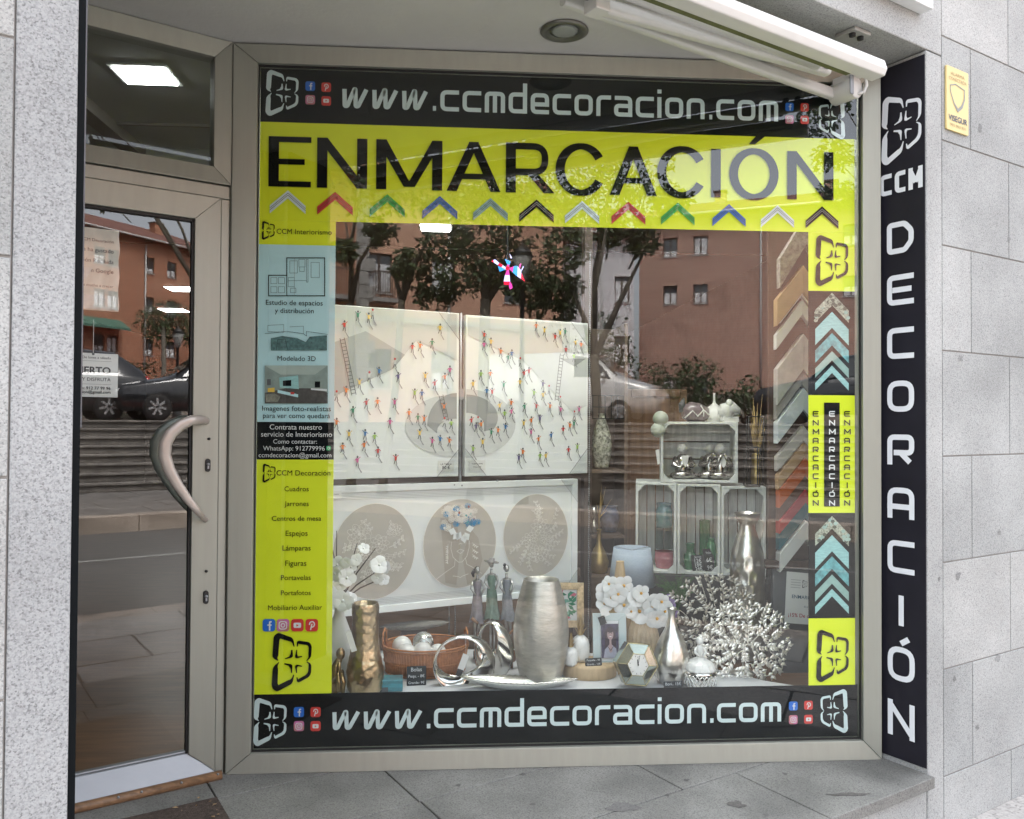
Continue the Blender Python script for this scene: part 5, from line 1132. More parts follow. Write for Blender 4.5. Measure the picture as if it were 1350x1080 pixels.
# --- gold picture frame with leaf print
def stand_frame(name, label, cpx, cpy, y, wpx, hpx, bpx, fm, tilt, rz, cat='photo frame', depth=.014):
    c = Py(cpx, cpy, y); u = px_m(y); W_, H_, b = wpx*u, hpx*u, bpx*u
    T = Matrix.Translation(c) @ Matrix.Rotation(rz, 4, 'Z') @ Matrix.Rotation(pi/2-tilt, 4, 'X')
    t = thing(name, label, cat, (c.x, c.y, c.z-H_/2)); w = MB(T); mitred(w, -W_/2, -H_/2, W_/2, H_/2, b, b, b, b, -depth, .0, fm, .002); w.build('frame', t, bevel=.001)
    w = MB(T); w.box((-W_/2+b, -H_/2+b, -depth*.8), (W_/2-b, H_/2-b, -depth*.55), CANV); w.box((-.01, -H_/2, -depth-.002), (.01, H_/4, -depth), DGREY); w.build('backing', t)
    return t, T, W_, H_, b
t, T, W_, H_, b = stand_frame('framed_print', 'distressed gold picture frame with a tropical leaf print, right of the barrel vase', 747, 798, .55, 46, 58, 9, mat('distressed_gold_leaf', (.50, .40, .25), .4, .7, var=.4, scale=60), .1, -.05, depth=.02)
w = MB(T); z = -.0105
for i in range(26):
    a = random.uniform(0, 6.28); x0, y0_ = random.uniform(-.4, .4)*W_*.6, random.uniform(-.4, .4)*H_*.7; L_ = .035; d = Vc((cos(a), sin(a))); e = Vc((-d.y, d.x)); p = Vc((x0, y0_))
    P4 = [p-d*L_*.5, p+e*L_*.22, p+d*L_*.5, p-e*L_*.22]; lim = lambda q: (max(-W_/2+b, min(W_/2-b, q.x)), max(-H_/2+b, min(H_/2-b, q.y)))
    w.poly([lim(q) for q in P4], z+.00008*i, (mat('print_leaf_green', (.02, .22, .12), .6), mat('print_leaf_mint', (.2, .45, .35), .6), mat('print_pink', (.62, .15, .22), .6))[0 if i % 3 else (1 if i % 2 else 2)])
w.build('leaf_print', t)
# --- round wooden board and pineapples
c, u = at(781, 897); c = c+Vc((0, .075, 0)); u = px_m(c.y); ZB = c.z+17*u
w = MB(); w.lathe([(.0001, 0), (35*u, 0), (36*u, .004), (36*u, 14*u), (35*u, 17*u), (.0001, 17*u)], WOODL, tuple(c), 56, sy=.78); solo(w, 'wooden_board', 'round pale wooden display board under the photo frame and pineapples', 'board')
def pineapple(px, py, r, h, y, label):
    p = Py(px, py, y); p.z = ZB if y > .3 else PLZ; u = px_m(y); t = thing('pineapple', label, 'ornament', tuple(p), 'white ceramic pineapples')
    def rib(a, z): return 1+.035*abs(sin(a*6+z*90))+.035*abs(sin(a*6-z*90))
    w = MB(); w.lathe(smooth_prof([(r*.55*u, 0), (r*.9*u, h*.15*u), (r*u, h*.45*u), (r*.9*u, h*.8*u), (r*.4*u, h*u), (.001, h*1.02*u)], 6), CERW, tuple(p), 48, twist=rib); w.build('body', t)
    w = MB(); b = p+Vc((0, 0, h*.97*u))
    for ring in range(4):
        for k in range(7):
            a = k*2*pi/7+ring*.45; sp = (.62-.15*ring)*r*u; hh = (h*.35+ring*h*.17)*u; d = Vc((cos(a), sin(a), 0)); e = Vc((-d.y, d.x, 0))*r*.13*u
            w.add([b+d*sp*.3+e, b+d*sp*.3-e, b+d*sp*.75+Vc((0, 0, hh*.6))-e*1.2, b+d*sp*.75+Vc((0, 0, hh*.6))+e*1.2, b+d*sp*1.25+Vc((0, 0, hh))], [(0, 1, 2, 3), (3, 2, 4)], GOLDP)
    w.build('leaf_crown', t)
pineapple(765, 879, 11.5, 34, c.y+.01, 'larger white ceramic pineapple with a gold leaf crown'); pineapple(752.5, 882, 9, 24, c.y-.05, 'smaller white ceramic pineapple half hidden by the barrel vase')
# --- photo frame with a portrait
y0 = c.y-.005
t, T, W_, H_, b = stand_frame('photo_frame', 'pale glass photo frame with a portrait of a smiling woman', 804, 845, y0, 45, 72, 10, mat('frame_pale_glass', (.50, .60, .61), .15, var=.05, coat=1), .12, .0, depth=.012)
for q in T @ Vc((0, 0, 0)),: pass
PB = mat('portrait_backdrop', (.035, .03, .07), .4, var=.9, scale=60, col2=(.12, .11, .17)); w = MB(T); pw, ph = 11.5*u, 22*u; z = .0005
def E(cx, cy, rx, ry, m, k): w.disc(cx*pw, cy*ph, rx*pw, ry*ph, z+k*.0004, m, 24)
FSK = mat('portrait_skin', (.42, .30, .30), .4, var=.05); FHR = mat('portrait_hair', (.035, .022, .035), .4, var=.3, scale=90); FTP = mat('portrait_top', (.36, .37, .46), .4, var=.2, scale=60)
w.rect(-pw, -ph, pw, ph, z, PB); E(.05, .25, .62, .58, FHR, 1); E(-.2, -.2, .4, .5, FHR, 2); E(.38, -.2, .34, .5, FHR, 2.5); w.poly([(-.75*pw, -ph), (.85*pw, -ph), (.7*pw, -.45*ph), (.3*pw, -.25*ph), (-.15*pw, -.25*ph), (-.6*pw, -.5*ph)], z+.0016, FTP); w.poly([(-.1*pw, -.62*ph), (.05*pw, -.7*ph), (.25*pw, -.62*ph), (.3*pw, -.3*ph), (.17*pw, -.18*ph), (.16*pw, .2*ph), (-.06*pw, .2*ph), (-.06*pw, -.18*ph), (-.2*pw, -.3*ph)], z+.0019, FSK); E(.05, .38, .36, .32, FSK, 6)
E(-.1, .45, .06, .022, FHR, 7); E(.2, .45, .06, .022, FHR, 7); E(.06, .24, .14, .035, WHT, 7); E(.05, .20, .15, .02, mat('portrait_lips', (.35, .08, .1), .4), 8); E(.05, .64, .40, .16, FHR, 7.5); E(.05, .34, .05, .03, mat('portrait_nose', (.36, .24, .25), .4), 8.5)
w.ribbon([(-.3*pw, -.3*ph), (.05*pw, -.55*ph), (.42*pw, -.3*ph)], .002, z+.004, FHR); w.build('portrait', t)
p, _ = at(783, 886); p = Vc((Py(783, 880, y0-.06).x, y0-.055, ZB)); price_card(p, 22*u, 10*u, ('Pequeña - 9€', 'Grande - 12€'), 'small black price card on the wooden board at the foot of the photo frame', .1)
p = Py(794, 818, y0-.04); w = MB(); w.cbox(tuple(p+Vc((0, 0, -.0))), (9*u, .002, 11*u), CARD, rot=(0, -.35, 0)); w.cbox((p.x+3*u, p.y, p.z+11*u), (11*u, .002, 12*u), PAPER, rot=(0, -.35, 0)); tag(w.build('paper_tag'), 'black and white tag hanging over the corner of the photo frame', 'price tag')
# --- hexagonal clock
y0 = .215; cc = Py(840, 876, y0); u = px_m(y0); Rr = 29*u
BRS = mat('brass_edge', (.42, .36, .18), .25, .9, var=.1); HEXG = mat('mirror_glass_facet', (.34, .38, .34), .08, .85, var=.25, scale=9)
T = Matrix.Translation(cc) @ Matrix.Rotation(.12, 4, 'Z') @ Matrix.Rotation(pi/2-.12, 4, 'X') @ Matrix.Rotation(-.12, 4, 'Z')
t = thing('mantel_clock', 'hexagonal mirror glass clock with a white dial and brass edges', 'clock', tuple(cc-Vc((0, 0, Rr))))
hx = lambda r, off=0: [(r*cos(R(60*k+off)), r*1.06*sin(R(60*k+off))) for k in range(6)]
o6, i6 = hx(Rr), hx(Rr*.52)
w = MB(T)
for k in range(6):
    a, b_, c_, d = o6[k], o6[(k+1) % 6], i6[(k+1) % 6], i6[k]; w.add([(*a, 0), (*b_, 0), (*c_, .012), (*d, .012), (*a, -.05), (*b_, -.05)], [(0, 1, 2, 3), (0, 4, 5, 1)], HEXG)
w.poly(o6, -.05, HEXG); w.build('case', t)
w = MB(T); w.tube([(*p, .001) for p in o6], .0022, BRS, 6, closed=True); w.tube([(*p, .013) for p in i6], .0018, BRS, 6, closed=True)
for a, b_ in zip(o6, i6): w.tube([(*a, .001), (*b_, .013)], .0016, BRS, 6)
w.build('edge', t)
w = MB(T); w.poly(i6, .0115, CERW); w.build('dial', t)
w = MB(T)
for k in range(12): a = R(30*k+7); r1_, r2_ = Rr*.36, Rr*.43; w.ribbon([(r1_*sin(a), r1_*cos(a)), (r2_*sin(a), r2_*cos(a))], .0016, .0125, BLKT)
text(w, '12', 0, Rr*.33, Rr*.1, .0125, BLKT)
w.ribbon([(0, 0), (Rr*.02, Rr*.30)], .0022, .0130, BLKT); w.ribbon([(0, -Rr*.05), (-Rr*.06, Rr*.24)], .003, .0134, BLKT); w.disc(0, 0, .003, .003, .0138, BLKT, 12); w.build('hands', t)
# --- wooden cone vases, lamp, orchid
y0 = .62; u = px_m(y0); P = lambda px, py: Py(px, py, y0)
def rib(k, d): return lambda a, z: 1+d*sin(a*k)
p = P(817, 870); p.z = PLZ; hgt = P(817, 740).z-PLZ
t = vase('cone_vase', 'tall slim pale wooden cone vase in front of the lamp shade', p, smooth_prof([(17*u, 0), (19*u, hgt*.1), (16*u, hgt*.35), (9*u, hgt*.75), (5.5*u, hgt*.97), (5.5*u, hgt)]), WOODL, 48, twist=lambda a, z: 1+(.02*sin(a*24) if z < hgt*.55 else 0))
y1 = .50; u1 = px_m(y1); p = Py(848, 880, y1); p.z = PLZ; hgt = Py(848, 806, y1).z-PLZ
t = vase('ribbed_vase', 'squat ribbed pale wooden vase holding the white orchid', p, smooth_prof([(15*u1, 0), (20*u1, hgt*.25), (19.5*u1, hgt*.6), (13*u1, hgt*.9), (12*u1, hgt)]), WOODR, 96, twist=rib(22, .03)); otop = p+Vc((0, 0, hgt))
y2 = .85; u2 = px_m(y2); p = Py(833, 800, y2); zb, zt = Py(833, 771, y2).z, Py(833, 722, y2).z
t = thing('table_lamp', 'table lamp with a pale blue linen drum shade on a wooden foot', 'lamp', (p.x, p.y, PLZ))
w = MB(); w.lathe([(31*u2, zb), (24.5*u2, zt), (23.7*u2, zt), (30*u2, zb+.002)], SHADE, (p.x, p.y, 0), 48); w.lathe([(31.2*u2, zb), (31.2*u2, zb+.006)], SHADE, (p.x, p.y, 0), 48); w.build('lamp_shade', t)
w = MB(); w.lathe(smooth_prof([(.06, PLZ), (.065, PLZ+.015), (.03, PLZ+.05), (.045, PLZ+.14), (.02, zb-.02), (.012, zb+.03)]), WOODL, (p.x, p.y, 0), 28)
for k in range(3): a = k*2.09+.4; w.tube([(p.x, p.y, zt-.012), (p.x+24*u2*cos(a), p.y+24*u2*sin(a), zt-.003)], .0015, ALU, 5)
w.tube([(p.x, p.y, zb), (p.x, p.y, zt-.012)], .004, ALU, 6); w.build('lamp_base', t)
t = thing('orchid', 'white artificial orchid spray with yellow hearts arching over the wooden vases', 'orchid', tuple(otop)); w = MB(); y1o = y1-.03
st_ = [otop-Vc((0, 0, .04)), otop+Vc((-.01, -.02, .03)), Py(830, 790, y1o), Py(800, 778, y1o), Py(790, 795, y1o-.01)]; w.tube(st_, [.003]*5, mat('orchid_stem', (.07, .12, .04), .5), 6)
w.tube([otop-Vc((0, 0, .03)), Py(862, 800, y1o), Py(880, 815, y1o-.02)], .003, mat('orchid_stem', (.07, .12, .04), .5), 6); w.build('stem', t)
w = MB()
for i, (px, py, r) in enumerate(((798, 779, 10), (803, 770, 8), (822, 772, 10), (815, 783, 9), (797, 796, 8), (823, 798, 10), (838, 789, 10), (845, 782, 9), (843, 806, 11), (860, 798, 11), (872, 793, 9), (866, 815, 10), (856, 810, 9), (876, 806, 9), (806, 788, 8), (832, 806, 7), (876, 817, 7), (850, 795, 8))):
    q = Py(px, py, y1o-.03-.012*(i % 4)); flower(w, q, r*u1*1.4, (random.uniform(-.4, .4), -1, random.uniform(-.3, .3)), PETAL, 5, PETY, i*1.7)
w.build('blossom', t)
w = MB(); y3 = .68; u = px_m(y3); o = Py(893, 800, y3)
for i in range(46):
    e = Py(random.uniform(862, 916), random.uniform(756, 788), y3+random.uniform(-.08, .1)); m_ = o.lerp(e, .55)+Vc((0, 0, .03)); path = [o, m_, e]; w.tube(path, [.0012, .001, .0006], FERN, 4)
    for k in range(14):
        q = k/14; b = (o*(1-q)**2+m_*2*q*(1-q)+e*q*q); 
        for sd in (-1, 1): d = Vc((sd*random.uniform(.5, 1), random.uniform(-.4, .4), random.uniform(-.2, .6)))*.014; w.add([b, b+d*.5+Vc((0, 0, .0016)), b+d, b+d*.5-Vc((0, 0, .0016))], [(0, 1, 2, 3)], FERN)
t = thing('fern_plant', 'feathery green fern with a few lilac flowers between the lamp and the leaf sculpture', 'plant', (o.x, o.y, PLZ)); w.build('fronds', t)
w = MB()
for i, (px, py) in enumerate(((884, 797), (879, 806), (888, 808), (882, 790))): flower(w, Py(px, py, y3-.1), 7*u, (random.uniform(-.4, .4), -1, .3), LILA, 6, LILA, i)
w.build('lilac_flowers', t); w = MB(); w.lathe([(.03, PLZ), (.045, PLZ+.02), (.05, PLZ+.10), (.046, PLZ+.12), (.001, PLZ+.115)], mat('dark_plinth', (.04, .033, .03), .4), (o.x, o.y, 0), 24); w.tube([(o.x, o.y, PLZ+.1), o], .006, FERN, 6); w.build('pot', t)
# --- silver drop vase and its card
c, u = at(889, 905); c = c+Vc((0, .045, 0)); u = px_m(c.y); H_ = 99*u
vase('drop_vase', 'polished silver drop shaped bottle vase beside the clock', c, smooth_prof([(15*u, 0), (22*u, .12*H_), (24*u, .32*H_), (18*u, .55*H_), (8*u, .75*H_), (4.5*u, .9*H_), (6*u, H_)]), SILB, 40)
p, _ = at(888, 912); price_card(p, 25*u, 13*u, ('Boni.. 15€', 'Mediano 22€'), 'small black price card in front of the silver drop vase', .05)
# --- dancer jar
c, u = at(926, 908); c = c+Vc((0, .035, 0)); u = px_m(c.y)
t = thing('lidded_jar', 'small woven silver jar with a white lid shaped as a dancer', 'jar', tuple(c)); w = MB(); w.lathe([(.0001, 0), (19*u, 0), (21*u, 4*u), (21*u, 19*u), (20*u, 22*u), (.0001, 22*u)], SILM, tuple(c), 40)
for i in range(22):
    for sd in (-1, 1):
        w.tube([(c.x+21.6*u*cos(a), c.y+21.6*u*sin(a), c.z+2*u+k*4*u) for k in range(5) for a in [2*pi*i/22+sd*k*.14]], .0016, SILM, 5)
w.build('body', t); w = MB(); b = c+Vc((0, 0, 22*u)); w.lathe(smooth_prof([(20.5*u, 0), (20.5*u, 2*u), (17*u, 9*u), (8*u, 14*u), (4*u, 17*u)], 5), CERW, tuple(b), 48, twist=lambda a, z: 1+.03*sin(a*14)); w.build('lid', t)
w = MB(); pp = lambda dx, dz, dy=0: (b.x+dx*u, b.y+dy*u, b.z+dz*u); w.tube([pp(0, 15), pp(.5, 22), pp(-.3, 28), pp(0, 33)], [4*u, 5*u, 6*u, 2.5*u], CERW, 12); w.ball(pp(0, 38), (5*u, 5*u, 6*u), CERW, 14, 9); w.ball(pp(1, 43), (3*u, 3*u, 2.6*u), CERW, 10, 7)
for sd in (-1, 1): w.tube([pp(sd*5, 29), pp(sd*7.5, 23, -3), pp(sd*2.5, 19, -6)], [2*u, 1.8*u, 1.2*u], CERW, 8)
w.build('dancer_figure', t)
# --- leaf sculptures of silver twigs
def leaf(mb, p, d, nrm, L, wd, m):
    d = d.normalized(); e = nrm.cross(d); e = e.normalized() if e.length > 1e-6 else d.orthogonal().normalized(); k = nrm.normalized()*L*.12
    mb.add([p, p+d*L*.4+e*wd+k*.3, p+d*L, p+d*L*.4-e*wd+k*.3, p+d*L*.45+k, p+d*L*.45-k*.4], [(0, 1, 4), (1, 2, 4), (2, 3, 4), (3, 0, 4), (1, 0, 5), (2, 1, 5), (3, 2, 5), (0, 3, 5)], m)
def fan(name, label, cpx, cpy, y, rpx, m, arms, seed, dome=.0, sq=1.0):
    rd = random.Random(seed); c = Py(cpx, cpy, y); u = px_m(y); Rr = rpx*u; wt = MB(); wl = MB()
    def surf(x, z): r2 = min(1, (x*x+z*z)/(Rr*Rr)); return Vc((c.x+x, c.y-dome*(1-r2)*Rr, c.z+z*sq))
    att = []
    while len(att) < 380:
        x, z = rd.uniform(-1, 1), rd.uniform(-1, 1)
        if x*x+z*z < 1: att.append((x, z))
    nd = [(0, 0)]; par = [-1]
    for _ in range(70):
        acc = {}
        for ax, az in att:
            k = min(range(len(nd)), key=lambda q: (nd[q][0]-ax)**2+(nd[q][1]-az)**2); dx, dz = ax-nd[k][0], az-nd[k][1]; L = math.hypot(dx, dz)+1e-9
            if L < .6: a = acc.setdefault(k, [0, 0]); a[0] += dx/L; a[1] += dz/L
        for k, (dx, dz) in acc.items():
            L = math.hypot(dx, dz)
            if L < 1e-3: continue
            p = (nd[k][0]+dx/L*.065, nd[k][1]+dz/L*.065)
            if all((p[0]-q[0])**2+(p[1]-q[1])**2 > .0009 for q in nd): nd.append(p); par.append(k)
        att = [a for a in att if all((a[0]-q[0])**2+(a[1]-q[1])**2 > .008 for q in nd)]
        if not att: break
    wgt = [1]*len(nd)
    for k in range(len(nd)-1, 0, -1): wgt[par[k]] += wgt[k]
    tips = []
    for k in range(1, len(nd)):
        p, q = nd[par[k]], nd[k]; r = .0013+.00022*wgt[k]**.55; wt.tube([surf(p[0]*Rr, p[1]*Rr), surf(q[0]*Rr, q[1]*Rr)], [r, r], m, 6)
        a = math.atan2(q[1]-p[1], q[0]-p[0])
        for sd in ((-1, 1) if k % 2 else (1, -1)):
            la = a+sd*.8; tp_ = (q[0]+.13*cos(la), q[1]+.13*sin(la))
            if any((tp_[0]-o[0])**2+(tp_[1]-o[1])**2 < .0036 for o in tips) or any((tp_[0]-o[0])**2+(tp_[1]-o[1])**2 < .0013 for o in nd): continue
            tips.append(tp_); leaf(wl, surf(q[0]*Rr, q[1]*Rr), Vc((cos(la), rd.uniform(-.2, .2), sin(la)*sq)), Vc((rd.uniform(-.12, .12), -1, rd.uniform(0, .3))), Rr*rd.uniform(.125, .15), Rr*.040, m)
        if wgt[k] == 1: leaf(wl, surf(q[0]*Rr, q[1]*Rr), Vc((cos(a), 0, sin(a)*sq)), Vc((0, -1, .3)), Rr*.13, Rr*.035, m); tips.append(q)
    t = thing(name, label, 'sculpture', (c.x, c.y, PLZ)); wt.build('twigs', t); wl.build('leaves', t)
    w = MB(); w.tube([c+Vc((0, .02, 0)), Vc((c.x, c.y+.05, PLZ+.008))], .004, m, 6); w.lathe([(.0001, 0), (.05, 0), (.05, .006), (.0001, .008)], m, (c.x, c.y+.05, PLZ), 20); w.build('stand', t)
SCOR = mat('cast_silver', (.86, .83, .77), .34, .8, var=.12, scale=30); SCOD = mat('cast_silver_dull', (.42, .40, .35), .36, .8, var=.2, scale=30)
fan('leaf_sculpture', 'round silver sculpture of radiating leafy twigs standing in front at the right', 984, 848, .33, 60, SCOR, 8, 4, .1, .95)
fan('leaf_sculpture', 'larger duller silver leafy twig bowl rising behind the front leaf sculpture', 940, 815, .46, 60, SCOD, 9, 9, .5, 1.0)
# --- tall hammered silver bottle jug on the crates' plinth
y0 = .62; u = px_m(y0); c = Py(985, 880, y0); c.z = PLZ; zt = Py(985, 676, y0).z-PLZ; Zp = lambda py: Py(985, py, y0).z-PLZ
def dent(a, z):
    if Zp(805) < z < Zp(732): k = int((z-Zp(805))/(Zp(732)-Zp(805))*4); return 1-.09*abs(cos(a*6+(k % 2)*pi/2))*abs(sin((z-Zp(805))/(Zp(732)-Zp(805))*4*pi))
    return 1
t = vase('silver_jug', 'tall silver jug with a flared lip and a band of pressed ovals', c, smooth_prof([(21*u, 0), (23*u, Zp(850)), (24*u, Zp(805)), (23*u, Zp(770)), (22*u, Zp(735)), (17*u, Zp(715)), (11*u, Zp(698)), (10*u, Zp(690)), (13*u, Zp(681)), (18*u, Zp(676))], 10), SILB, 72, twist=dent)
w = MB(); w.tube([Py(999, 684, y0), Py(1008, 690, y0), Py(1004, 705, y0), Py(1001, 720, y0)], .004, SILB, 8); w.build('handle', t)
w = MB(); w.tube([Py(1006, 738, y0+.03), Py(1014, 752, y0+.03), Py(1012, 770, y0+.03), Py(1005, 766, y0+.03), Py(1007, 748, y0+.03)], .006, DGREY, 8); q = Py(1006, 765, y0+.03); w.tube([q, Vc((q.x, q.y, PLZ))], .005, DGREY, 6); solo(w, 'dark_strap_ornament', 'dark looped strap ornament beside the silver jug', 'ornament')

# ================================================================== PICTURES BEHIND THE PLATFORM
_d = ray(438, 645); PP = CAM+_d*(3.6/FPX); PP.z = 0; PA = 22.7; TP = frame(PP, PA)
def pp_(px, py): q = TP.inverted() @ Pv(px, py, PP, PA); return q.x, q.y
SATW = mat('white_lacquer_frame', (.82, .85, .85), .35, var=.03, scale=5)
FIG = {'r': REDV, 'o': ORNG, 'y': YELL, 'g': mat('figure_green', (.03, .25, .14), .5), 'b': mat('figure_blue', (.02, .16, .42), .5), 'p': PURP, 'k': PINK, 'l': LIMG, 'w': LGREY}
zx = lambda x, y: pp_(430+x/3.857, 390+y/3.857)
def crowd(name, label, a0, b0, a1, b1, pts, shapes, ladders):
    t = thing(name, label, 'picture', tuple(TP @ Vc(((a0+a1)/2, b0, 0))), 'two white canvases of tiny coloured people')
    w = MB(TP); w.box((a0, b0, -.035), (a1, b1, 0), CANV); w.build('canvas', t, bevel=.003)
    w = MB(TP)
    cl = lambda q: (max(a0+.004, min(a1-.004, q[0])), max(b0+.004, min(b1-.004, q[1])))
    for i, (poly, m) in enumerate(shapes): w.poly([cl(zx(*q)) for q in poly], .0015+.0004*i, m)
    if shapes: w.build('grey_shapes', t)
    w = MB(TP)
    for (x0, y0, x1, y1) in ladders:
        A_, B_ = Vc(zx(x0, y0)), Vc(zx(x1, y1)); d = (B_-A_); n = Vc((-d.y, d.x)).normalized()*.010
        for sg in (-1, 1): w.ribbon([A_+n*sg, B_+n*sg], .0028, .0042, DGREY)
        k = int(d.length/.016)
        for j in range(k): q = A_+d*(j+.5)/k; w.ribbon([q-n, q+n], .0024, .0044, DGREY)
    rd = random.Random(len(pts))
    for i, (x, y, c) in enumerate(pts):
        a, b = zx(x, y); h = .043; m = FIG[c]; z = .0046
        if not (a0+.015 < a < a1-.02 and b0+.03 < b < b1-.02): continue
        w.poly([(a, b-h*.6), (a+.004, b-h*.6), (a+.022, b-h*1.25), (a+.016, b-h*1.27)], z-.0004, GREYP)
        w.poly([(a-.006, b+h*.24), (a+.006, b+h*.24), (a+.0045, b-h*.2), (a-.0045, b-h*.2)], z, m)
        L_ = rd.uniform(.3, 1); w.ribbon([(a-.002, b-h*.18), (a-.004-.006*L_, b-h*.6)], .0032, z+.0003, DGREY); w.ribbon([(a+.002, b-h*.18), (a+.003+.004*L_, b-h*.62)], .0032, z+.0003, DGREY)
        up = rd.choice((-1, 1)); w.ribbon([(a-.005, b+h*.2), (a-.013, b+h*.2+up*.008)], .0028, z+.0003, m); w.ribbon([(a+.005, b+h*.2), (a+.013, b+h*.2+rd.choice((-1, 1))*.008)], .0028, z+.0003, m)
        w.disc(a, b+h*.38, .0045, .0055, z+.0006, DGREY if c != 'w' else REDV, 10)
    w.build('painted_people', t); return t
G1 = mat('canvas_grey', (.40, .42, .42), .6, var=.03); G2 = mat('canvas_mid_grey', (.30, .31, .31), .6, var=.03); G3 = mat('canvas_pale_grey', (.58, .60, .60), .6, var=.02)
left = [(160,100,'g'),(215,110,'y'),(235,90,'w'),(92,150,'r'),(578,165,'y'),(437,262,'r'),(476,255,'o'),(537,240,'g'),(348,340,'w'),(268,385,'b'),(365,412,'p'),(503,410,'y'),(550,447,'r'),(602,415,'o'),(627,378,'k'),(218,408,'w'),(168,442,'y'),(101,482,'o'),(52,505,'w'),(449,495,'l'),(485,498,'b'),(203,545,'r'),(260,540,'o'),(347,543,'k'),(135,585,'g'),(420,597,'o'),(465,620,'g'),(497,628,'o'),(323,643,'k'),(635,650,'l'),(600,640,'w'),(474,700,'y'),(115,705,'y'),(197,702,'b'),(245,718,'l'),(538,740,'k'),(578,730,'b'),(625,738,'o'),(192,760,'o'),(262,790,'r'),(83,770,'o'),(158,838,'k'),(352,828,'r'),(52,645,'o'),(598,565,'o')]
right_ = [(802,200,'r'),(836,235,'y'),(801,250,'k'),(886,285,'o'),(924,315,'g'),(942,295,'b'),(985,335,'w'),(1066,155,'o'),(1108,178,'y'),(1162,210,'r'),(1188,190,'y'),(1213,185,'g'),(1266,240,'y'),(1294,250,'o'),(1217,275,'r'),(1258,310,'l'),(785,400,'l'),(833,398,'o'),(745,450,'y'),(901,455,'g'),(1005,395,'r'),(1029,385,'r'),(983,440,'y'),(815,485,'b'),(842,490,'r'),(1055,495,'l'),(1100,450,'p'),(1131,475,'w'),(1101,505,'y'),(880,560,'y'),(939,545,'o'),(905,600,'l'),(940,590,'k'),(1007,565,'g'),(1067,562,'r'),(1136,562,'o'),(1190,580,'k'),(1284,580,'k'),(1260,605,'w'),(1189,530,'w'),(737,635,'r'),(770,635,'w'),(786,655,'o'),(761,665,'p'),(838,695,'g'),(872,685,'o'),(910,668,'b'),(1003,650,'y'),(1041,635,'o'),(1085,625,'p'),(1040,695,'k'),(1078,730,'o'),(1142,712,'b'),(1203,680,'r'),(1237,660,'o'),(1258,650,'g'),(745,780,'l'),(794,745,'y'),(998,795,'o'),(978,825,'p'),(1086,815,'l'),(1115,815,'y'),(1230,785,'r'),(1275,770,'l')]
arc = lambda cx, cy, rx, ry, a0, a1, n=24: [(cx+rx*cos(R(a0+(a1-a0)*i/n)), cy-ry*sin(R(a0+(a1-a0)*i/n))) for i in range(n+1)]
aL0, aL1 = -.055, pp_(605, 520)[0]; aR0, aR1 = pp_(613.5, 520)[0], pp_(775, 520)[0]
zb1 = .994; zt1 = 1.768
tl = crowd('crowd_canvas', 'left canvas of tiny coloured people with a tall ladder at its edge', aL0, zb1, aL1, zt1, left, [([(30, 515), (340, 370), (460, 225), (663, 330), (663, 60), (30, 40)], G3), ([(30, 515), (340, 372), (400, 300), (200, 180), (30, 240)], G1), (arc(663, 660, 262, 160, 90, 270), G3), (arc(663, 660, 150, 165, 90, 180)+[(563, 700)]+arc(663, 690, 100, 65, 180, 90)[1:], G2)], [(80, 215, 140, 505), (582, 505, 612, 640)])
trr = crowd('crowd_canvas', 'right canvas of tiny coloured people beside the steel chain', aR0, zb1-.002, aR1, zt1-.005, right_, [([(720, 200), (1000, 330), (1250, 590), (1325, 560), (1325, 150), (720, 110)], G3), ([(1190, 320), (1320, 320), (1262, 360)], G2), (arc(707, 650, 255, 175, 270, 450), G3), (arc(707, 620, 165, 118, 90, -30)+[(800, 690)]+arc(707, 660, 95, 65, 0, 90)[1:], G2)], [(1197, 295, 1170, 535)])
for t, a0, a1, ls in ((tl, aL1-.105, aL1-.025, ('LA TABLA', '80 €')), (trr, aR0+.02, aR0+.105, ('Cuadro gente', 'Precio 75€'))):
    w = MB(TP); w.box((a0, zb1+.025, .003), (a1, zb1+.075, .0045), PAPER); o = w.build('price_label', t); q = MB(TP); 
    for i, l in enumerate(ls): text(q, l, (a0+a1)/2, zb1+.058-.016*i, .055 if i == 0 else .04, .0062, BLKT)
    q.build('lettering', o)
FILM = glass('corner_film', 1.6, (.90, .92, .92))
for t, cs in ((tl, ((aL1, zt1, -1, -1), (aL1, zb1, -1, 1))), (trr, ((aR1, zt1, -1, -1), (aR1, zb1, -1, 1), (aR0, zb1, 1, 1)))):
    for a, b, sx, sz in cs:
        w = MB(TP); w.poly([(a, b), (a+sx*.11, b), (a, b+sz*.13)], .0052, FILM); w.ribbon([(a+sx*.11, b), (a, b+sz*.13)], .0018, .0056, DGREY); w.build('corner_wrap', t)
# three ovals
t = thing('oval_triptych', 'wide white framed relief picture with three taupe ovals', 'picture', tuple(TP @ Vc((.6, .40, 0))))
zb2, zt2, at0, at1 = .388, .965, -.06, pp_(760, 700)[0]
w = MB(TP); mitred(w, at0, zb2, at1, zt2, .03, .03, .03, .03, -.03, .012, SATW, .004); w.build('frame', t, bevel=.002)
w = MB(TP); w.box((at0+.03, zb2+.03, -.02), (at1-.03, zt2-.03, -.004), CANV)
for k in range(5): w.box((at0+.03, zb2+.034+.007*k, -.004), (at1-.03, zb2+.036+.007*k, -.0025), LGREY); w.box((at0+.03, zt2-.036-.007*k, -.004), (at1-.03, zt2-.034-.007*k, -.0025), LGREY)
w.build('mount', t)
TAUP = mat('taupe_relief_ground', (.46, .43, .385), .7, var=.05); TAU2 = mat('taupe_shadow_shape', (.38, .34, .29), .7, var=.04); RELF = mat('raised_white_line', (.80, .78, .73), .5)
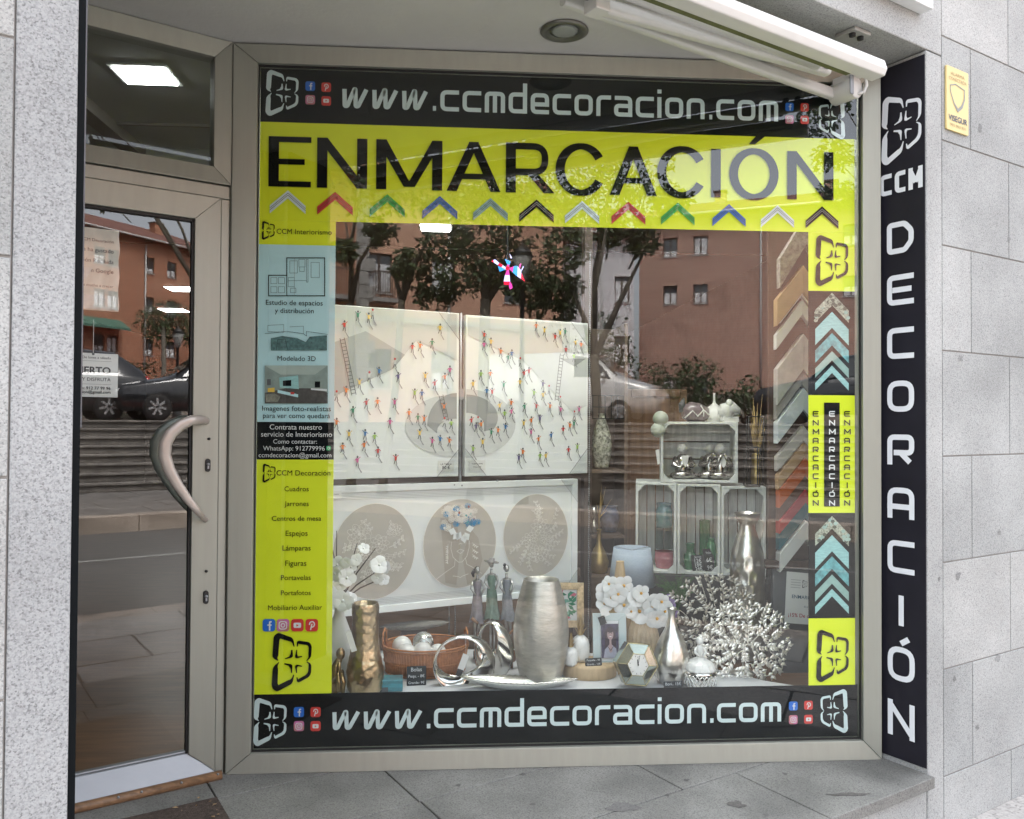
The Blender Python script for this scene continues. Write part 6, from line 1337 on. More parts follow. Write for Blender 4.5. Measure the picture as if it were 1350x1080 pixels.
def rose(mb, a, b, r, z, m, pet=8, seed=0, wd=.0016):
    rd = random.Random(seed)
    for ring, k in ((1, pet), (.68, pet-2), (.38, 5)):
        for i in range(k):
            t0 = 2*pi*i/k+ring*2+seed; L_ = r*ring; q = []
            for j in range(9): s_ = (j/8-.5)*2*pi/k*1.25; rr = L_*(.55+.45*cos(s_*k*.4)); q.append((a+rr*cos(t0+s_), b+rr*sin(t0+s_)*.85))
            mb.ribbon(q, wd, z, m)
    mb.disc(a, b, r*.13, r*.13, z, m, 10)
def sprig(mb, a, b, ang, L_, z, m, wd=.0016):
    pts = [(a+L_*k/6*cos(ang+k*.06), b+L_*k/6*sin(ang+k*.06)) for k in range(7)]; mb.ribbon(pts, wd, z, m)
    for k in (2, 4, 6):
        for sd in (-1, 1):
            q = pts[k]; la = ang+sd*.8; l2 = L_*.28; e = (-sin(la)*l2*.28, cos(la)*l2*.28); f_ = (cos(la)*l2, sin(la)*l2)
            mb.ribbon([q, (q[0]+f_[0]*.5+e[0], q[1]+f_[1]*.5+e[1]), (q[0]+f_[0], q[1]+f_[1]), (q[0]+f_[0]*.5-e[0], q[1]+f_[1]*.5-e[1])], wd, z, m, closed=True); mb.ribbon([q, (q[0]+f_[0], q[1]+f_[1])], wd*.7, z, m)
for i, (px, py, rx, ry) in enumerate(((494, 727, 54, 63), (607, 716.5, 48, 58.5), (707, 706, 42.5, 54.5))):
    a, b = pp_(px, py); ra = (pp_(px+rx, py)[0]-pp_(px-rx, py)[0])/2; rb = (pp_(px, py-ry)[1]-pp_(px, py+ry)[1])/2
    w = MB(TP); n = 64; o_ = [(a+ra*cos(2*pi*k/n), b+rb*sin(2*pi*k/n)) for k in range(n)]; w.poly(o_, -.0015, TAUP); w.ribbon(o_, .003, -.0005, RELF, closed=True); ov = w.build('oval_panel', t); ov['label'] = ('left taupe oval with raised flowers', 'middle taupe oval with a flower crowned face', 'right taupe oval with raised rose leaves')[i]
    w = MB(TP); z = .0005; rd = random.Random(40+i)
    if i == 0:
        for k, (u_, v_, r) in enumerate(((-.38, .38, .30), (.5, .42, .18), (.1, .15, .26), (-.3, -.05, .24), (.25, -.22, .22), (.45, -.35, .13), (-.05, -.45, .16))): rose(w, a+u_*ra, b+v_*rb, r*ra, z+.0002*k, RELF, 8, k)
        for k in range(12): q = rd.uniform(0, 6.28); sprig(w, a+.35*ra*cos(q), b+.35*rb*sin(q), q, ra*.36, z, RELF)
    elif i == 2:
        for k, (u_, v_, r) in enumerate(((.12, .2, .3), (.05, -.45, .28), (-.2, -.1, .25), (.3, -.1, .2))): rose(w, a+u_*ra, b+v_*rb, r*ra, z+.0002*k, RELF, 9, k+3)
        for k in range(22): q = rd.uniform(0, 6.28); rr = rd.uniform(.25, .62); sprig(w, a+rr*ra*cos(q), b+rr*rb*sin(q), q+rd.uniform(-.5, .5), ra*.32, z, RELF)
    else:
        w.poly([(a-.55*ra, b+.6*rb), (a-.1*ra, b+.5*rb), (a+.0*ra, b-.1*rb), (a-.1*ra, b-.93*rb), (a-.4*ra, b-.86*rb), (a-.45*ra, b-.3*rb)], -.001, TAU2); w.poly([(a+.3*ra, b+.3*rb), (a+.5*ra, b+.1*rb), (a+.62*ra, b-.4*rb), (a+.45*ra, b-.85*rb), (a+.2*ra, b-.95*rb), (a+.05*ra, b-.3*rb)], -.001, TAU2)
        face = [(-.24, .05), (-.26, -.1), (-.2, -.3), (-.05, -.42), (.05, -.42), (.18, -.3), (.24, -.1), (.24, .05)]
        w.ribbon([(a+x*ra, b+y*rb) for x, y in face], .0022, z, RELF)
        for sg, pts in ((1, [(-.14, -.34), (-.16, -.5), (-.4, -.62), (-.68, -.78)]), (1, [(.14, -.34), (.18, -.48), (.42, -.6), (.6, -.72)]), (1, [(-.1, -.17), (0, -.13), (.1, -.17), (0, -.23), (-.1, -.17)]), (1, [(-.05, -.02), (0, .0), (.05, -.02)]), (1, [(-.2, -.72), (-.06, -.74), (0, -.77), (.06, -.74), (.22, -.7)])): w.ribbon([(a+x*ra, b+y*rb) for x, y in pts], .0022, z, RELF)
        BL = mat('relief_blue', (.02, .25, .5), .5); RD = mat('relief_rust', (.35, .1, .06), .5)
        for k in range(46):
            u_ = rd.uniform(-.5, .5); v_ = rd.uniform(.32, .85)
            if (u_/.55)**2+((v_-.55)/.36)**2 > 1: continue
            rose(w, a+u_*ra, b+v_*rb, .09*ra, z+.0001*k, RELF if k % 4 else BL, 6, k, .002)
            if k % 2 == 0: w.disc(a+(u_+.03)*ra, b+(v_-.02)*rb, .0055, .0065, z+.0001*k+.0004, (BL, RD, BL, mat('relief_teal', (.1, .4, .42), .5), WHT)[k % 5], 8)
        for u_, v_, q in ((-.25, .2, 2.8), (0, .22, 4.2), (.2, .2, 5.2), (.25, .25, .2), (-.1, .2, 3.9), (.12, .16, 4.9)): 
            L_ = .24*ra; e = (-sin(q)*L_*.4, cos(q)*L_*.4); p0 = (a+u_*ra*.5, b+(v_+.05)*rb); w.poly([p0, (p0[0]+cos(q)*L_*.5+e[0], p0[1]+sin(q)*L_*.5+e[1]), (p0[0]+cos(q)*L_, p0[1]+sin(q)*L_), (p0[0]+cos(q)*L_*.5-e[0], p0[1]+sin(q)*L_*.5-e[1])], z+.006, CANV)
        for sg in (-1, 1):
            for k in range(3): sprig(w, a+sg*.33*ra, b+(-.0-.13*k)*rb, -pi/2+sg*.5, .16*ra, z, RELF)
    w.build('raised_drawing', ov)
w = MB(TP); w.box((at0+.02, zt2-.055, .013), (pp_(449, 655)[0], zt2-.02, .0145), PAPER); o = w.build('price_label', t); q = MB(TP); text(q, 'Cuadro óvalos', pp_(444, 650)[0]-.02, zt2-.035, .05, .0155, BLKT); q.build('lettering', o)
for a, b, sx, sz in ((at1, zt2, -1, -1), (at1, zb2, -1, 1)):
    w = MB(TP); w.poly([(a, b), (a+sx*.10, b), (a, b+sz*.12)], .0142, FILM); w.ribbon([(a+sx*.10, b), (a, b+sz*.12)], .0016, .0148, GREYP); w.build('corner_wrap', t)
# hanging rods and rails
def rod(label, px, y0_, y1_, r, cz, cat='hanging rod', chain=False):
    a, z0 = pp_(px, y1_); _, z1 = pp_(px, y0_); w = MB(TP)
    if chain:
        k = int((z1-z0)/.011)
        for i in range(k): w.ball((a, z0+.011*(i+.5), cz), (.0042, .0055, .0042), ALU, 6, 4)
    else: w.tube([(a, z0, cz), (a, z1, cz)], r, ALU, 10)
    return w, a, z0, z1
w, a, z0, z1 = rod('', 608.5, 412, 640, .007, -.02); w.cbox((a, pp_(608, 520)[1], -.02), (.022, .05, .03), ALU); 
for px, py in ((598, 639), (608, 640), (655, 634)): q = pp_(px, py); w.ball((q[0], q[1], .006), .006, ALU, 8, 5)
solo(w, 'hanging_rod', 'steel hanging rod between the two crowd canvases', 'hanging rod')
w, a, z0, z1 = rod('', 777, 330, 868, .004, -.01, chain=True); solo(w, 'hanging_chain', 'bright steel bead chain hanging at the right edge of the pictures', 'chain')
for px, l in ((594, 'left thin chain hanging below the oval picture'), (602, 'right thin chain hanging below the oval picture')): w, *_ = rod('', px, 795, 845, .003, -.02, chain=True); solo(w, 'hanging_chain', l, 'chain')
DSL = mat('dark_brown_slat', (.06, .042, .035), .6, var=.2, scale=6)
w = MB(TP); w.box((-.25, .966, -.06), (1.33, .991, -.036), DSL); w.box((-.25, .2, -.075), (-.2, 2.9, -.04), DSL); w.box((1.325, .0, -.075), (1.37, 2.9, -.04), DSL); w.box((-.25, 1.78, -.075), (1.37, 1.80, -.045), DSL) if False else None
solo(w, 'picture_rack', 'dark brown rack the pictures hang on', 'rack')

# ================================================================== WHITE CRATES AND WHAT STANDS IN THEM
CRW = mat('whitewashed_wood', (.68, .71, .69), .75, var=.14, scale=5, stretch=(6, 6, .7), bump=.4, bscale=40); CRI = mat('whitewashed_wood_worn', (.70, .72, .69), .8, var=.25, scale=5, stretch=(6, 6, .7), bump=.4)
CA = -13
PC = Py(838, 690, 1.40); PC.z = 0; TC = frame(PC, CA)
def pc(px, py): q = TC.inverted() @ Pv(px, py, PC, CA); return q.x, q.y
def crate(label, a0, b0, a1, b1, upright, dep=.30):
    t = thing('wooden_crate', label, 'crate', tuple(TC @ Vc(((a0+a1)/2, b0, -dep/2))), 'whitewashed crates stacked as shelves'); w = MB(TC); th = .014
    def planks(mb, lo, hi, axis, k, m):
        for i in range(k):
            l = list(lo); h = list(hi); s_ = (hi[axis]-lo[axis])/k; l[axis] = lo[axis]+s_*i+.003; h[axis] = lo[axis]+s_*(i+1)-.003; mb.box(l, h, m)
    planks(w, (a0, b0, -dep), (a0+th, b1, 0), 2, 3, CRW); w.build('side', t, bevel=.002)
    w = MB(TC); planks(w, (a1-th, b0, -dep), (a1, b1, 0), 2, 3, CRW); w.build('side', t, bevel=.002)
    w = MB(TC); planks(w, (a0+th, b0, -dep), (a1-th, b0+th, 0), 2, 3, CRW); w.build('bottom', t, bevel=.002)
    w = MB(TC); planks(w, (a0+th, b1-th, -dep), (a1-th, b1, 0), 2, 3, CRW); w.build('top', t, bevel=.002)
    w = MB(TC); 
    if upright: planks(w, (a0+th, b0+th, -dep), (a1-th, b1-th, -dep+.012), 0, 4, CRI)
    else: planks(w, (a0+th, b0+th, -dep), (a1-th, b1-th, -dep+.012), 1, 3, CRI)
    w.build('back', t, bevel=.002)
    for sa, sb in ((0, 0), (1, 0), (0, 1), (1, 1)):
        A_ = a1-th if sa else a0+th; B_ = b1-th if sb else b0+th; k1 = -1 if sa else 1; k2 = -1 if sb else 1; w = MB(TC); w.prism([(A_, B_), (A_+k1*.035, B_), (A_, B_+k2*.035)], -.022, -.004, CRW); w.build('corner_block', t)
    return t
x0, x1, x2, x3 = pc(838, 690)[0], pc(892, 690)[0], pc(950, 690)[0], pc(1010, 690)[0]; zt = pc(900, 637)[1]; zb = pc(900, 757)[1]
crate('upright white crate at the left holding the pink and teal glass vase', x0, zb, x1, zt, True); crate('upright white crate in the middle holding green glass', x1+.004, zb, x2, zt-.004, True); crate('upright white crate at the right behind the silver jug', x2+.004, zb, x3, zt-.014, True)
tx0, tx1 = pc(871, 600)[0], pc(973, 600)[0]; tzb, tzt = zt+.003, pc(900, 556)[1]
crate('white crate lying on top of the others with three figurines inside', tx0, tzb, tx1, tzt, False)
w = MB(TC); w.box((x0-.04, .0, -.36), (x3+.04, zb-.003, .02), mat('dark_base_box', (.05, .05, .055), .6)); solo(w, 'dark_stand', 'dark low stand carrying the white crates', 'stand', bevel=.004)
def cz(px, py, z): return TC @ Vc((*pc(px, py), z))
u = px_m(1.3)
# glass in the crates
GPK = glass('pink_glass', 1.5, (.75, .38, .42)); GTL = glass('teal_glass', 1.5, (.30, .52, .56)); GGR = glass('green_glass', 1.5, (.22, .50, .30)); GCL = glass('pale_glass', 1.7, (.60, .66, .66))
q = cz(876, 745, -.10); q.z = zb+.016; H_ = .355
t = thing('glass_vase', 'tall glass vase fading from teal at the top to pink at the foot', 'vase', tuple(q))
pr = smooth_prof([(.045, 0), (.052, .04), (.050, .12), (.046, .22), (.048, .30), (.040, .335), (.044, H_)], 6)
for nm, lo, hi, m in (('foot', -1, .105, mat('pink_glass_solid', (.42, .14, .17), .2, var=.3, scale=20, coat=1)), ('middle', .095, .22, GCL), ('top', .21, 1, mat('teal_glass_solid', (.06, .17, .19), .15, var=.3, scale=20, coat=1))): w = MB(); w.lathe([p_ for p_ in pr if lo <= p_[1] <= hi], m, tuple(q), 36); w.build(nm, t)
GRS = mat('green_glass_solid', (.03, .14, .06), .12, var=.25, scale=15, coat=1)
for px, z_, prof, l in ((911, -.08, [(.034, 0), (.038, .03), (.034, .075), (.024, .09), (.024, .125), (.026, .14)], 'short green glass bottle vase at the left of the middle crate'), (932, -.16, [(.03, 0), (.031, .1), (.031, .2), (.031, .26)], 'tall green glass cylinder vase at the back of the middle crate'), (939, -.09, [(.03, 0), (.032, .08), (.028, .13), (.02, .15), (.022, .17)], 'green glass vase partly behind the crate edge')):
    q = cz(px, 745, z_); q.z = zb+.016; vase('glass_vase', l, q, smooth_prof(prof), GRS, 32)
q = cz(922, 752, -.03); q.z = zb+.016; price_card(q, .075, .085, ('Jarrón', '12€', '18€', '24€'), 'black price card at the foot of the green vases', .2)
q = cz(937, 748, -.03); q.z = zb+.016; price_card(q, .06, .12, ('Velas', '6€', '9€'), 'taller dark price card at the right of the green vases', .2)
# three seated figurines in the top crate
CHR = mat('figurine_chrome', (.36, .35, .33), .15, .95, var=.25, scale=30)
for i, (px, l) in enumerate(((901, 'white headed chrome seated monk figurine alone at the left of the top crate'), (938, 'white headed chrome seated monk figurine in the middle of the top crate'), (952, 'white headed chrome seated monk figurine leaning at the right of the top crate'))):
    q = cz(px, 628, -.10-.04*(i == 1)); q.z = tzb+.016; k = 1.0; t = thing('monk_figurine', l, 'figurine', tuple(q), 'seated monk figurines in the top crate'); w = MB(); g = lambda x, y, z: (q.x+x*k, q.y+y*k, q.z+z*k)
    w.tube([g(-.062, -.01, .018), g(-.045, -.04, .02), g(0, -.05, .022), g(.045, -.04, .02), g(.062, -.01, .018)], [.015, .021, .019, .021, .015], CHR, 12); w.tube([g(0, 0, .01), g(0, .0, .05), g(0, .0, .09), g(0, 0, .12), g(0, 0, .135)], [.045, .042, .043, .034, .014], CHR, 16)
    for sd in (-1, 1): w.tube([g(sd*.036, 0, .115), g(sd*.056, -.015, .075), g(sd*.03, -.045, .06 if i == 0 else .09), g(sd*.006, -.05, .075 if i == 0 else .14)], [.015, .014, .012, .009], CHR, 10)
    w.build('body', t); w = MB(); w.ball(g(0, -.004, .163), (.028, .029, .033), MATW, 16, 10); w.ball(g(0, -.033, .158), (.005, .006, .007), MATW, 7, 5)
    for sd in (-1, 1): w.ball(g(sd*.028, .0, .160), (.005, .008, .012), MATW, 7, 5)
    w.build('head', t)
    w = MB(); w.poly([(-.022, 0), (.022, 0), (.012, -.05), (0, -.065), (-.012, -.05)], 0, MATW, T=Matrix.Translation(g(0, -.048, .128)) @ Matrix.Rotation(pi/2-.1, 4, 'X')); w.build('scarf', t)
# ceramics on the top crate
LIL = mat('lilac_glaze', (.22, .17, .18), .3, var=.25, scale=10, coat=.6)
q = cz(918, 552, -.12); q.z = tzt; t = thing('knotted_bag_ornament', 'brown lilac ceramic bag ornament tied with a cord on the top crate', 'ornament', tuple(q)); w = MB(); g = lambda x, y, z: (q.x+x, q.y+y, q.z+z)
w.tube([g(-.07, 0, .05), g(-.03, 0, .055), g(.02, 0, .05), g(.07, 0, .045)], [.035, .055, .055, .035], LIL, 16); w.tube([g(-.06, 0, .06), g(-.075, 0, .10), g(-.062, 0, .13)], [.03, .018, .004], DGREY, 10); w.build('body', t)
w = MB(); w.tube([g(-.07, -.045, .02), g(-.03, -.06, .06), g(.0, -.055, .03), g(.03, -.06, .065), g(.075, -.04, .03)], .0045, RELF, 6); w.tube([g(.02, -.04, .09), g(.035, -.05, .06), g(.03, -.06, .03)], .004, RELF, 6); w.build('cord', t)
q = cz(945, 552, -.16); q.z = tzt; w = MB(); w.lathe(smooth_prof([(.05, 0), (.062, .03), (.05, .07), (.02, .095), (.008, .11), (.006, .16)]), CERW, tuple(q), 28); solo(w, 'white_bird_ornament', 'white ceramic drop ornament behind the brown bag on the top crate', 'ornament')
q = cz(967, 553, -.09); q.z = tzt; w = MB(); g = lambda x, y, z: (q.x+x, q.y+y, q.z+z)
w.tube([g(-.05, 0, .03), g(-.03, 0, .06), g(.0, 0, .075), (q.x+.03, q.y, q.z+.055), g(.05, 0, .04)], [.03, .05, .04, .028, .012], CERW, 14); w.box(g(-.055, -.03, .0), g(.03, .03, .03), CERW); w.ball(g(-.02, -.02, .10), (.02, .02, .025), CERW, 10, 7); solo(w, 'white_head_ornament', 'white ceramic animal head on the right of the top crate', 'ornament')
for px, py, l in ((871, 552, 'upper pale round ball on the corner of the top crate'), (868, 567, 'lower pale round ball hanging beside the top crate')): q = cz(px, py, -.02); w = MB(); w.ball(tuple(q), 10.5*u, mat('pale_sage_ball', (.46, .50, .42), .6, var=.06), 20, 12); solo(w, 'pale_ball', l, 'ball', 'pale balls at the top crate')
q = cz(867, 602, .01); w = MB(TC); a, b = pc(867, 602); w.prism([(a-.012, b+.035), (a+.008, b+.04), (a+.014, b-.035), (a, b-.045)], .004, .006, PAPER); tag(w.build('paper_tag'), 'white paper tag hanging at the left side of the top crate', 'price tag')
# wire lanterns and pampas
BW = mat('black_wire', (.012, .012, .012), .5)
for px0, px1, py0, py1, z, l in ((990, 1010, 549, 640, -.10, 'taller black wire frame lantern at the right end of the crates'), (983, 1001, 590, 641, .02, 'smaller black wire frame lantern in front of the taller one')):
    a0, b1 = pc(px0, py0); a1, b0 = pc(px1, py1); b0 = zt-.012+.002; w = MB(TC); d = .09; r = .0035
    for zz in (z, z-d):
        for A_, B_ in (((a0, b0), (a1, b0)), ((a1, b0), (a1, b1)), ((a1, b1), (a0, b1)), ((a0, b1), (a0, b0))): w.tube([(*A_, zz), (*B_, zz)], r, BW, 6)
    for A_ in ((a0, b0), (a1, b0), (a1, b1), (a0, b1)): w.tube([(*A_, z), (*A_, z-d)], r, BW, 6)
    solo(w, 'wire_lantern', l, 'lantern')
q = cz(1003, 640, -.18); q.z = zt-.010; u = px_m(1.4); H_ = .17
t = vase('pampas_vase', 'slim gold vase with dried pampas stems behind the wire lanterns', q, smooth_prof([(.025, 0), (.03, .04), (.024, .1), (.026, .15), (.022, H_)]), GOLDP, 24)
PAMP = mat('dried_pampas', (.42, .29, .12), .8, var=.4, scale=40); w = MB()
for i in range(26):
    e = q+Vc((random.uniform(-.035, .05), random.uniform(-.04, .04), H_+random.uniform(.08, .33))); w.tube([q+Vc((0, 0, H_*.8)), q.lerp(e, .5)+Vc((0, 0, .06)), e], [.002, .004, .001], PAMP, 5)
w.build('pampas_stems', t)

# ================================================================== FRAME CORNER DISPLAY AND DISCOUNT SHEET
y0 = .62; u = px_m(y0)
xL, xR = Py(1014, 500, y0).x, Py(1135, 500, y0).x; z0, z1 = Py(1050, 738, y0).z, Py(1050, 285, y0).z
w = MB(); w.box((xL, y0+.012, z0), (xR, y0+.03, z1+.2), mat('walnut_panel', (.07, .04, .03), .5, var=.25, scale=4, stretch=(8, 8, .6))); t = solo(w, 'sample_panel', 'dark walnut panel carrying frame corner samples at the right of the window', 'panel', bevel=.003)
w = MB(); w.box((xL-.03, y0-.03, z0-.035), (xR, y0+.035, z0-.001), mat('walnut_panel', (.07, .04, .03), .5)); w.build('ledge', t, bevel=.003)
w = MB(); GPN = mat('grey_back_panel', (.17, .18, .19), .6, var=.06); w.box((Py(1019, 800, y0).x, y0+.012, .12), (xR, y0+.03, z0-.037), GPN); w.box((Py(1019, 800, y0).x, y0+.0, .12), (Py(1024, 800, y0).x, y0+.0118, z0-.037), GPN); w.build('lower_panel', t)
def chev(apx, apy, hw, dz, th, depth, m, label, lip=None):
    a = Py(apx, apy, y0); x, z = a.x, a.z; hw, dz, th = hw*u, dz*u, th*u
    q = MB(TW); c0 = -(y0+.011); 
    for s_ in (-1, 1): q.prism([(x, z), (x+s_*hw, z-dz), (x+s_*hw, z-dz-th), (x, z-th)][::s_], c0, c0+depth, m)
    o = solo(q, 'frame_corner_sample', label, 'frame corner', 'frame corner samples on the walnut panel', bevel=.0015)
    if lip:
        q = MB(TW)
        for s_ in (-1, 1): q.prism([(x, z-th-.001), (x+s_*hw*.82, z-dz*.82-th-.001), (x+s_*hw*.82, z-dz*.82-th-.012), (x, z-th-.013)][::s_], c0, c0+depth*.6, lip)
        q.build('inner_lip', o)
mW = lambda n, c, **k: mat(n, c, .45, **k)
CWH = mW('corner_white', (.70, .71, .69), var=.04)
chev(1060, 285, 37, 60, 40, .041, mat('corner_stone_grey', (.33, .31, .28), .8, var=.5, scale=60, bump=.8), 'rough stone grey frame corner at the very top of the samples')
chev(1055, 352, 36, 46, 36, .045, mW('corner_oak', (.46, .31, .16), var=.25, scale=6), 'tan wood frame corner below the stone grey one', CWH)
chev(1055, 441, 36, 48, 48, .048, mat('corner_silver_grey', (.48, .47, .44), .5, var=.12, scale=30), 'wide silver grey frame corner under the tan one', mW('corner_charcoal', (.04, .04, .045)))
chev(1055, 512, 36, 46, 29, .051, mW('corner_ice_white', (.62, .68, .70), var=.04), 'pale ice white frame corner with a charcoal inside', mW('corner_charcoal', (.04, .04, .045)))
chev(1056, 561, 36, 42, 20, .036, mW('corner_cream', (.52, .49, .45), var=.06), 'cream frame corner between the ice white and the caramel ones', CWH)
chev(1057, 583, 36, 44, 20, .040, mW('corner_caramel', (.42, .27, .15), var=.2, scale=8), 'caramel wood frame corner', CWH)
chev(1058, 603, 36, 44, 24, .044, mW('corner_orange', (.52, .12, .035), var=.1), 'burnt orange frame corner')
chev(1058, 627, 36, 44, 18, .034, mW('corner_brown', (.14, .075, .055), var=.2), 'dark brown frame corner below the orange one', CWH)
chev(1058, 645, 36, 42, 17, .047, mW('corner_red', (.40, .035, .045), var=.08), 'crimson red frame corner')
chev(1058, 661, 36, 43, 22, .042, mW('corner_teal', (.035, .14, .17), var=.15), 'dark teal frame corner', CWH)
chev(1058, 685, 36, 44, 25, .054, CWH, 'plain white frame corner lowest of the samples')
chev(1055, 478, 36, 48, 30, .030, mW('corner_taupe', (.36, .34, .31), var=.06), 'narrow taupe frame corner tucked below the wide silver grey one')
chev(1055, 396, 36, 48, 20, .035, CWH, 'slim white frame corner tucked below the tan one')
y1 = .56; a = Py(1034, 797, y1); b = Py(1085, 797, y1); zt_, zb_ = Py(1034, 760, y1).z, Py(1034, 821, y1).z
T = Matrix.Translation((a.x, y1, zb_)) @ Matrix.Rotation(.0, 4, 'Z') @ Matrix.Rotation(pi/2-.10, 4, 'X'); W_ = .21; H_ = zt_-zb_+.02
t = thing('discount_sheet', 'white sheet advertising fifteen percent off framing, leaning on the grey panel', 'sign', (a.x, y1, zb_)); w = MB(T @ Matrix.Rotation(-.09, 4, 'Z')); TT = w.T; w.box((0, 0, 0), (W_, H_, .002), PAPER); w.build('sheet', t)
w = MB(TT); text(w, 'ENMARCACIÓN', .028, H_*.52, .155, .0032, mat('print_navy', (.02, .09, .16), .6), align='L', bold=.01); w.build('lettering', t)
w = MB(TT); text(w, 'A medida', .085, H_*.34, .05, .0032, mat('print_navy', (.02, .09, .16), .6), align='L'); text(w, '¡15% De descuento!', .015, H_*.16, .185, .0032, mat('print_dark_red', (.38, .03, .04), .6), align='L', bold=.01)
for k in range(4): w.ribbon([(.02, H_*(.70+.05*k)), (.065, H_*(.70+.05*k))], .002, .0032, GREYP)
logo(w, .085, H_*.78, .022, .034, .0032, DGREY, T=TT); w.build('small_print', t)

# ================================================================== DEEPER IN THE SHOP
SHW = mat('shelf_dark_wood', (.15, .10, .07), .6, var=.2, scale=5, stretch=(1, 8, 8))
y0 = 1.95; u = px_m(y0); P = lambda px, py, dy=0: Py(px, py, y0+dy)
xl, xr = P(768, 600).x, P(822, 600).x; t = thing('shelf_unit', 'dark wooden shelf unit seen between the pictures and the brown door', 'shelf', (xl, y0, -.02))
for py in (618, 702, 808):
    w = MB(); z = P(790, py).z; w.box((xl+.02, y0-.12, z-.02), (xr-.02, y0+.2, z), SHW); w.build('shelf_board', t, bevel=.002)
for x in (xl, xr-.02): w = MB(); w.box((x, y0-.12, -.02), (x+.02, y0+.2, 1.85), SHW); w.build('side_panel', t, bevel=.002)
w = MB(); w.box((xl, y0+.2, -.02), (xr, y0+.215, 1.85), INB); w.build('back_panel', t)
SPK = mat('speckled_glaze', (.42, .43, .36), .5, var=.7, scale=55, col2=(.12, .13, .10)); BLG = mat('blue_glaze', (.05, .08, .16), .35, var=.6, scale=25, coat=.5)
q = P(793, 617, -.02); vase('speckled_vase', 'speckled cream egg shaped vase on the upper dark shelf', q, smooth_prof([(9*u, 0), (13*u, 22*u), (12*u, 42*u), (7*u, 60*u), (4*u, 68*u), (5*u, 72*u)]), SPK, 36)
q = P(804, 701, -.02); vase('blue_vase', 'round mottled blue vase on the lower dark shelf', q, smooth_prof([(8*u, 0), (12*u, 10*u), (12.5*u, 22*u), (9*u, 31*u), (10*u, 34*u)]), BLG, 32)
q = P(783, 701, -.06); vase('gold_bottle', 'small shiny metal bottle left of the blue vase', q, smooth_prof([(4*u, 0), (5*u, 8*u), (2*u, 16*u), (4.5*u, 26*u), (2*u, 32*u)]), SILB, 24)
w = MB(TW); xa, xb = P(770, 530).x, P(818, 530).x; za, zb3 = P(790, 522).z, P(790, 552).z
for k in range(7): x = xa+(xb-xa)*k/6; w.tube([(x, zb3, -y0+.1), (x, za, -y0+.1)], .003, BW, 5)
for z in (za, (za+zb3)/2, zb3): w.tube([(xa, z, -y0+.1), (xb, z, -y0+.1)], .003, BW, 5)
solo(w, 'wire_rack', 'black wire rack fixed above the speckled vase', 'rack')
# brown veneer door leaf standing behind the crates
y0 = 2.1; u = px_m(y0); VEN = mat('brown_veneer', (.20, .115, .07), .5, var=.35, scale=5, stretch=(5, 5, .5), bump=.2)
a, b = Py(822, 600, y0), Py(905, 600, y0); zt_ = Py(850, 513, y0).z
w = MB(); w.box((a.x, y0, -.02), (b.x, y0+.04, zt_), VEN); t = solo(w, 'brown_cabinet_door', 'brown wood veneer cabinet door standing behind the white crates', 'cabinet door', bevel=.003)
w = MB(); e = .03
for r_ in ((a.x, -.02, a.x+.045, zt_), (b.x-.045, -.02, b.x, zt_), (a.x+.046, zt_-.05, b.x-.046, zt_), (a.x+.046, .62, b.x-.046, .67)): w.box((r_[0]+.001, y0-.012, r_[1]+.001), (r_[2]-.001, y0-.0005, r_[3]-.001), VEN)
w.build('rails', t, bevel=.003)
y0 = 1.5; q = Py(789, 845, y0); q.z = .42; u = px_m(y0)
w = MB(); w.box((q.x-.16, y0-.12, 0), (q.x+.14, y0+.16, .42), SHW); solo(w, 'dark_side_table', 'dark side table behind the pictures holding a gold bottle', 'table', bevel=.004)
t = vase('gold_bottle', 'pear shaped dark gold bottle on the side table left of the lamp', q, smooth_prof([(.04, 0), (.055, .05), (.04, .11), (.016, .16), (.012, .22), (.016, .24)]), GOLDP, 28)
w = MB()
for i in range(9): e = q+Vc((random.uniform(-.02, .08), random.uniform(-.05, .05), .3+random.uniform(.03, .2))); w.tube([q+Vc((0, 0, .18)), q+Vc((0, 0, .3)), e], [.0015, .0025, .0006], PAMP, 5)
w.build('dried_grass', t)
# back of the shop: low cupboard and tall mirror, faintly visible
w = MB(); w.box((.2, 7.2, .3), (1.0, 7.26, 2.1), mat('grey_poster', (.20, .19, .18), .5)); solo(w, 'grey_board', 'plain grey board standing at the back of the shop', 'board', bevel=.006)
# spinning blade display showing coloured light, at rest
y0 = 1.7; c = Py(669, 354, y0); u = px_m(y0)
t = thing('blade_light', 'hanging four bladed light display glowing pink, blue and red', 'light display', tuple(c))
LE = {'p': emit('light_pink', (1, .08, .5), .22), 'b': emit('light_blue', (.06, .4, 1), .26), 'r': emit('light_red', (1, .02, .07), .22), 'w': emit('light_lilac_white', (.6, .6, 1), .3)}
T = Matrix.Translation(c) @ Matrix.Rotation(pi/2, 4, 'X')
zz = lambda x, y: ((x-595)*u*80/1234, -(y-515)*u*80/1234)
def blade(pts_cols):
    w = MB(T)
    for pts, m in pts_cols: w.prism([zz(*p) for p in pts][::-1], -.002, .003, LE[m])
    w.build('blade', t)
blade([([(265, 375), (300, 345), (320, 400)], 'r'), ([(305, 345), (345, 338), (425, 405), (395, 450), (318, 400)], 'w'), ([(428, 407), (500, 450), (470, 490), (400, 450)], 'r'), ([(502, 452), (590, 515), (560, 540), (472, 492)], 'w'), ([(402, 470), (470, 500), (550, 540), (435, 582)], 'b')])
blade([([(540, 325), (660, 370), (640, 440), (590, 430)], 'b'), ([(590, 435), (638, 445), (610, 515), (585, 515)], 'p'), ([(635, 215), (655, 240), (690, 300), (660, 310)], 'w')])
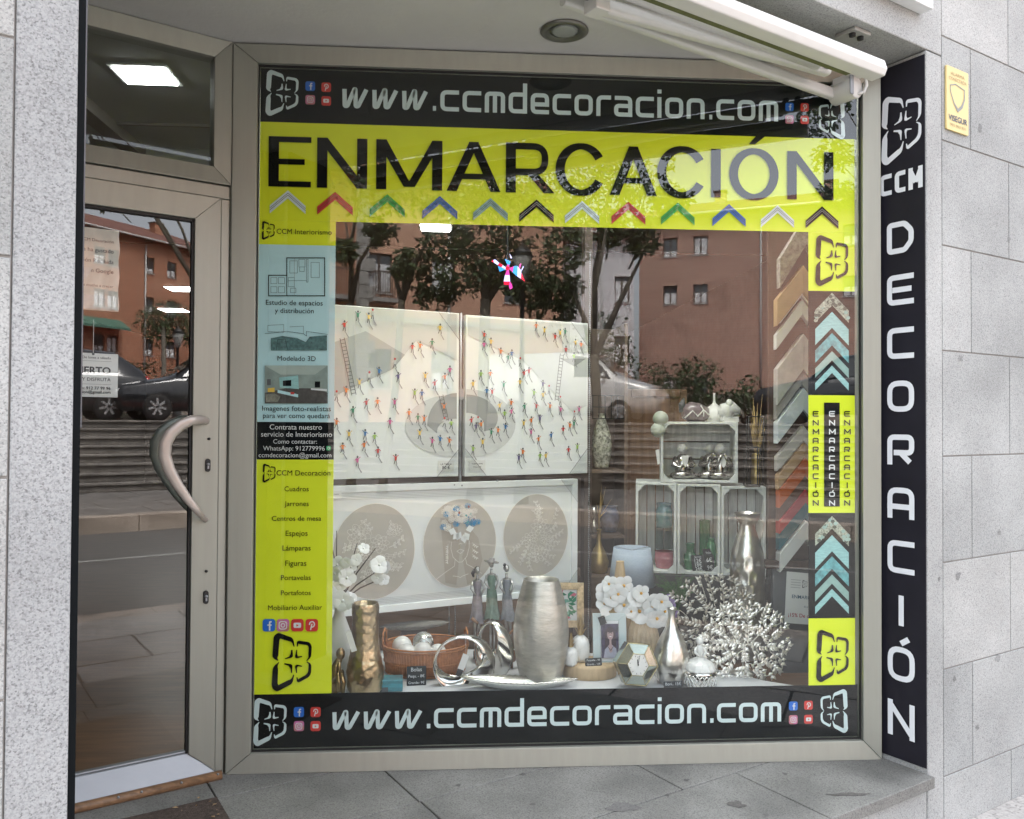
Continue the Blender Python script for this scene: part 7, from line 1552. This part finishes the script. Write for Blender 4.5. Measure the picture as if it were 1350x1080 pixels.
blade([([(620, 515), (720, 470), (700, 590)], 'p'), ([(723, 468), (800, 460), (790, 670), (703, 592)], 'b'), ([(803, 465), (880, 560), (870, 720), (795, 672)], 'w'), ([(885, 600), (955, 780), (870, 715)], 'r'), ([(845, 420), (880, 410), (850, 520), (830, 515)], 'p'), ([(915, 460), (930, 475), (890, 560), (875, 545)], 'w')])
blade([([(590, 530), (620, 530), (640, 650), (545, 650)], 'p'), ([(545, 654), (640, 654), (650, 780), (520, 780)], 'w'), ([(520, 784), (640, 784), (630, 850), (530, 850)], 'r'), ([(644, 780), (690, 850), (700, 915), (650, 945), (625, 880)], 'p')])
w = MB(T); w.disc(0, 0, .012, .012, .005, LE['r'], 16); w.tube([(0, 0, -.02), (0, 0, -.003)], .02, DGREY, 16); w.tube([(0, 0, -.015), (0, 3.0-c.z, -.015)], .006, DGREY, 8); w.build('hub', t)

# ================================================================== WEAR
STN = granite('stained_granite', (.27, .275, .27), 360, .5, .3); STF = granite('stained_floor_granite', (.13, .122, .115), 300, .5, .4); GUM = mat('old_chewing_gum', (.12, .115, .11), .8, var=.2)
def blob(T, a, b, rx, ry, c, m, seed, name, par=None):
    rd = random.Random(seed); ph = [rd.uniform(0, 6) for _ in range(3)]; w = MB(T)
    w.poly([(a+rx*(1+.25*sin(2*q+ph[0])+.18*sin(5*q+ph[1]))*cos(q), b+ry*(1+.25*sin(3*q+ph[2])+.15*sin(7*q))*sin(q)) for q in [2*pi*i/40 for i in range(40)]], c, m); return w.build(name, par)
for i, (px, py, rx, ry) in enumerate(((1292, 170, 5, 6), (1315, 868, 6, 5), (1263, 759, 6, 5), (1258, 895, 3, 4), (1330, 315, 4, 3), (1288, 959, 5, 3), (1266, 473, 7, 4), (1317, 702, 4, 4), (1238, 763, 2, 3))):
    q = TF.inverted() @ Pv(px, py, F0, FA); k = px_m(0); blob(TF, q.x, q.y, rx*k, ry*k, .0012, STN, i, 'stain', B)
TFL = Matrix.Translation((0, 0, 0))
pf = struct
def fblob(px, py, rx, ry, m, seed, name, label, cat, group=None):
    q = Pz(px, py, .002); o = blob(TFL, q.x, q.y, rx, ry, .0015, m, seed, name); tag(o, label, cat, group)
fblob(822, 1064, .045, .03, granite('damp_floor_granite', (.17, .165, .16), 300, .5, .3), 3, 'floor_stain', 'grey patch on the granite floor left of the middle of the step', 'stain'); fblob(970, 1060, .03, .022, STF, 5, 'floor_stain', 'blackened greasy patch on the floor under the right of the window', 'stain'); fblob(1118, 1047, .06, .012, STF, 7, 'floor_stain', 'long dark smear near the right end of the step', 'stain')
for i, (px, py) in enumerate(((604, 1035), (702, 1060), (905, 1028), (880, 1048), (1010, 1074), (690, 1020), (1035, 1020))): fblob(px, py, random.uniform(.006, .013), random.uniform(.005, .011), GUM, 20+i, 'gum_spot', 'flattened dark chewing gum spot on the entrance floor', 'gum spot', 'chewing gum spots on the entrance floor')
